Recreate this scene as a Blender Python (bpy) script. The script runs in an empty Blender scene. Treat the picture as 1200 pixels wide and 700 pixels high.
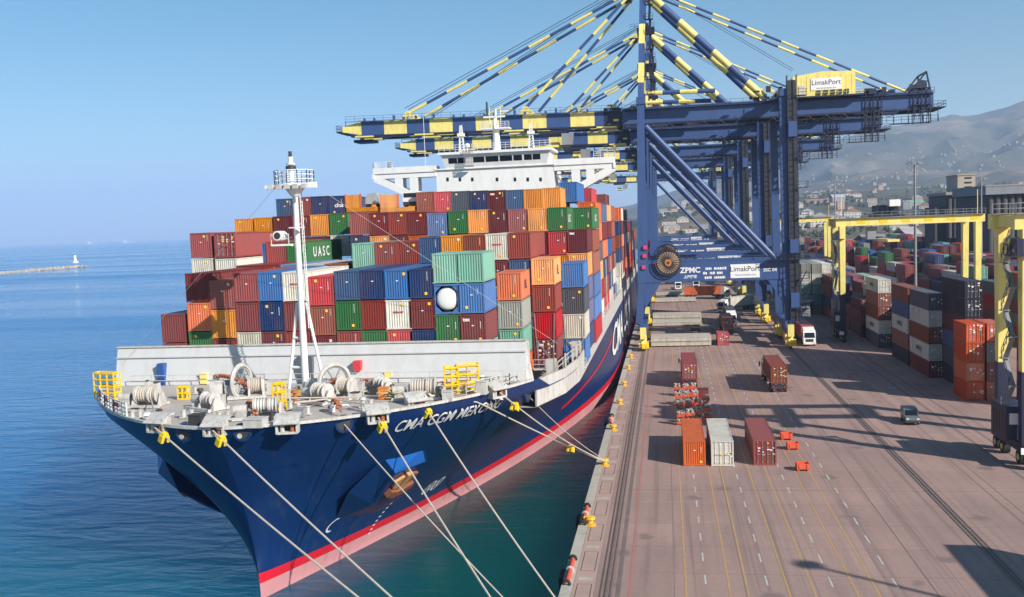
import bpy, bmesh, math, random
from mathutils import Vector, Matrix
random.seed(7)
C = bpy.context.scene.collection
scene = bpy.context.scene
# ------------------------------------------------------------------ camera
F_PX, YAW, PITCH, ROLL, CAM_H = 1109.05, -0.1626, 0.0773, -0.0388, 27.63
cy, sy, cp, sp = math.cos(YAW), math.sin(YAW), math.cos(PITCH), math.sin(PITCH)
FWD = Vector((sy * cp, cy * cp, -sp))
R0 = Vector((cy, -sy, 0))
U0 = R0.cross(FWD)
RGT = math.cos(ROLL) * R0 + math.sin(ROLL) * U0
UPV = -math.sin(ROLL) * R0 + math.cos(ROLL) * U0
EYE = Vector((0, 0, CAM_H))
cam_data = bpy.data.cameras.new('camera')
cam = bpy.data.objects.new('camera', cam_data)
C.objects.link(cam)
cam_data.sensor_width = 36
cam_data.lens = 36 * F_PX / 1200
cam_data.clip_start, cam_data.clip_end = 1, 80000
M = Matrix((RGT, UPV, -FWD)).transposed().to_4x4()
M.translation = EYE
cam.matrix_world = M
scene.camera = cam


def at(px, py, X=None, Y=None, Z=None):
    """photo position -> world point on the plane X, Y or Z = const (survey of the photo)"""
    d = FWD + (px - 600) / F_PX * RGT - (py - 350) / F_PX * UPV
    if X is not None: t = X / d.x
    elif Y is not None: t = Y / d.y
    else: t = (Z - CAM_H) / d.z
    return EYE + d * t


# ------------------------------------------------------------------ light
SUN = Vector((4.2, -3.0, 2.95)).normalized()          # towards the sun
world = bpy.data.worlds.new('World')
scene.world = world
world.use_nodes = True
wn = world.node_tree
sky = wn.nodes.new('ShaderNodeTexSky')
sky.sky_type = 'NISHITA'
sky.sun_disc = False
sky.sun_elevation = math.asin(SUN.z)
sky.sun_rotation = math.atan2(SUN.x, SUN.y)
sky.altitude = 0
sky.air_density, sky.dust_density, sky.ozone_density = 1.0, 0.3, 2.2
wn.nodes['Background'].inputs['Strength'].default_value = 0.07
hsv = wn.nodes.new('ShaderNodeHueSaturation')
hsv.inputs['Saturation'].default_value = 1.35
hsv.inputs['Hue'].default_value = 0.484
wn.links.new(sky.outputs[0], hsv.inputs['Color'])
wn.links.new(hsv.outputs[0], wn.nodes['Background'].inputs['Color'])
sd = bpy.data.lights.new('sun', 'SUN')
sd.energy, sd.angle, sd.color = 5.0, math.radians(0.53), (1.0, 0.93, 0.84)
so = bpy.data.objects.new('sun', sd)
C.objects.link(so)
so.rotation_euler = SUN.to_track_quat('Z', 'Y').to_euler()
scene.view_settings.view_transform = 'Standard'
scene.view_settings.look = 'None'
scene.view_settings.gamma = 1
scene.view_settings.exposure = 0.58
scene.cycles.volume_bounces = 3
scene.cycles.max_bounces = 6
HAZE_DENSITY = 0.0001
HAZE_COLOR = (0.55, 0.74, 1.0, 1)


# ------------------------------------------------------------------ materials
def lin(c):
    return c / 12.92 if c <= 0.04045 else ((c + 0.055) / 1.055) ** 2.4


def srgb(r, g, b, k=1.0):
    return (lin(r / 255) * k, lin(g / 255) * k, lin(b / 255) * k)


MATS = {}


def paint(name, rgb, rough=0.5, metal=0.0, dirt=0.25, scale=0.6, dirt_rgb=(0.10, 0.075, 0.055), vary=0.0, streak=True, spec=0.5):
    """painted surface with uneven weathering"""
    if name in MATS: return MATS[name]
    m = bpy.data.materials.new(name)
    m.use_nodes = True
    n, l = m.node_tree.nodes, m.node_tree.links
    b = n['Principled BSDF']
    b.inputs['Roughness'].default_value = rough
    b.inputs['Metallic'].default_value = metal
    b.inputs['Specular IOR Level'].default_value = spec
    tc = n.new('ShaderNodeTexCoord')
    mp = n.new('ShaderNodeMapping')
    mp.inputs['Scale'].default_value = (1, 1, 0.3 if streak else 1)
    l.new(tc.outputs['Object'], mp.inputs['Vector'])
    no = n.new('ShaderNodeTexNoise')
    no.inputs['Scale'].default_value = scale
    no.inputs['Detail'].default_value = 7
    no.inputs['Roughness'].default_value = 0.65
    l.new(mp.outputs[0], no.inputs['Vector'])
    rp = n.new('ShaderNodeMapRange')
    rp.inputs[1].default_value, rp.inputs[2].default_value = 0.45, 0.8
    rp.inputs[3].default_value, rp.inputs[4].default_value = 0, dirt
    l.new(no.outputs[0], rp.inputs[0])
    mx = n.new('ShaderNodeMix')
    mx.data_type = 'RGBA'
    mx.inputs[6].default_value = (*rgb, 1)
    mx.inputs[7].default_value = (*dirt_rgb, 1)
    l.new(rp.outputs[0], mx.inputs[0])
    out = mx.outputs[2]
    if vary:
        n5 = n.new('ShaderNodeTexNoise'); n5.inputs['Scale'].default_value = 4.5; n5.inputs['Detail'].default_value = 6; n5.inputs['Roughness'].default_value = .7
        va = n.new('ShaderNodeVectorMath'); va.operation = 'ADD'
        oi2 = n.new('ShaderNodeObjectInfo')
        l.new(tc.outputs['Object'], va.inputs[0]); l.new(oi2.outputs['Location'], va.inputs[1])
        l.new(va.outputs[0], n5.inputs['Vector']); l.new(va.outputs[0], mp.inputs['Vector'])
        r5 = n.new('ShaderNodeMapRange'); r5.inputs[1].default_value, r5.inputs[2].default_value = .60, .72; r5.inputs[4].default_value = .55
        l.new(n5.outputs[0], r5.inputs[0])
        m5 = n.new('ShaderNodeMix'); m5.data_type = 'RGBA'; m5.inputs[7].default_value = (.12, .06, .04, 1)
        l.new(r5.outputs[0], m5.inputs[0]); l.new(out, m5.inputs[6])
        out = m5.outputs[2]
        oi = n.new('ShaderNodeObjectInfo')
        mr = n.new('ShaderNodeMapRange')
        mr.inputs[3].default_value, mr.inputs[4].default_value = 1 - vary, 1 + vary * 0.6
        l.new(oi.outputs['Random'], mr.inputs[0])
        hs = n.new('ShaderNodeHueSaturation')
        l.new(mr.outputs[0], hs.inputs['Value'])
        mr2 = n.new('ShaderNodeMapRange')
        mr2.inputs[3].default_value, mr2.inputs[4].default_value = 1.06, 0.84
        l.new(oi.outputs['Random'], mr2.inputs[0])
        l.new(mr2.outputs[0], hs.inputs['Saturation'])
        l.new(out, hs.inputs['Color'])
        out = hs.outputs[0]
    l.new(out, b.inputs['Base Color'])
    MATS[name] = m
    return m


CRANE_BLUE = paint('crane_blue', srgb(58, 84, 134), 0.42, dirt=0.45, scale=.9, dirt_rgb=(.05, .05, .055))
CRANE_DARK = paint('crane_dark', srgb(28, 38, 68), 0.5, dirt=0.4)
CRANE_YELLOW = paint('crane_yellow', srgb(240, 222, 128), 0.45, dirt=0.45, scale=.9, dirt_rgb=(.25, .18, .09))
BRIGHT_YELLOW = paint('bright_yellow', srgb(242, 204, 30), 0.5, dirt=0.15)
WHITE = paint('white_paint', (0.80, 0.80, 0.78), 0.45, dirt=0.3, dirt_rgb=(0.42, 0.33, 0.24), scale=.9)
OFFWHITE = paint('off_white', (0.54, 0.53, 0.50), 0.55, dirt=0.8, dirt_rgb=(0.26, 0.18, 0.12), scale=2.2)
SIGNWHITE = paint('sign_white', (0.8, 0.8, 0.8), 0.5, dirt=0.03)
BREAKW = paint('breakwater_paint', (0.57, 0.58, 0.585), 0.5, dirt=0.4, dirt_rgb=(0.38, 0.33, 0.27), scale=0.9)


def hull_paint(name, rgb, rough, streak, seam=0.8):
    """ship side: welded plates, vertical run-off streaks, scuffs"""
    m = paint(name, rgb, rough, dirt=0.35, dirt_rgb=tuple(c * 1.5 + .01 for c in rgb), scale=0.22)
    n, l = m.node_tree.nodes, m.node_tree.links
    b = n['Principled BSDF']
    src = b.inputs['Base Color'].links[0].from_socket
    tc = n.new('ShaderNodeTexCoord')
    mp = n.new('ShaderNodeMapping'); mp.inputs['Scale'].default_value = (1.3, 1.3, 0.05)
    l.new(tc.outputs['Object'], mp.inputs[0])
    no = n.new('ShaderNodeTexNoise'); no.inputs['Scale'].default_value = 1.0; no.inputs['Detail'].default_value = 6
    l.new(mp.outputs[0], no.inputs['Vector'])
    no2 = n.new('ShaderNodeTexNoise'); no2.inputs['Scale'].default_value = 0.12; no2.inputs['Detail'].default_value = 3
    l.new(tc.outputs['Object'], no2.inputs['Vector'])
    r1 = n.new('ShaderNodeMapRange'); r1.inputs[1].default_value, r1.inputs[2].default_value = .52, .78
    l.new(no.outputs[0], r1.inputs[0])
    r2 = n.new('ShaderNodeMapRange'); r2.inputs[1].default_value, r2.inputs[2].default_value = .42, .66; r2.inputs[4].default_value = .8
    l.new(no2.outputs[0], r2.inputs[0])
    mu = n.new('ShaderNodeMath'); mu.operation = 'MULTIPLY'
    l.new(r1.outputs[0], mu.inputs[0]); l.new(r2.outputs[0], mu.inputs[1])
    mx = n.new('ShaderNodeMix'); mx.data_type = 'RGBA'; mx.inputs[7].default_value = (*streak, 1)
    l.new(mu.outputs[0], mx.inputs[0]); l.new(src, mx.inputs[6])
    sp = n.new('ShaderNodeSeparateXYZ'); l.new(tc.outputs['Object'], sp.inputs[0])
    cb = n.new('ShaderNodeCombineXYZ'); l.new(sp.outputs[1], cb.inputs[0]); l.new(sp.outputs[2], cb.inputs[1])
    br = n.new('ShaderNodeTexBrick'); br.inputs['Scale'].default_value = 1; br.inputs['Brick Width'].default_value = 7.5; br.inputs['Row Height'].default_value = 2.4
    br.inputs['Mortar Size'].default_value = 0.03; br.inputs['Mortar Smooth'].default_value = .6
    br.inputs['Color1'].default_value = (1, 1, 1, 1); br.inputs['Color2'].default_value = (.9, .9, .9, 1); br.inputs['Mortar'].default_value = (seam, seam, seam, 1)
    l.new(cb.outputs[0], br.inputs['Vector'])
    m2 = n.new('ShaderNodeMix'); m2.data_type = 'RGBA'; m2.blend_type = 'MULTIPLY'; m2.inputs[0].default_value = 1
    l.new(mx.outputs[2], m2.inputs[6]); l.new(br.outputs[0], m2.inputs[7])
    l.new(m2.outputs[2], b.inputs['Base Color'])
    bp = n.new('ShaderNodeBump'); bp.inputs['Strength'].default_value = .25; bp.inputs['Distance'].default_value = .12
    no3 = n.new('ShaderNodeTexNoise'); no3.inputs['Scale'].default_value = .55; no3.inputs['Detail'].default_value = 2
    l.new(tc.outputs['Object'], no3.inputs['Vector']); l.new(no3.outputs[0], bp.inputs['Height']); l.new(bp.outputs[0], b.inputs['Normal'])
    return m


HULLBLUE = hull_paint('hull_blue', srgb(13, 46, 98), 0.38, srgb(70, 72, 82), .6)
BOLSTER_SUNLIT = paint('bolster_sunlit_blue', srgb(40, 104, 190), 0.4, dirt=0.2, dirt_rgb=srgb(30, 44, 72), scale=0.5)  # hull blue made lighter: sunlight painted into the bolster's top face
HULLRED = hull_paint('hull_red', srgb(206, 26, 44), 0.42, srgb(150, 52, 52), .85)
HULLPINK = hull_paint('hull_antifoul', srgb(190, 132, 134), 0.6, srgb(140, 92, 88), .88)
DECK = paint('deck_paint', (0.47, 0.43, 0.39), 0.7, dirt=0.55, dirt_rgb=(0.27, 0.2, 0.15), scale=0.5, streak=False)
RUST = paint('rust', srgb(165, 96, 62), 0.8, dirt=0.6, dirt_rgb=srgb(95, 50, 35), scale=1.5)
ANCHOR = paint('anchor_rust', srgb(136, 82, 56), 0.85, dirt=0.8, dirt_rgb=srgb(66, 44, 36), scale=1.2)
ROPE = paint('rope', (0.52, 0.45, 0.38), 0.9, dirt=0.3, scale=3)
STEELDARK = paint('dark_steel', (0.035, 0.037, 0.042), 0.5, dirt=0.4)
RUBBER = paint('rubber', (0.018, 0.018, 0.019), 0.8, dirt=0.4, dirt_rgb=(0.08, 0.07, 0.06))
GREYSTEEL = paint('grey_steel', (0.26, 0.27, 0.28), 0.45, dirt=0.4)
REDBOX = paint('bin_red', srgb(224, 92, 58), 0.55, dirt=0.35)
CONCRETE = paint('pale_concrete', (0.46, 0.43, 0.37), 0.85, dirt=0.4, scale=0.8, streak=False)
HATCH = paint('hatch_paint', (0.50, 0.46, 0.39), 0.75, dirt=0.5, scale=0.9)
LETTER = paint('letter_white', (0.78, 0.78, 0.78), 0.5, dirt=0.05)
LETTERDARK = paint('letter_dark', (0.03, 0.04, 0.08), 0.5, dirt=0.05)
STICKY = paint('sticker_yellow', srgb(250, 205, 70), 0.5, dirt=0.1)
GLASS = paint('dark_glass', (0.012, 0.016, 0.022), 0.08, dirt=0.0)
FENDERRED = paint('fender_red', srgb(214, 84, 60), 0.6, dirt=0.3)
PILE = paint('quay_wall', (0.07, 0.065, 0.06), 0.9, dirt=0.6, dirt_rgb=(0.03, 0.04, 0.03), scale=0.7)
BLUEBOX = paint('panel_blue', srgb(40, 84, 150), 0.5)
SILVER = paint('silver_paint', (0.34, 0.35, 0.34), 0.3, metal=0.3, dirt=0.1)
LAMPGLASS = paint('lamp_glass', (0.7, 0.7, 0.68), 0.15, dirt=0)

CC = {  # container paints (photo sRGB of the lit faces, toned to paint values)
    'dark red': (124, 40, 44), 'brown red': (150, 62, 54), 'dusty red': (160, 72, 72), 'bright red': (196, 34, 46), 'maroon': (104, 34, 44),
    'orange': (226, 112, 58), 'yellow': (232, 146, 32), 'green': (34, 112, 56), 'blue': (34, 108, 178), 'navy': (32, 60, 112),
    'light blue': (84, 124, 182), 'steel blue': (58, 92, 134), 'mint green': (126, 186, 164), 'white': (216, 212, 198), 'grey': (150, 152, 144),
    'slate grey': (84, 92, 104), 'rust brown': (150, 72, 50), 'purple grey': (104, 104, 150), 'teal': (70, 150, 170), 'vivid orange': (222, 90, 40), 'dark navy': (30, 38, 60),
}


def cmat(c):
    return paint('container_' + c.replace(' ', '_'), srgb(*CC[c], k=0.92), 0.5, dirt=0.6, scale=0.8, vary=0.2,
                 dirt_rgb=(0.13, 0.075, 0.05) if c not in ('white', 'mint green', 'grey') else (0.24, 0.17, 0.11))


# ------------------------------------------------------------------ mesh helpers
class MB:
    def __init__(s):
        s.v, s.f, s.m, s.mats = [], [], [], []

    def mi(s, mat):
        if mat not in s.mats: s.mats.append(mat)
        return s.mats.index(mat)

    def face(s, pts, mat):
        i = len(s.v)
        s.v += [Vector(p) for p in pts]
        s.f.append(tuple(range(i, i + len(pts))))
        s.m.append(s.mi(mat))

    def mesh(s, vs, fs, mat):
        i = len(s.v)
        s.v += [Vector(p) for p in vs]
        k = s.mi(mat)
        for f in fs:
            s.f.append(tuple(i + j for j in f))
            s.m.append(k)

    def box(s, x0, x1, y0, y1, z0, z1, mat):
        vs = [(x, y, z) for z in (z0, z1) for y in (y0, y1) for x in (x0, x1)]
        s.mesh(vs, [(0, 2, 3, 1), (4, 5, 7, 6), (0, 1, 5, 4), (2, 6, 7, 3), (0, 4, 6, 2), (1, 3, 7, 5)], mat)

    def cbox(s, c, w, d, h, mat):
        s.box(c[0] - w / 2, c[0] + w / 2, c[1] - d / 2, c[1] + d / 2, c[2], c[2] + h, mat)

    def beam(s, p, q, w, h, mat, up=(0, 0, 1), w2=None, h2=None):
        p, q = Vector(p), Vector(q)
        d = (q - p).normalized()
        u = Vector(up)
        if abs(d.dot(u)) > 0.98: u = Vector((0, 1, 0))
        a = d.cross(u).normalized()
        b = a.cross(d)
        w2 = w if w2 is None else w2
        h2 = h if h2 is None else h2
        vs = []
        for o, ww, hh in ((p, w, h), (q, w2, h2)):
            for sx, sz in ((-1, -1), (1, -1), (1, 1), (-1, 1)):
                vs.append(o + a * sx * ww / 2 + b * sz * hh / 2)
        s.mesh(vs, [(3, 2, 1, 0), (4, 5, 6, 7), (0, 1, 5, 4), (1, 2, 6, 5), (2, 3, 7, 6), (3, 0, 4, 7)], mat)

    def tube(s, p, q, r, mat, n=8, r2=None):
        p, q = Vector(p), Vector(q)
        d = (q - p).normalized()
        u = Vector((0, 0, 1)) if abs(d.z) < 0.9 else Vector((1, 0, 0))
        a = d.cross(u).normalized()
        b = a.cross(d)
        r2 = r if r2 is None else r2
        vs = []
        for o, rr in ((p, r), (q, r2)):
            for k in range(n):
                t = 2 * math.pi * k / n
                vs.append(o + (a * math.cos(t) + b * math.sin(t)) * rr)
        fs = [(k, (k + 1) % n, n + (k + 1) % n, n + k) for k in range(n)]
        fs += [tuple(range(n - 1, -1, -1)), tuple(range(n, 2 * n))]
        s.mesh(vs, fs, mat)

    def path(s, pts, r, mat, n=6):
        for a, b in zip(pts[:-1], pts[1:]): s.tube(a, b, r, mat, n)

    def prism(s, pts, vec, mat):
        pts = [Vector(p) for p in pts]
        vec = Vector(vec)
        n = len(pts)
        vs = pts + [p + vec for p in pts]
        fs = [tuple(range(n - 1, -1, -1)), tuple(range(n, 2 * n))] + [(k, (k + 1) % n, n + (k + 1) % n, n + k) for k in range(n)]
        s.mesh(vs, fs, mat)

    def ring(s, c, axis, r, rt, mat, n=20, m=6):
        c, axis = Vector(c), Vector(axis).normalized()
        u = Vector((0, 0, 1)) if abs(axis.z) < 0.9 else Vector((1, 0, 0))
        a = axis.cross(u).normalized()
        b = a.cross(axis)
        vs, fs = [], []
        for i in range(n):
            t = 2 * math.pi * i / n
            rad = a * math.cos(t) + b * math.sin(t)
            for j in range(m):
                p = 2 * math.pi * j / m
                vs.append(c + rad * (r + rt * math.cos(p)) + axis * rt * math.sin(p))
        for i in range(n):
            for j in range(m):
                fs.append((i * m + j, ((i + 1) % n) * m + j, ((i + 1) % n) * m + (j + 1) % m, i * m + (j + 1) % m))
        s.mesh(vs, fs, mat)

    def rail(s, pts, h, mat, step=2.0, t=0.05, bars=2):
        """handrail along pts"""
        for a, b in zip(pts[:-1], pts[1:]):
            a, b = Vector(a), Vector(b)
            n = max(1, int((b - a).length / step))
            for k in range(n + 1):
                p = a.lerp(b, k / n)
                s.beam(p, p + Vector((0, 0, h)), t, t, mat)
            for k in range(bars):
                dz = Vector((0, 0, h * (k + 1) / bars))
                s.beam(a + dz, b + dz, t, t, mat)

    def build(s, name, parent=None, world=True, smooth=True):
        off = Vector((0, 0, 0))
        if world:
            p = parent
            while p is not None:
                off += p.location
                p = p.parent
        me = bpy.data.meshes.new(name)
        me.from_pydata([tuple(v - off) for v in s.v], [], s.f)
        for m in s.mats: me.materials.append(m)
        me.polygons.foreach_set('material_index', s.m)
        if smooth:
            me.polygons.foreach_set('use_smooth', [True] * len(me.polygons))
            me.set_sharp_from_angle(angle=math.radians(35))
        o = bpy.data.objects.new(name, me)
        C.objects.link(o)
        if parent is not None: o.parent = parent
        return o


def tag(o, label=None, cat=None, group=None, kind=None):
    if label: o['label'] = label
    if cat: o['category'] = cat
    if group: o['group'] = group
    if kind: o['kind'] = kind
    return o


def empty(name, loc, label, cat, group=None, rz=0):
    o = bpy.data.objects.new(name, None)
    o.empty_display_size = 0.5
    C.objects.link(o)
    o.location = loc
    o.rotation_euler = (0, 0, rz)
    return tag(o, label, cat, group)


def copy_tree(o, parent=None):
    c = o.copy()
    C.objects.link(c)
    c.parent = parent
    for ch in list(o.children): copy_tree(ch, c)
    return c


TEXTS = {}


def text_geo(body, size, shear=0.0, bold=0.0):
    """flat letter shapes: vertices (x right, y up) centred, faces"""
    key = (body, size, shear, bold)
    if key in TEXTS: return TEXTS[key]
    cu = bpy.data.curves.new('letters', 'FONT')
    cu.body, cu.size, cu.shear, cu.offset = body, size, shear, bold
    cu.align_x, cu.align_y = 'CENTER', 'CENTER'
    cu.resolution_u = 3
    o = bpy.data.objects.new('letters', cu)
    C.objects.link(o)
    dg = bpy.context.evaluated_depsgraph_get()
    me = bpy.data.meshes.new_from_object(o.evaluated_get(dg))
    r = ([tuple(v.co) for v in me.vertices], [tuple(p.vertices) for p in me.polygons])
    bpy.data.objects.remove(o)
    bpy.data.curves.remove(cu)
    bpy.data.meshes.remove(me)
    TEXTS[key] = r
    return r


def put_text(mb, body, size, origin, right, up, mat, shear=0.0, bold=0.0, sx=1.0):
    vs, fs = text_geo(body, size, shear, bold)
    o, r, u = Vector(origin), Vector(right), Vector(up)
    mb.mesh([o + r * v[0] * sx + u * v[1] for v in vs], fs, mat)


ORD = ['first', 'second', 'third', 'fourth', 'fifth', 'sixth', 'seventh', 'eighth', 'ninth', 'tenth', 'eleventh', 'twelfth', 'thirteenth',
       'fourteenth', 'fifteenth', 'sixteenth', 'seventeenth', 'eighteenth', 'nineteenth', 'twentieth']
ORD += ['twenty-' + o for o in ORD[:9]] + ['thirtieth'] + ['thirty-' + o for o in ORD[:9]]


# ================================================================== SETTING
def nmat(name):
    m = bpy.data.materials.new(name)
    m.use_nodes = True
    return m, m.node_tree.nodes, m.node_tree.links, m.node_tree.nodes['Principled BSDF']


WATER_Z = -2.5
QX = -8.2                                             # quay edge


def water_material():
    m, n, l, b = nmat('sea_water')
    tc = n.new('ShaderNodeTexCoord')
    sep = n.new('ShaderNodeSeparateXYZ')
    l.new(tc.outputs['Object'], sep.inputs[0])
    # colour: open water blue, shoal green beside the quay
    big = n.new('ShaderNodeTexNoise')
    big.inputs['Scale'].default_value = 0.02
    big.inputs['Detail'].default_value = 4
    l.new(tc.outputs['Object'], big.inputs['Vector'])
    ma = n.new('ShaderNodeMath'); ma.operation = 'MULTIPLY_ADD'
    ma.inputs[1].default_value = 30; ma.inputs[2].default_value = -15
    l.new(big.outputs[0], ma.inputs[0])
    ad = n.new('ShaderNodeMath'); ad.operation = 'ADD'
    l.new(sep.outputs[0], ad.inputs[0]); l.new(ma.outputs[0], ad.inputs[1])
    mr = n.new('ShaderNodeMapRange'); mr.interpolation_type = 'SMOOTHSTEP'
    mr.inputs[1].default_value, mr.inputs[2].default_value = -52, -20
    l.new(ad.outputs[0], mr.inputs[0])
    mry = n.new('ShaderNodeMapRange'); mry.interpolation_type = 'SMOOTHSTEP'
    mry.inputs[1].default_value, mry.inputs[2].default_value = 110, 70
    l.new(sep.outputs[1], mry.inputs[0])
    mx0 = n.new('ShaderNodeMath'); mx0.operation = 'MAXIMUM'
    l.new(mr.outputs[0], mx0.inputs[0])
    mm = n.new('ShaderNodeMath'); mm.operation = 'MULTIPLY'; mm.inputs[1].default_value = 0.62
    l.new(mry.outputs[0], mm.inputs[0]); l.new(mm.outputs[0], mx0.inputs[1])
    mx = n.new('ShaderNodeMix'); mx.data_type = 'RGBA'
    mx.inputs[6].default_value = (0.003, 0.155, 0.40, 1)
    mx.inputs[7].default_value = (0.005, 0.105, 0.115, 1)
    l.new(mx0.outputs[0], mx.inputs[0])
    # wind streaks far out
    mp = n.new('ShaderNodeMapping'); mp.inputs['Scale'].default_value = (0.0025, 0.016, 1)
    l.new(tc.outputs['Object'], mp.inputs[0])
    st = n.new('ShaderNodeTexNoise'); st.inputs['Scale'].default_value = 1.0; st.inputs['Detail'].default_value = 4
    l.new(mp.outputs[0], st.inputs['Vector'])
    sr = n.new('ShaderNodeMapRange'); sr.inputs[1].default_value, sr.inputs[2].default_value = 0.35, 0.65
    sr.inputs[3].default_value, sr.inputs[4].default_value = 0.05, 0.26
    l.new(st.outputs[0], sr.inputs[0]); l.new(sr.outputs[0], b.inputs['Roughness'])
    l.new(mx.outputs[2], b.inputs['Base Color'])
    b.inputs['IOR'].default_value = 1.33
    b.subsurface_method = 'BURLEY'
    b.inputs['Subsurface Weight'].default_value = 1.0
    b.inputs['Subsurface Radius'].default_value = (0.35, 0.8, 1.0)
    b.inputs['Subsurface Scale'].default_value = 80.0
    # waves: swell running across + chop
    mp2 = n.new('ShaderNodeMapping'); mp2.inputs['Scale'].default_value = (0.16, 0.42, 1); mp2.inputs['Rotation'].default_value = (0, 0, 0.25)
    l.new(tc.outputs['Object'], mp2.inputs[0])
    w1 = n.new('ShaderNodeTexNoise'); w1.inputs['Scale'].default_value = 1.0; w1.inputs['Detail'].default_value = 5; w1.inputs['Roughness'].default_value = 0.55
    w1.inputs['Distortion'].default_value = 0.4
    l.new(mp2.outputs[0], w1.inputs['Vector'])
    bp = n.new('ShaderNodeBump'); bp.inputs['Strength'].default_value = 0.55; bp.inputs['Distance'].default_value = 0.9
    l.new(w1.outputs[0], bp.inputs['Height'])
    sh = n.new('ShaderNodeMapRange'); sh.interpolation_type = 'SMOOTHSTEP'
    sh.inputs[1].default_value, sh.inputs[2].default_value = -40, -24
    sh.inputs[3].default_value, sh.inputs[4].default_value = 0.9, 0.22
    l.new(sep.outputs[0], sh.inputs[0]); l.new(sh.outputs[0], bp.inputs['Distance'])
    l.new(bp.outputs[0], b.inputs['Normal'])
    return m


mb = MB()
W_MAT = water_material()
mb.face([(-19000, -1500, WATER_Z), (QX + 2, -1500, WATER_Z), (QX + 2, 20000, WATER_Z), (-19000, 20000, WATER_Z)], W_MAT)
tag(mb.build('water', smooth=False), kind='structure')


def ground_material():
    m, n, l, b = nmat('quay_paving')
    tc = n.new('ShaderNodeTexCoord')
    br = n.new('ShaderNodeTexBrick')
    br.inputs['Scale'].default_value = 1.0
    br.inputs['Brick Width'].default_value = 5.2
    br.inputs['Row Height'].default_value = 6.1
    br.inputs['Mortar Size'].default_value = 0.035
    br.inputs['Mortar Smooth'].default_value = 0.3
    br.inputs['Color1'].default_value = (0.415, 0.277, 0.236, 1)
    br.inputs['Color2'].default_value = (0.36, 0.245, 0.212, 1)
    br.inputs['Mortar'].default_value = (0.20, 0.135, 0.12, 1)
    br.offset = 0
    l.new(tc.outputs['Object'], br.inputs['Vector'])
    # broad patches of different paving age, rubber stains running along the lanes
    n1 = n.new('ShaderNodeTexNoise'); n1.inputs['Scale'].default_value = 0.05; n1.inputs['Detail'].default_value = 8; n1.inputs['Roughness'].default_value = 0.65
    l.new(tc.outputs['Object'], n1.inputs['Vector'])
    mp = n.new('ShaderNodeMapping'); mp.inputs['Scale'].default_value = (0.7, 0.05, 1)
    l.new(tc.outputs['Object'], mp.inputs[0])
    n2 = n.new('ShaderNodeTexNoise'); n2.inputs['Scale'].default_value = 1.0; n2.inputs['Detail'].default_value = 6
    l.new(mp.outputs[0], n2.inputs['Vector'])
    r1 = n.new('ShaderNodeMapRange'); r1.inputs[1].default_value, r1.inputs[2].default_value = 0.35, 0.7
    r1.inputs[3].default_value, r1.inputs[4].default_value = 0.0, 0.75
    l.new(n1.outputs[0], r1.inputs[0])
    r2 = n.new('ShaderNodeMapRange'); r2.inputs[1].default_value, r2.inputs[2].default_value = 0.48, 0.75
    r2.inputs[3].default_value, r2.inputs[4].default_value = 0.0, 0.45
    l.new(n2.outputs[0], r2.inputs[0])
    mx = n.new('ShaderNodeMix'); mx.data_type = 'RGBA'
    mx.inputs[7].default_value = (0.26, 0.183, 0.164, 1)
    l.new(br.outputs[0], mx.inputs[6]); l.new(r1.outputs[0], mx.inputs[0])
    mx2 = n.new('ShaderNodeMix'); mx2.data_type = 'RGBA'
    mx2.inputs[7].default_value = (0.21, 0.15, 0.14, 1)
    l.new(mx.outputs[2], mx2.inputs[6]); l.new(r2.outputs[0], mx2.inputs[0])
    # tyre tracks down the lanes, oil spots
    mpt = n.new('ShaderNodeMapping'); mpt.inputs['Scale'].default_value = (1.5, 0.018, 1)
    l.new(tc.outputs['Object'], mpt.inputs[0])
    nt = n.new('ShaderNodeTexNoise'); nt.inputs['Scale'].default_value = 1.0; nt.inputs['Detail'].default_value = 3
    l.new(mpt.outputs[0], nt.inputs['Vector'])
    rt = n.new('ShaderNodeMapRange'); rt.inputs[1].default_value, rt.inputs[2].default_value = .54, .72; rt.inputs[4].default_value = .5
    l.new(nt.outputs[0], rt.inputs[0])
    vo = n.new('ShaderNodeTexVoronoi'); vo.inputs['Scale'].default_value = .16
    l.new(tc.outputs['Object'], vo.inputs['Vector'])
    nd_ = n.new('ShaderNodeTexNoise'); nd_.inputs['Scale'].default_value = 1.1; nd_.inputs['Detail'].default_value = 4
    l.new(tc.outputs['Object'], nd_.inputs['Vector'])
    sm = n.new('ShaderNodeMath'); sm.operation = 'MULTIPLY_ADD'; sm.inputs[1].default_value = -.28
    l.new(nd_.outputs[0], sm.inputs[0]); l.new(vo.outputs['Distance'], sm.inputs[2])
    ro = n.new('ShaderNodeMapRange'); ro.inputs[1].default_value, ro.inputs[2].default_value = 0.03, -.05; ro.inputs[4].default_value = .55
    l.new(sm.outputs[0], ro.inputs[0])
    mxa = n.new('ShaderNodeMath'); mxa.operation = 'MAXIMUM'
    l.new(rt.outputs[0], mxa.inputs[0]); l.new(ro.outputs[0], mxa.inputs[1])
    mx3 = n.new('ShaderNodeMix'); mx3.data_type = 'RGBA'; mx3.inputs[7].default_value = (0.14, 0.112, 0.11, 1)
    l.new(mx2.outputs[2], mx3.inputs[6]); l.new(mxa.outputs[0], mx3.inputs[0])
    mx2 = mx3
    # grain
    n3 = n.new('ShaderNodeTexNoise'); n3.inputs['Scale'].default_value = 2.2; n3.inputs['Detail'].default_value = 5
    l.new(tc.outputs['Object'], n3.inputs['Vector'])
    r3 = n.new('ShaderNodeMapRange'); r3.inputs[3].default_value, r3.inputs[4].default_value = 0.86, 1.12
    l.new(n3.outputs[0], r3.inputs[0])
    hs = n.new('ShaderNodeHueSaturation')
    l.new(r3.outputs[0], hs.inputs['Value']); l.new(mx2.outputs[2], hs.inputs['Color'])
    l.new(hs.outputs[0], b.inputs['Base Color'])
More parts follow.
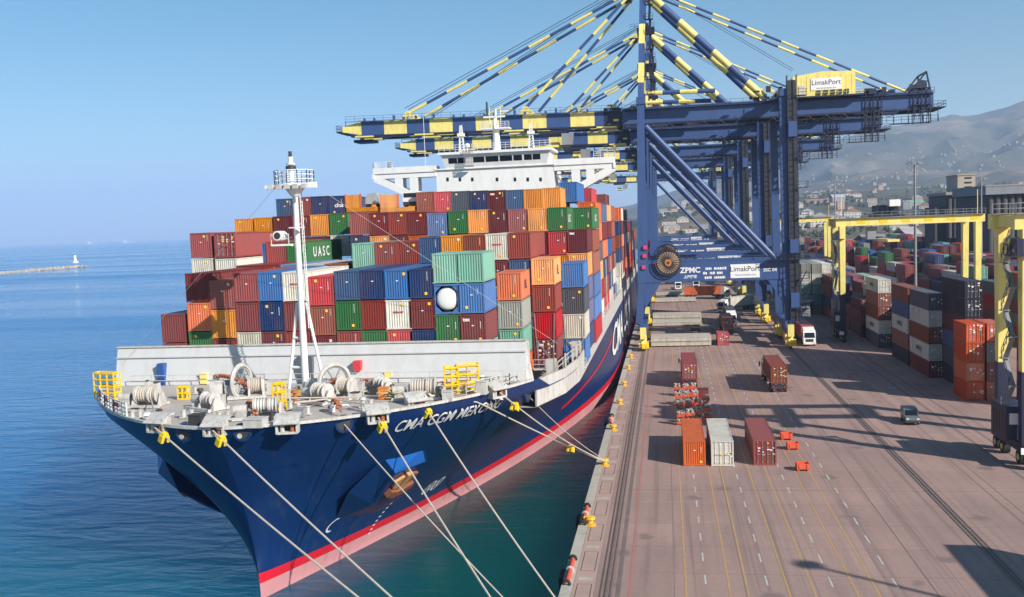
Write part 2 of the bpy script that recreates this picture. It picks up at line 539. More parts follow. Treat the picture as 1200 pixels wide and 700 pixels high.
    b.inputs['Roughness'].default_value = 0.85
    b.inputs['Specular IOR Level'].default_value = 0.25
    return m


mb = MB()
mb.face([(QX, -200, 0), (20000, -200, 0), (20000, 20000, 0), (QX, 20000, 0)], ground_material())
tag(mb.build('quay_ground', smooth=False), kind='structure')
mb = MB()
mb.box(QX - 0.25, QX + 0.55, -200, 2500, -6, 0.12, PILE)
mb.box(QX - 0.28, QX + 0.58, -200, 2500, 0.121, 0.16, CONCRETE)
tag(mb.build('quay_wall'), 'dark concrete quay wall with pale coping along the water', 'quay wall')

APRON = paint('apron_concrete', (0.43, 0.295, 0.25), 0.85, dirt=0.5, dirt_rgb=(0.26, 0.19, 0.165), scale=0.5, streak=False)
mb = MB()
mb.face([(QX + 0.6, -200, 0.008), (-6.0, -200, 0.008), (-6.0, 900, 0.008), (QX + 0.6, 900, 0.008)], APRON)
y = 30
while y < 420:                                       # pit covers let into the apron
    w = 0.05
    for (x0, x1) in ((-7.35, -6.25),):
        mb.face([(x0, y, 0.014), (x1, y, 0.014), (x1, y + w, 0.014), (x0, y + w, 0.014)], STEELDARK)
        mb.face([(x0, y + 4.4, 0.014), (x1, y + 4.4, 0.014), (x1, y + 4.4 + w, 0.014), (x0, y + 4.4 + w, 0.014)], STEELDARK)
        for k in range(1, 5): mb.face([(x0, y + k * .88, 0.014), (x1, y + k * .88, 0.014), (x1, y + k * .88 + .03, 0.014), (x0, y + k * .88 + .03, 0.014)], GREYSTEEL)
        for xx in (x0, x1): mb.face([(xx, y, 0.018), (xx + w, y, 0.018), (xx + w, y + 4.4, 0.018), (xx, y + 4.4, 0.018)], STEELDARK)
    if random.random() < .5:
        mb.face([(x0, y + 5.2, 0.014), (x1, y + 5.2, 0.014), (x1, y + 5.9, 0.014), (x0, y + 5.9, 0.014)], CONCRETE)
    y += 7.2
tag(mb.build('quay_apron', smooth=False), kind='structure')

YLINE = paint('line_yellow', srgb(190, 150, 92), 0.8, dirt=0.95, dirt_rgb=(0.26, 0.2, 0.17), scale=1.4, streak=False)
WLINE = paint('line_white', (0.52, 0.5, 0.47), 0.8, dirt=0.85, dirt_rgb=(0.3, 0.24, 0.2), scale=1.4, streak=False)
RLINE = paint('line_red', srgb(176, 112, 104), 0.8, dirt=0.95, dirt_rgb=(0.28, 0.2, 0.18), scale=1.0, streak=False)
TAR = paint('tar_strip', (0.16, 0.125, 0.115), 0.9, dirt=0.85, dirt_rgb=(0.28, 0.2, 0.18), scale=0.8, streak=False)
RAILSTEEL = paint('rail_steel', (0.2, 0.15, 0.12), 0.5, metal=0.3, dirt=0.6, streak=False)


def strip(mb, x0, x1, y0, y1, z, mat):
    mb.face([(x0, y0, z), (x1, y0, z), (x1, y1, z), (x0, y1, z)], mat)


mb = MB()
for x in (0.86, 5.35, 8.3, 10.1, 13.1, 14.6, 4.05):
    strip(mb, x - .07, x + .07, 20, 700, 0.010, YLINE)
for x in (2.35, 6.9, 11.6, 16.2):
    y = 22.0
    while y < 420:
        strip(mb, x - .07, x + .07, y, y + 2.0, 0.010, WLINE)
        y += 4.9
strip(mb, -3.4, -3.2, 20, 700, 0.009, RLINE)
tag(mb.build('lane_markings', smooth=False), kind='structure')
mb = MB()
for x, w in ((-5.1, .4), (25.0, .75)):
    strip(mb, x - w / 2, x + w / 2, 10, 900, 0.010, TAR)
strip(mb, -4.35, -4.0, 10, 900, 0.010, TAR)
for x in (18.7, 30.2, 31.2): strip(mb, x - .04, x + .04, 10, 900, 0.009, TAR)
for x in (35.3, 37.4): strip(mb, x - .12, x + .12, 10, 500, 0.009, TAR)
for y in (96.3, 152.0): strip(mb, QX + 0.7, 40, y, y + .07, 0.013, TAR)
tag(mb.build('paving_strips', smooth=False), kind='structure')
mb = MB()
for x in (-5.1, 25.0):
    mb.box(x - .42, x - .30, 10, 900, 0.0, 0.035, RAILSTEEL)
    mb.box(x - .05, x + .05, 10, 900, 0.0, 0.055, RAILSTEEL)
    mb.box(x + .30, x + .42, 10, 900, 0.0, 0.035, RAILSTEEL)
tag(mb.build('crane_rails'), kind='structure')


# ---------------------------------------------------------------- far terrain
def lerp_table(t, x):
    if x <= t[0][0]: return t[0][1]
    for (a, b), (c, d) in zip(t[:-1], t[1:]):
        if x <= c: return b + (d - b) * (x - a) / (c - a)
    return t[-1][1]


def vnoise(x, y, s=0):
    def h(i, j): 
        v = math.sin(i * 127.1 + j * 311.7 + s * 74.7) * 43758.5453
        return v - math.floor(v)
    i, j = math.floor(x), math.floor(y)
    u, v = x - i, y - j
    u, v = u * u * (3 - 2 * u), v * v * (3 - 2 * v)
    return (h(i, j) * (1 - u) + h(i + 1, j) * u) * (1 - v) + (h(i, j + 1) * (1 - u) + h(i + 1, j + 1) * u) * v


def fbm(x, y, o=5, s=0):
    a, r = 0.5, 0
    for k in range(o):
        r += a * vnoise(x, y, s + k)
        x, y, a = x * 2.03, y * 2.03, a * 0.5
    return r


RIDGE_Y = 7000
ridge_px = [(600, 258), (700, 247), (740, 240), (780, 226), (830, 212), (880, 200), (930, 180), (980, 164), (1040, 148), (1095, 139), (1118, 132), (1136, 135),
            (1157, 130), (1183, 122), (1200, 117), (1300, 96), (1500, 120)]
ridge = []
for px, py in ridge_px:
    p = at(px, py, Y=RIDGE_Y)
    ridge.append((p.x / RIDGE_Y, max(0, p.z)))


HILL_LEFT = at(716, 250, Y=1000).x / 1000


def hill_h(X, Y):
    top = lerp_table(ridge, X / max(Y, 1))
    if X / max(Y, 1) < HILL_LEFT: return -40.0
    q = min(1, max(0, (Y - 950) / 1500))
    foot = 72 * q ** 1.3 * min(1, max(0.15, (X / Y - HILL_LEFT) / .06)) * (.8 + .4 * vnoise(X / 300, Y / 300, 4)) - 1
    t = (Y - 2300) / (RIDGE_Y - 2300)
    if t <= 0: return foot
    if t < 1: prof = 0.12 * min(1, t * 3) + 0.88 * (t * t * (1.7 - .7 * t))
    else: prof = max(0, 1 - (t - 1) * 1.6)
    nz = fbm(X / 900, Y / 900) - 0.47
    n2 = abs(fbm(X / 330, Y / 330, 5, 9) - .47)
    return foot * max(0, 1 - t * 2.5) + (top + 1) * prof + top * (nz * 0.5 - n2 * 0.62) * min(1, t * 2) * (1 - 0.75 * min(1, max(0, t)) ** 3)


def hill_material():
    m, n, l, b = nmat('hill_scrub')
    tc = n.new('ShaderNodeTexCoord')
    n1 = n.new('ShaderNodeTexNoise'); n1.inputs['Scale'].default_value = 0.0011; n1.inputs['Detail'].default_value = 9; n1.inputs['Roughness'].default_value = 0.62
    l.new(tc.outputs['Object'], n1.inputs['Vector'])
    cr = n.new('ShaderNodeValToRGB')
    cr.color_ramp.elements[0].position = 0.40; cr.color_ramp.elements[0].color = (0.085, 0.086, 0.072, 1)
    cr.color_ramp.elements[1].position = 0.60; cr.color_ramp.elements[1].color = (0.25, 0.20, 0.165, 1)
    e = cr.color_ramp.elements.new(0.49); e.color = (0.125, 0.115, 0.09, 1)
    l.new(n1.outputs[0], cr.inputs[0])
    l.new(cr.outputs[0], b.inputs['Base Color'])
    b.inputs['Roughness'].default_value = 1
    b.inputs['Specular IOR Level'].default_value = 0
    return m


NX, NY = 170, 110
mb = MB()
vs, fs = [], []
for j in range(NY + 1):
    Y = 950 + (9500 - 950) * (j / NY) ** 1.25
    for i in range(NX + 1):
        X = -600 + 6600 * i / NX
        vs.append((X, Y, hill_h(X, Y)))
for j in range(NY):
    for i in range(NX):
        a = j * (NX + 1) + i
        fs.append((a, a + 1, a + NX + 2, a + NX + 1))
mb.mesh(vs, fs, hill_material())
tag(mb.build('hills'), kind='structure')

HOUSE_W = [paint('house_white', (0.62, 0.60, 0.56), 0.8, dirt=0.2, vary=.2), paint('house_cream', (0.55, 0.47, 0.38), 0.8, dirt=0.2, vary=.2),
           paint('house_pink', (0.5, 0.34, 0.28), 0.8, dirt=.2, vary=.2), paint('house_grey', (0.35, 0.36, 0.37), 0.8, dirt=.2, vary=.2)]
ROOF_M = [paint('roof_tile', (0.34, 0.14, 0.09), 0.85, dirt=.3), paint('roof_grey', (0.4, 0.4, 0.4), 0.85, dirt=.3)]


def house_geo(mb, x, y, z, w, d, h, wm, rm, flat=False):
    mb.box(x - w / 2, x + w / 2, y - d / 2, y + d / 2, z - 6, z + h, wm)
    if flat:
        mb.box(x - w / 2 - .4, x + w / 2 + .4, y - d / 2 - .4, y + d / 2 + .4, z + h, z + h + .7, rm)
    else:
        mb.prism([(x - w / 2 - .6, y - d / 2 - .6, z + h), (x + w / 2 + .6, y - d / 2 - .6, z + h), (x, y - d / 2 - .6, z + h + w * .22)], (0, d + 1.2, 0), rm)


wins = paint('far_window', (0.05, 0.06, 0.08), 0.3, dirt=0)


def house_windows(mb, x, y, z, w, d, h):
    rows = max(1, int(h / 3.4))
    cols = max(2, int(w / 4.5))
    for r in range(rows):
        for c in range(cols):
            cx = x - w / 2 + w * (c + .5) / cols
            cz = z + (r + .5) * h / rows
            mb.box(cx - .8, cx + .8, y - d / 2 - .05, y - d / 2 + .1, cz - .7, cz + .8, wins)


rng = random.Random(3)
for k in range(150):                                  # town on the plain behind the port
    if k < 110:
        Y = rng.uniform(1150, 2450)
        px = rng.uniform(770, 1160)
        X = at(px, 250, Y=Y).x
        z = hill_h(X, Y)
    else:
        Y = rng.uniform(2500, 3600)
        X = at(rng.uniform(960, 1200), 230, Y=Y).x
        z = hill_h(X, Y)
    w, d, h = rng.uniform(9, 24), rng.uniform(10, 16), rng.choice((5, 6, 7, 9, 13))
    b1 = MB()
    wm = rng.choice(HOUSE_W[:2] + HOUSE_W)
    house_geo(b1, X, Y, z, w, d, h, wm, rng.choice(ROOF_M), flat=rng.random() < .45)
    house_windows(b1, X, Y, z, w, d, h)
    tag(b1.build('house', smooth=False), 'small pale house in the hazy town below the mountain', 'house', 'houses of the far town')
HILL_W = [paint('hill_house_pale', (.36, .35, .33), .9, dirt=.2), paint('hill_house_tan', (.3, .26, .22), .9, dirt=.2)]
mb = MB()
for k in range(1000):
    Y = rng.uniform(2500, 5200)
    px = rng.uniform(860, 1215)
    X = at(px, 200, Y=Y).x
    if fbm(X / 420, Y / 420, 3, 21) < .46: continue
    z = hill_h(X, Y)
    s = rng.uniform(.7, 1.3)
    house_geo(mb, X, Y, z, 6.5 * s, 6 * s, 4 * s, HILL_W[k % 2], ROOF_M[0], flat=rng.random() < .6)
tag(mb.build('hillside_houses', smooth=False), 'scattered white houses dotted over the hazy mountain slope', 'houses', kind='stuff')
# trees of the plain
LEAFM = paint('far_foliage', (0.07, 0.09, 0.05), 0.95, dirt=.5, dirt_rgb=(.02, .035, .015), scale=.1, streak=False)
mb = MB()
for k in range(1500):
    Y = rng.uniform(1000, 2700)
    px = rng.uniform(758, 1210)
    X = at(px, 250, Y=Y).x
    if fbm(X / 160, Y / 300, 3, 5) < .40: continue
    gz = hill_h(X, Y)
    r, h = rng.uniform(2.2, 4.6), rng.uniform(5, 9)
    for q in range(5):
        ox, oy, oz = rng.uniform(-r, r) * .7, rng.uniform(-r, r) * .7, rng.uniform(.3, .8) * h
        vs = []
        rr = r * rng.uniform(.45, .75)
        for a in range(6):
            for z_, sc in ((-.7, .55), (.1, 1), (.75, .6)):
                t = a * math.pi / 3 + z_
                k2 = rr * sc * rng.uniform(.75, 1.2)
                vs.append((X + ox + math.cos(t) * k2, Y + oy + math.sin(t) * k2, oz + z_ * rr + gz))
        fs = []
        for a in range(6):
            b_ = (a + 1) % 6
            fs += [(a * 3, b_ * 3, b_ * 3 + 1, a * 3 + 1), (a * 3 + 1, b_ * 3 + 1, b_ * 3 + 2, a * 3 + 2)]
        fs.append(tuple(a * 3 + 2 for a in range(6)))
        mb.mesh(vs, fs, LEAFM)
tag(mb.build('far_woods', smooth=False), 'dark green belt of trees around the far town', 'trees', kind='stuff')

# mole with lighthouse, far ships
STONE = paint('mole_stone', (0.42, 0.37, 0.32), 0.9, dirt=.5, scale=.2, streak=False)
pl = at(97, 313, Z=WATER_Z)
pr = at(-40, 325, Z=WATER_Z)
d = (pr - pl).normalized()
nn = Vector((-d.y, d.x, 0))
mb = MB()
for k in range(420):
    t = rng.random()
    p = pl.lerp(pr, t) + nn * rng.uniform(-5, 5)
    hh = (1 - abs((p - pl.lerp(pr, t)).length) / 7) * 1.6
    s = rng.uniform(1.4, 3.0)
    q = Matrix.Rotation(rng.uniform(0, 3), 3, Vector((rng.random(), rng.random(), rng.random() + .1)).normalized())
    cs = [q @ Vector((a, b, c)) * s * .5 + p + Vector((0, 0, hh * .6)) for c in (-1, 1) for b in (-1, 1) for a in (-1, 1)]
    mb.mesh(cs, [(0, 2, 3, 1), (4, 5, 7, 6), (0, 1, 5, 4), (2, 6, 7, 3), (0, 4, 6, 2), (1, 3, 7, 5)], STONE)
mb.beam(pl + Vector((0, 0, 1.1)), pr + Vector((0, 0, 1.1)), 4.5, .8, CONCRETE)
tag(mb.build('stone_mole', smooth=False), 'low rubble stone mole reaching into the sea at far left', 'mole')
lh = at(88.5, 311, Z=WATER_Z)
e = empty('lighthouse', (lh.x, lh.y, 0.8), 'small white lighthouse on the tip of the stone mole', 'lighthouse')
b1 = MB(); b1.tube((lh.x, lh.y, 0.5), (lh.x, lh.y, 2.5), 4.0, WHITE, 14); b1.tube((lh.x, lh.y, 2.5), (lh.x, lh.y, 10.5), 1.9, WHITE, 14, 1.4); b1.build('tower', e)
b1 = MB(); b1.tube((lh.x, lh.y, 10.5), (lh.x, lh.y, 10.9), 2.0, WHITE, 14); b1.rail([(lh.x - 1.9, lh.y - 1, 10.9), (lh.x + 1.9, lh.y - 1, 10.9)], 1, WHITE); b1.build('gallery', e)
b1 = MB(); b1.tube((lh.x, lh.y, 10.9), (lh.x, lh.y, 12.7), 1.1, GLASS, 10); b1.tube((lh.x, lh.y, 12.7), (lh.x, lh.y, 13.7), 1.3, WHITE, 10, .1); b1.build('lantern', e)
for px, py, w, lab in ((108, 285.6, 110, 'tiny white ship on the horizon, the left one of two'), (151, 284.0, 140, 'tiny white ship on the horizon, the right one of two')):
    p = at(px, py, Y=9000)
    e = empty('distant_ship', (p.x, 9000, WATER_Z), lab, 'ship', 'ships on the horizon')
    b1 = MB(); b1.prism([(p.x - w / 2, 8990, WATER_Z - 1), (p.x + w / 2, 8990, WATER_Z - 1), (p.x + w / 2 + 8, 8990, 7), (p.x - w / 2, 8990, 7)], (0, 20, 0), OFFWHITE); b1.build('hull', e)
    b1 = MB(); b1.box(p.x - w * .42, p.x - w * .2, 8992, 9008, 7, 24, WHITE); b1.box(p.x - w * .35, p.x - w * .28, 8996, 9004, 24, 31, WHITE); b1.build('superstructure', e)


# ================================================================== CONTAINERS
def corr(L, pitch, depth):
    """trapezoid profile along 0..L: list of (t, offset inwards)"""
    n = max(2, int(round(L / pitch)))
    p = L / n
    r = []
    for k in range(n):
        a = k * p
        r += [(a, 0), (a + p * .28, 0), (a + p * .42, depth), (a + p * .84, depth)]
    r.append((L, 0))
    return r


CM = {}


def container_mesh(L, W, H, color, end='plain'):
    key = (round(L, 2), round(W, 2), round(H, 2), color, end)
    if key in CM: return CM[key]
    m = cmat(color)
    b = MB()
    w = W / 2
    P = .15
    for x in (-w, w - P):
        for y in (0, L - P): b.box(x, x + P, y, y + P, 0.02, H - .02, m)
    for x in (-w, w - .09):
        b.box(x, x + .09, P, L - P, H - .14, H - .01, m)
        b.box(x, x + .09, P, L - P, 0.03, .2, m)
    for y in (0, L - .09):
        b.box(-w + P, w - P, y, y + .09, H - .14, H - .01, m)
        b.box(-w + P, w - P, y, y + .09, 0.03, .2, m)
    for x in (-w - .012, w - P + .012):                # corner castings
        for y in (-.012, L - P + .012):
            for z in (0, H - .13): b.box(x, x + P, y, y + P, z, z + .13, STEELDARK if color in ('navy', 'slate grey') else m)
    pr = corr(L - 2 * P, .30, .05)
    for sx in (-1, 1):
        vs, fs = [], []
        for t, o in pr:
            x = sx * (w - .015 - o)
            vs += [(x, P + t, .2), (x, P + t, H - .14)]
        for k in range(len(pr) - 1): fs.append((2 * k, 2 * k + 2, 2 * k + 3, 2 * k + 1) if sx > 0 else (2 * k, 2 * k + 1, 2 * k + 3, 2 * k + 2))
        b.mesh(vs, fs, m)
    pe = corr(W - 2 * P, .24, .055)
    for y0, sy in ((0.02, 1), (L - .02, -1)):
        if sy > 0 and end == 'door':
            b.box(-w + P, w - P, .2, .26, .2, H - .14, m)
            continue
        vs, fs = [], []
        for t, o in pe:
            y = y0 + sy * o
            vs += [(-w + P + t, y, .2), (-w + P + t, y, H - .14)]
        for k in range(len(pe) - 1): fs.append((2 * k, 2 * k + 2, 2 * k + 3, 2 * k + 1) if sy > 0 else (2 * k, 2 * k + 1, 2 * k + 3, 2 * k + 2))
        b.mesh(vs, fs, m)
    # roof sheet with shallow ribs
    n = int(L / .6)
    vs, fs = [], []
    for k in range(n + 1):
        yy = .09 + (L - .18) * k / n
        zz = H - .03 - (.02 if k % 2 else 0)
        vs += [(-w + .09, yy, zz), (w - .09, yy, zz)]
    for k in range(n): fs.append((2 * k, 2 * k + 1, 2 * k + 3, 2 * k + 2))
    b.mesh(vs, fs, m)
    b.face([(-w + P, P, .05), (-w + P, L - P, .05), (w - P, L - P, .05), (w - P, P, .05)], STEELDARK)
    o = b.build('shipping_container', None)
    me = o.data
    bpy.data.objects.remove(o)
    CM[key] = me
    return me


PM = {}


def part_mesh(key, fn):
    if key not in PM:
        b = MB()
        fn(b)
        o = b.build(key[0], None)
        PM[key] = o.data
        bpy.data.objects.remove(o)
    return PM[key]


def child(name, me, parent):
    o = bpy.data.objects.new(name, me)
    C.objects.link(o)
    o.parent = parent
    return o


def door_geo(W, H, color, side, marks):
    m = cmat(color)

    def fn(b):
        w = W / 2 - .15
        x0, x1 = (-w + .01, -.01) if side < 0 else (.01, w - .01)
        z0, z1 = .22, H - .16
        n = 5
        for k in range(n):                             # panel with swages
            za, zb = z0 + (z1 - z0) * k / n, z0 + (z1 - z0) * (k + 1) / n
            b.box(x0, x1, .09, .15, za, zb, m)
            b.box(x0 + .12, x1 - .12, .062, .089, za + .12, zb - .12, m)
    return fn


def bars_geo(W, H, color, side):
    def fn(b):
        w = W / 2 - .15
        x0, x1 = (-w + .01, -.01) if side < 0 else (.01, w - .01)
        for t in (.25, .75):
            x = x0 + (x1 - x0) * t
            b.tube((x, .035, .2), (x, .035, H - .12), .028, GREYSTEEL if color != 'white' else WHITE, 6)
            for z in (.3, H * .42, H * .7, H - .25): b.box(x - .07, x + .07, .02, .06, z, z + .1, GREYSTEEL)
            b.box(x - .03, x + .32, -.005, .02, H * .42, H * .42 + .06, GREYSTEEL)
    return fn


def marks_geo(W, H, kind, seed):
    """stickers and small stencilled codes on the end wall"""
    def fn(b):
        r = random.Random(seed)
        y = -.003
        mats = {'y': STICKY, 'w': LETTER}
        w = W / 2 - .2

        def q(x0, x1, z0, z1, mt): b.face([(x0, y, z0), (x1, y, z0), (x1, y, z1), (x0, y, z1)], mt)
        if kind == 'door':
            for k in range(9):
                x = r.choice((-.75, -.3, .2, .55, .8)) * w
                z = r.uniform(.35, .9) * H
                q(x, x + r.uniform(.15, .34), z, z + r.uniform(.08, .22), LETTER if r.random() < .8 else STICKY)
        else:
            if r.random() < .7:
                x = r.choice((-.6, .3, .55)) * w
                z = r.choice((.12, .8, .16)) * H
                q(x, x + .26, z, z + .26, STICKY if r.random() < .7 else LETTER)
            if r.random() < .62:                       # column of small code marks
                x, zt, st_ = w * r.uniform(.5, .8), r.uniform(.72, .9), r.uniform(.1, .15)
                for k in range(r.randint(4, 9)): q(x, x + .07, H * zt - k * st_, H * zt - k * st_ + .07, LETTER)
            if r.random() < .3: q(-.1, .12, H * .6, H * .6 + .1, LETTER)
    return fn


GROUP_N = {}
W20, W40 = 6.06, 12.19


def container(X, Y, Z, color, L=W40, W=2.44, H=2.59, end='plain', label='', group='', marks=True, seed=None, rz=0):
    me = container_mesh(L, W, H, color, end)
    o = bpy.data.objects.new('shipping_container', me)
    C.objects.link(o)
    o.location = (X, Y, Z)
    o.rotation_euler = (0, 0, rz)
    tag(o, label, 'container', group)
    if end == 'door':
        for s in (-1, 1):
            d_ = child('door', part_mesh(('door', W, H, color, s), door_geo(W, H, color, s, marks)), o)
            child('locking_bars', part_mesh(('locking_bars', W, H, color == 'white', s), bars_geo(W, H, color, s)), d_)
    if marks:
        sd_ = random.randrange(12) if seed is None else seed
        child('stickers', part_mesh(('stickers', W, H, end, sd_), marks_geo(W, H, end, sd_)), o)
    return o


def side_text(o, body, size, L, H, W, color=LETTER, yc=None, zc=None, side=1):
    b = MB()
    w = W / 2 + .004
    put_text(b, body, size, (side * w, yc if yc else L / 2, zc if zc else H / 2), (0, side, 0), (0, 0, 1), color, bold=.03)
    ob = b.build('lettering', o, world=False, smooth=False)
    return ob


def front_text(o, body, size, x, z, color=LETTER):
    b = MB()
    put_text(b, body, size, (x, -.006, z), (1, 0, 0), (0, 0, 1), color, bold=.02)
    return b.build('lettering', o, world=False, smooth=False)


SW, SH, SP = 2.52, 2.86, 2.93                         # deck cargo: width, body height, tier pitch
SL40, SL20 = 12.5, 6.2


# ================================================================== SHIP
SX = -33.8                                            # centreline
HB = 24.3
DZ = 13.3                                             # forecastle deck
MZ = 12.2                                             # main deck edge
BWY = 85.6                                            # breakwater
STERN = 372


def half_breadth(Y, z):
    zt = min(1, max(0, (z - WATER_Z) / (DZ - WATER_Z)))
    s_ = Y - (71.8 - 6.5 * zt ** 1.8)
    if s_ <= 0: return 0
    a = min(1, s_ / 36)
    w = min(1, s_ / 118)
    dk = (1 - (1 - a) ** 2) ** 0.61
    wl = (1 - (1 - w) ** 2) ** 1.05
    u = min(1, zt / .93)
    r = HB * (wl + (dk - wl) * (.35 * u * u * (3 - 2 * u) + .65 * u ** 1.35))
    if Y > STERN - 45: r *= 1 - 0.25 * ((Y - STERN + 45) / 45) ** 2
    return r


def stem_y(z):
    zt = min(1, max(0, (z - WATER_Z) / (DZ - WATER_Z)))
    return 71.8 - 6.5 * zt ** 1.8


def hull_hit(px, py, side=1):
    """where the line of sight meets the hull side"""
    d = (FWD + (px - 600) / F_PX * RGT - (py - 350) / F_PX * UPV)
    last = None
    t = 40.0
    while t < 330:
        p = EYE + d * t
        if p.z < -4: break
        ins = abs(p.x - SX) < half_breadth(p.y, p.z) and p.z < DZ
        if ins: return EYE + d * (t - .05)
        t += .1
    return EYE + d * t


def hull_point(Y, z, side=1, off=0.0):
    return Vector((SX + side * (half_breadth(Y, z) + off), Y, z))


ship = empty('container_ship', (SX, 71, WATER_Z), 'huge blue container ship with red waterline band moored at the quay', 'container ship')
zl = [-6, -2.5, -1.9, -1.1, -1.099, -0.2, -0.199, 0.8, 2, 3.5, 5, 6.5, 8, 9.2, 10.4, 11.6, 12.2, 12.8, DZ]
st = [0, .15, .4, .8, 1.4, 2.2, 3.2, 4.5, 6, 8, 10, 12.5, 15, 17.4, 19.5, 21.5] + [21.5 + (STERN - 65 - 21.5) * (k / 40) ** 1.3 for k in range(1, 41)]
mb = MB()
for side in (-1, 1):
    vs, fs = [], []
    for s_ in st:
        for z in zl:
            Y = min(stem_y(z) + s_ * 1.0, STERN)
            top = z
            if Y > BWY + 1.2 and z > MZ: top = MZ           # sheer steps down abaft the breakwater
            vs.append((SX + side * half_breadth(Y, z), Y, top))
    n = len(zl)
    for i in range(len(st) - 1):
        for k in range(n - 1):
            q = (i * n + k, (i + 1) * n + k, (i + 1) * n + k + 1, i * n + k + 1)
            z = (zl[k] + zl[k + 1]) / 2
            fs.append((q if side > 0 else q[::-1], HULLPINK if z < -1.1 else HULLRED if z < -0.2 else HULLBLUE))
    base = len(mb.v)
    mb.v += [Vector(v) for v in vs]
    for f, m in fs:
        mb.f.append(tuple(base + j for j in f)); mb.m.append(mb.mi(m))
for z0, z1, m in ((-6, -1.1, HULLPINK), (-1.1, -.2, HULLRED), (-.2, MZ, HULLBLUE)):
    mb.face([(SX - half_breadth(STERN, z0), STERN, z0), (SX + half_breadth(STERN, z0), STERN, z0), (SX + half_breadth(STERN, z1), STERN, z1), (SX - half_breadth(STERN, z1), STERN, z1)], m)
mb.build('hull', ship)

# forecastle deck with a pale rim; main deck
mb = MB()
ys = [stem_y(DZ) + s_ for s_ in (0.02, .15, .4, .8, 1.4, 2.2, 3.2, 4.5, 6, 8, 10, 12.5, 15, 17.5, 20.3)]
left = [(SX - half_breadth(y, DZ), y) for y in ys]
right = [(SX + half_breadth(y, DZ), y) for y in ys]
for k in range(len(ys) - 1):
    mb.face([(left[k][0], left[k][1], DZ - .06), (right[k][0], right[k][1], DZ - .06), (right[k + 1][0], right[k + 1][1], DZ - .06), (left[k + 1][0], left[k + 1][1], DZ - .06)], DECK)
mb.build('forecastle_deck', ship)
for pts in (left, right):
    mb = MB()
    for a, b in zip(pts[:-1], pts[1:]): mb.beam((a[0], a[1], DZ + .06), (b[0], b[1], DZ + .06), .28, .22, OFFWHITE)
    mb.build('deck_rim', ship)
mb = MB()
yy = [BWY + 1.2 + (STERN - BWY - 1.2) * k / 40 for k in range(41)]
for a, b in zip(yy[:-1], yy[1:]):
    ha, hb_ = half_breadth(a, MZ) - .1, half_breadth(b, MZ) - .1
    mb.face([(SX - ha, a, MZ - 1.7), (SX + ha, a, MZ - 1.7), (SX + hb_, b, MZ - 1.7), (SX - hb_, b, MZ - 1.7)], DECK)
mb.build('main_deck', ship)
for side in (-1, 1):                                  # white bulwark strip along the main deck edge
    mb = MB()
    for a, b in zip(yy[:-1], yy[1:]):
        pa, pb = hull_point(a, MZ, side), hull_point(b, MZ, side)
        mb.beam(pa + Vector((-.06 * side, 0, -.35)), pb + Vector((-.06 * side, 0, -.35)), .16, 2.5, OFFWHITE)
    mb.build('bulwark', ship)
for k in range(70):                                   # stanchions and walkway under the outer stacks
    y = 92 + k * 3.4
    if y > 330: break
    p = hull_point(y, MZ, 1, -.35)
    mb = MB()
    mb.beam(p - Vector((0, 0, 1.6)), p + Vector((0, 0, 2.2)), .16, .3, OFFWHITE)
    if k % 4 == 0: mb.box(p.x - .9, p.x + .1, y - .1, y + .5, MZ, MZ + 2.1, OFFWHITE)
    mb.build('deck_stanchion', ship)
mb = MB()
mb.rail([hull_point(92, MZ, 1, -.1) + Vector((0, 0, .8)), hull_point(110, MZ, 1, -.1) + Vector((0, 0, .8)), hull_point(140, MZ, 1, -.1) + Vector((0, 0, .8)),
         hull_point(180, MZ, 1, -.1) + Vector((0, 0, .8))], 1.0, OFFWHITE, 3.0, .07)
mb.build('deck_rail', ship)

# breakwater
wl_, wr_ = at(132, 410, Y=BWY), at(615, 400, Y=BWY)
ztop = (wl_.z + wr_.z) / 2
mb = MB()
x0, x1 = wl_.x, wr_.x
mb.prism([(x0, BWY + .9, ztop), (x0, BWY, DZ - .1), (x0, BWY + 1.0, DZ - .1), (x0, BWY + 1.12, ztop)], (x1 - x0, 0, 0), BREAKW)
mb.box(x0 - .05, x1 + .05, BWY + .75, BWY + 1.25, ztop, ztop + .12, OFFWHITE)
mb.beam((x0, BWY + .55, ztop - .95), (x1, BWY + .55, ztop - .95), .14, .1, BREAKW)
for x, s_ in ((x0, 1), (x1, -1)):                      # swept-back ends
    mb.prism([(x, BWY + 1.0, DZ - .9), (x, BWY + 1.0, ztop), (x, BWY + 1.9, ztop - .2), (x, BWY + 2.6, DZ - .9)], (-.12 * s_, 0, 0), OFFWHITE)
mb.prism([(x1, BWY, DZ - .3), (x1 - .05, BWY + .9, ztop), (x1 + .6, BWY + .9, DZ - .3)], (0, .14, 0), OFFWHITE)
k = x0 + 3
while k < x1 - 1:
    mb.prism([(k, BWY + 1.1, ztop - .2), (k, BWY + 1.1, DZ - 1.0), (k, BWY + 1.75, DZ - 1.0)], (.1, 0, 0), BREAKW)
    k += 3.1
brk = mb.build('breakwater', ship)
rb = at(418, 429, Y=BWY - .2)
mb = MB(); mb.box(rb.x - .35, rb.x + .35, BWY - .25, BWY + .6, rb.z - .45, rb.z + .45, paint('signal_red', srgb(216, 56, 66), .5)); mb.build('hose_cabinet', brk)
bb = at(188, 438, Y=BWY - .2)
mb = MB(); mb.box(bb.x - .35, bb.x + .35, BWY - .2, BWY + .5, DZ - .05, DZ + 2.1, BLUEBOX); mb.build('door', brk)
mb = MB()
sp_ = at(358, 445, Y=BWY - .1)
mb.box(sp_.x - .75, sp_.x + .75, BWY - .12, BWY + .4, DZ - .05, DZ + 2.6, paint('door_dark', (.09, .11, .14), .5)); mb.build('door', brk)

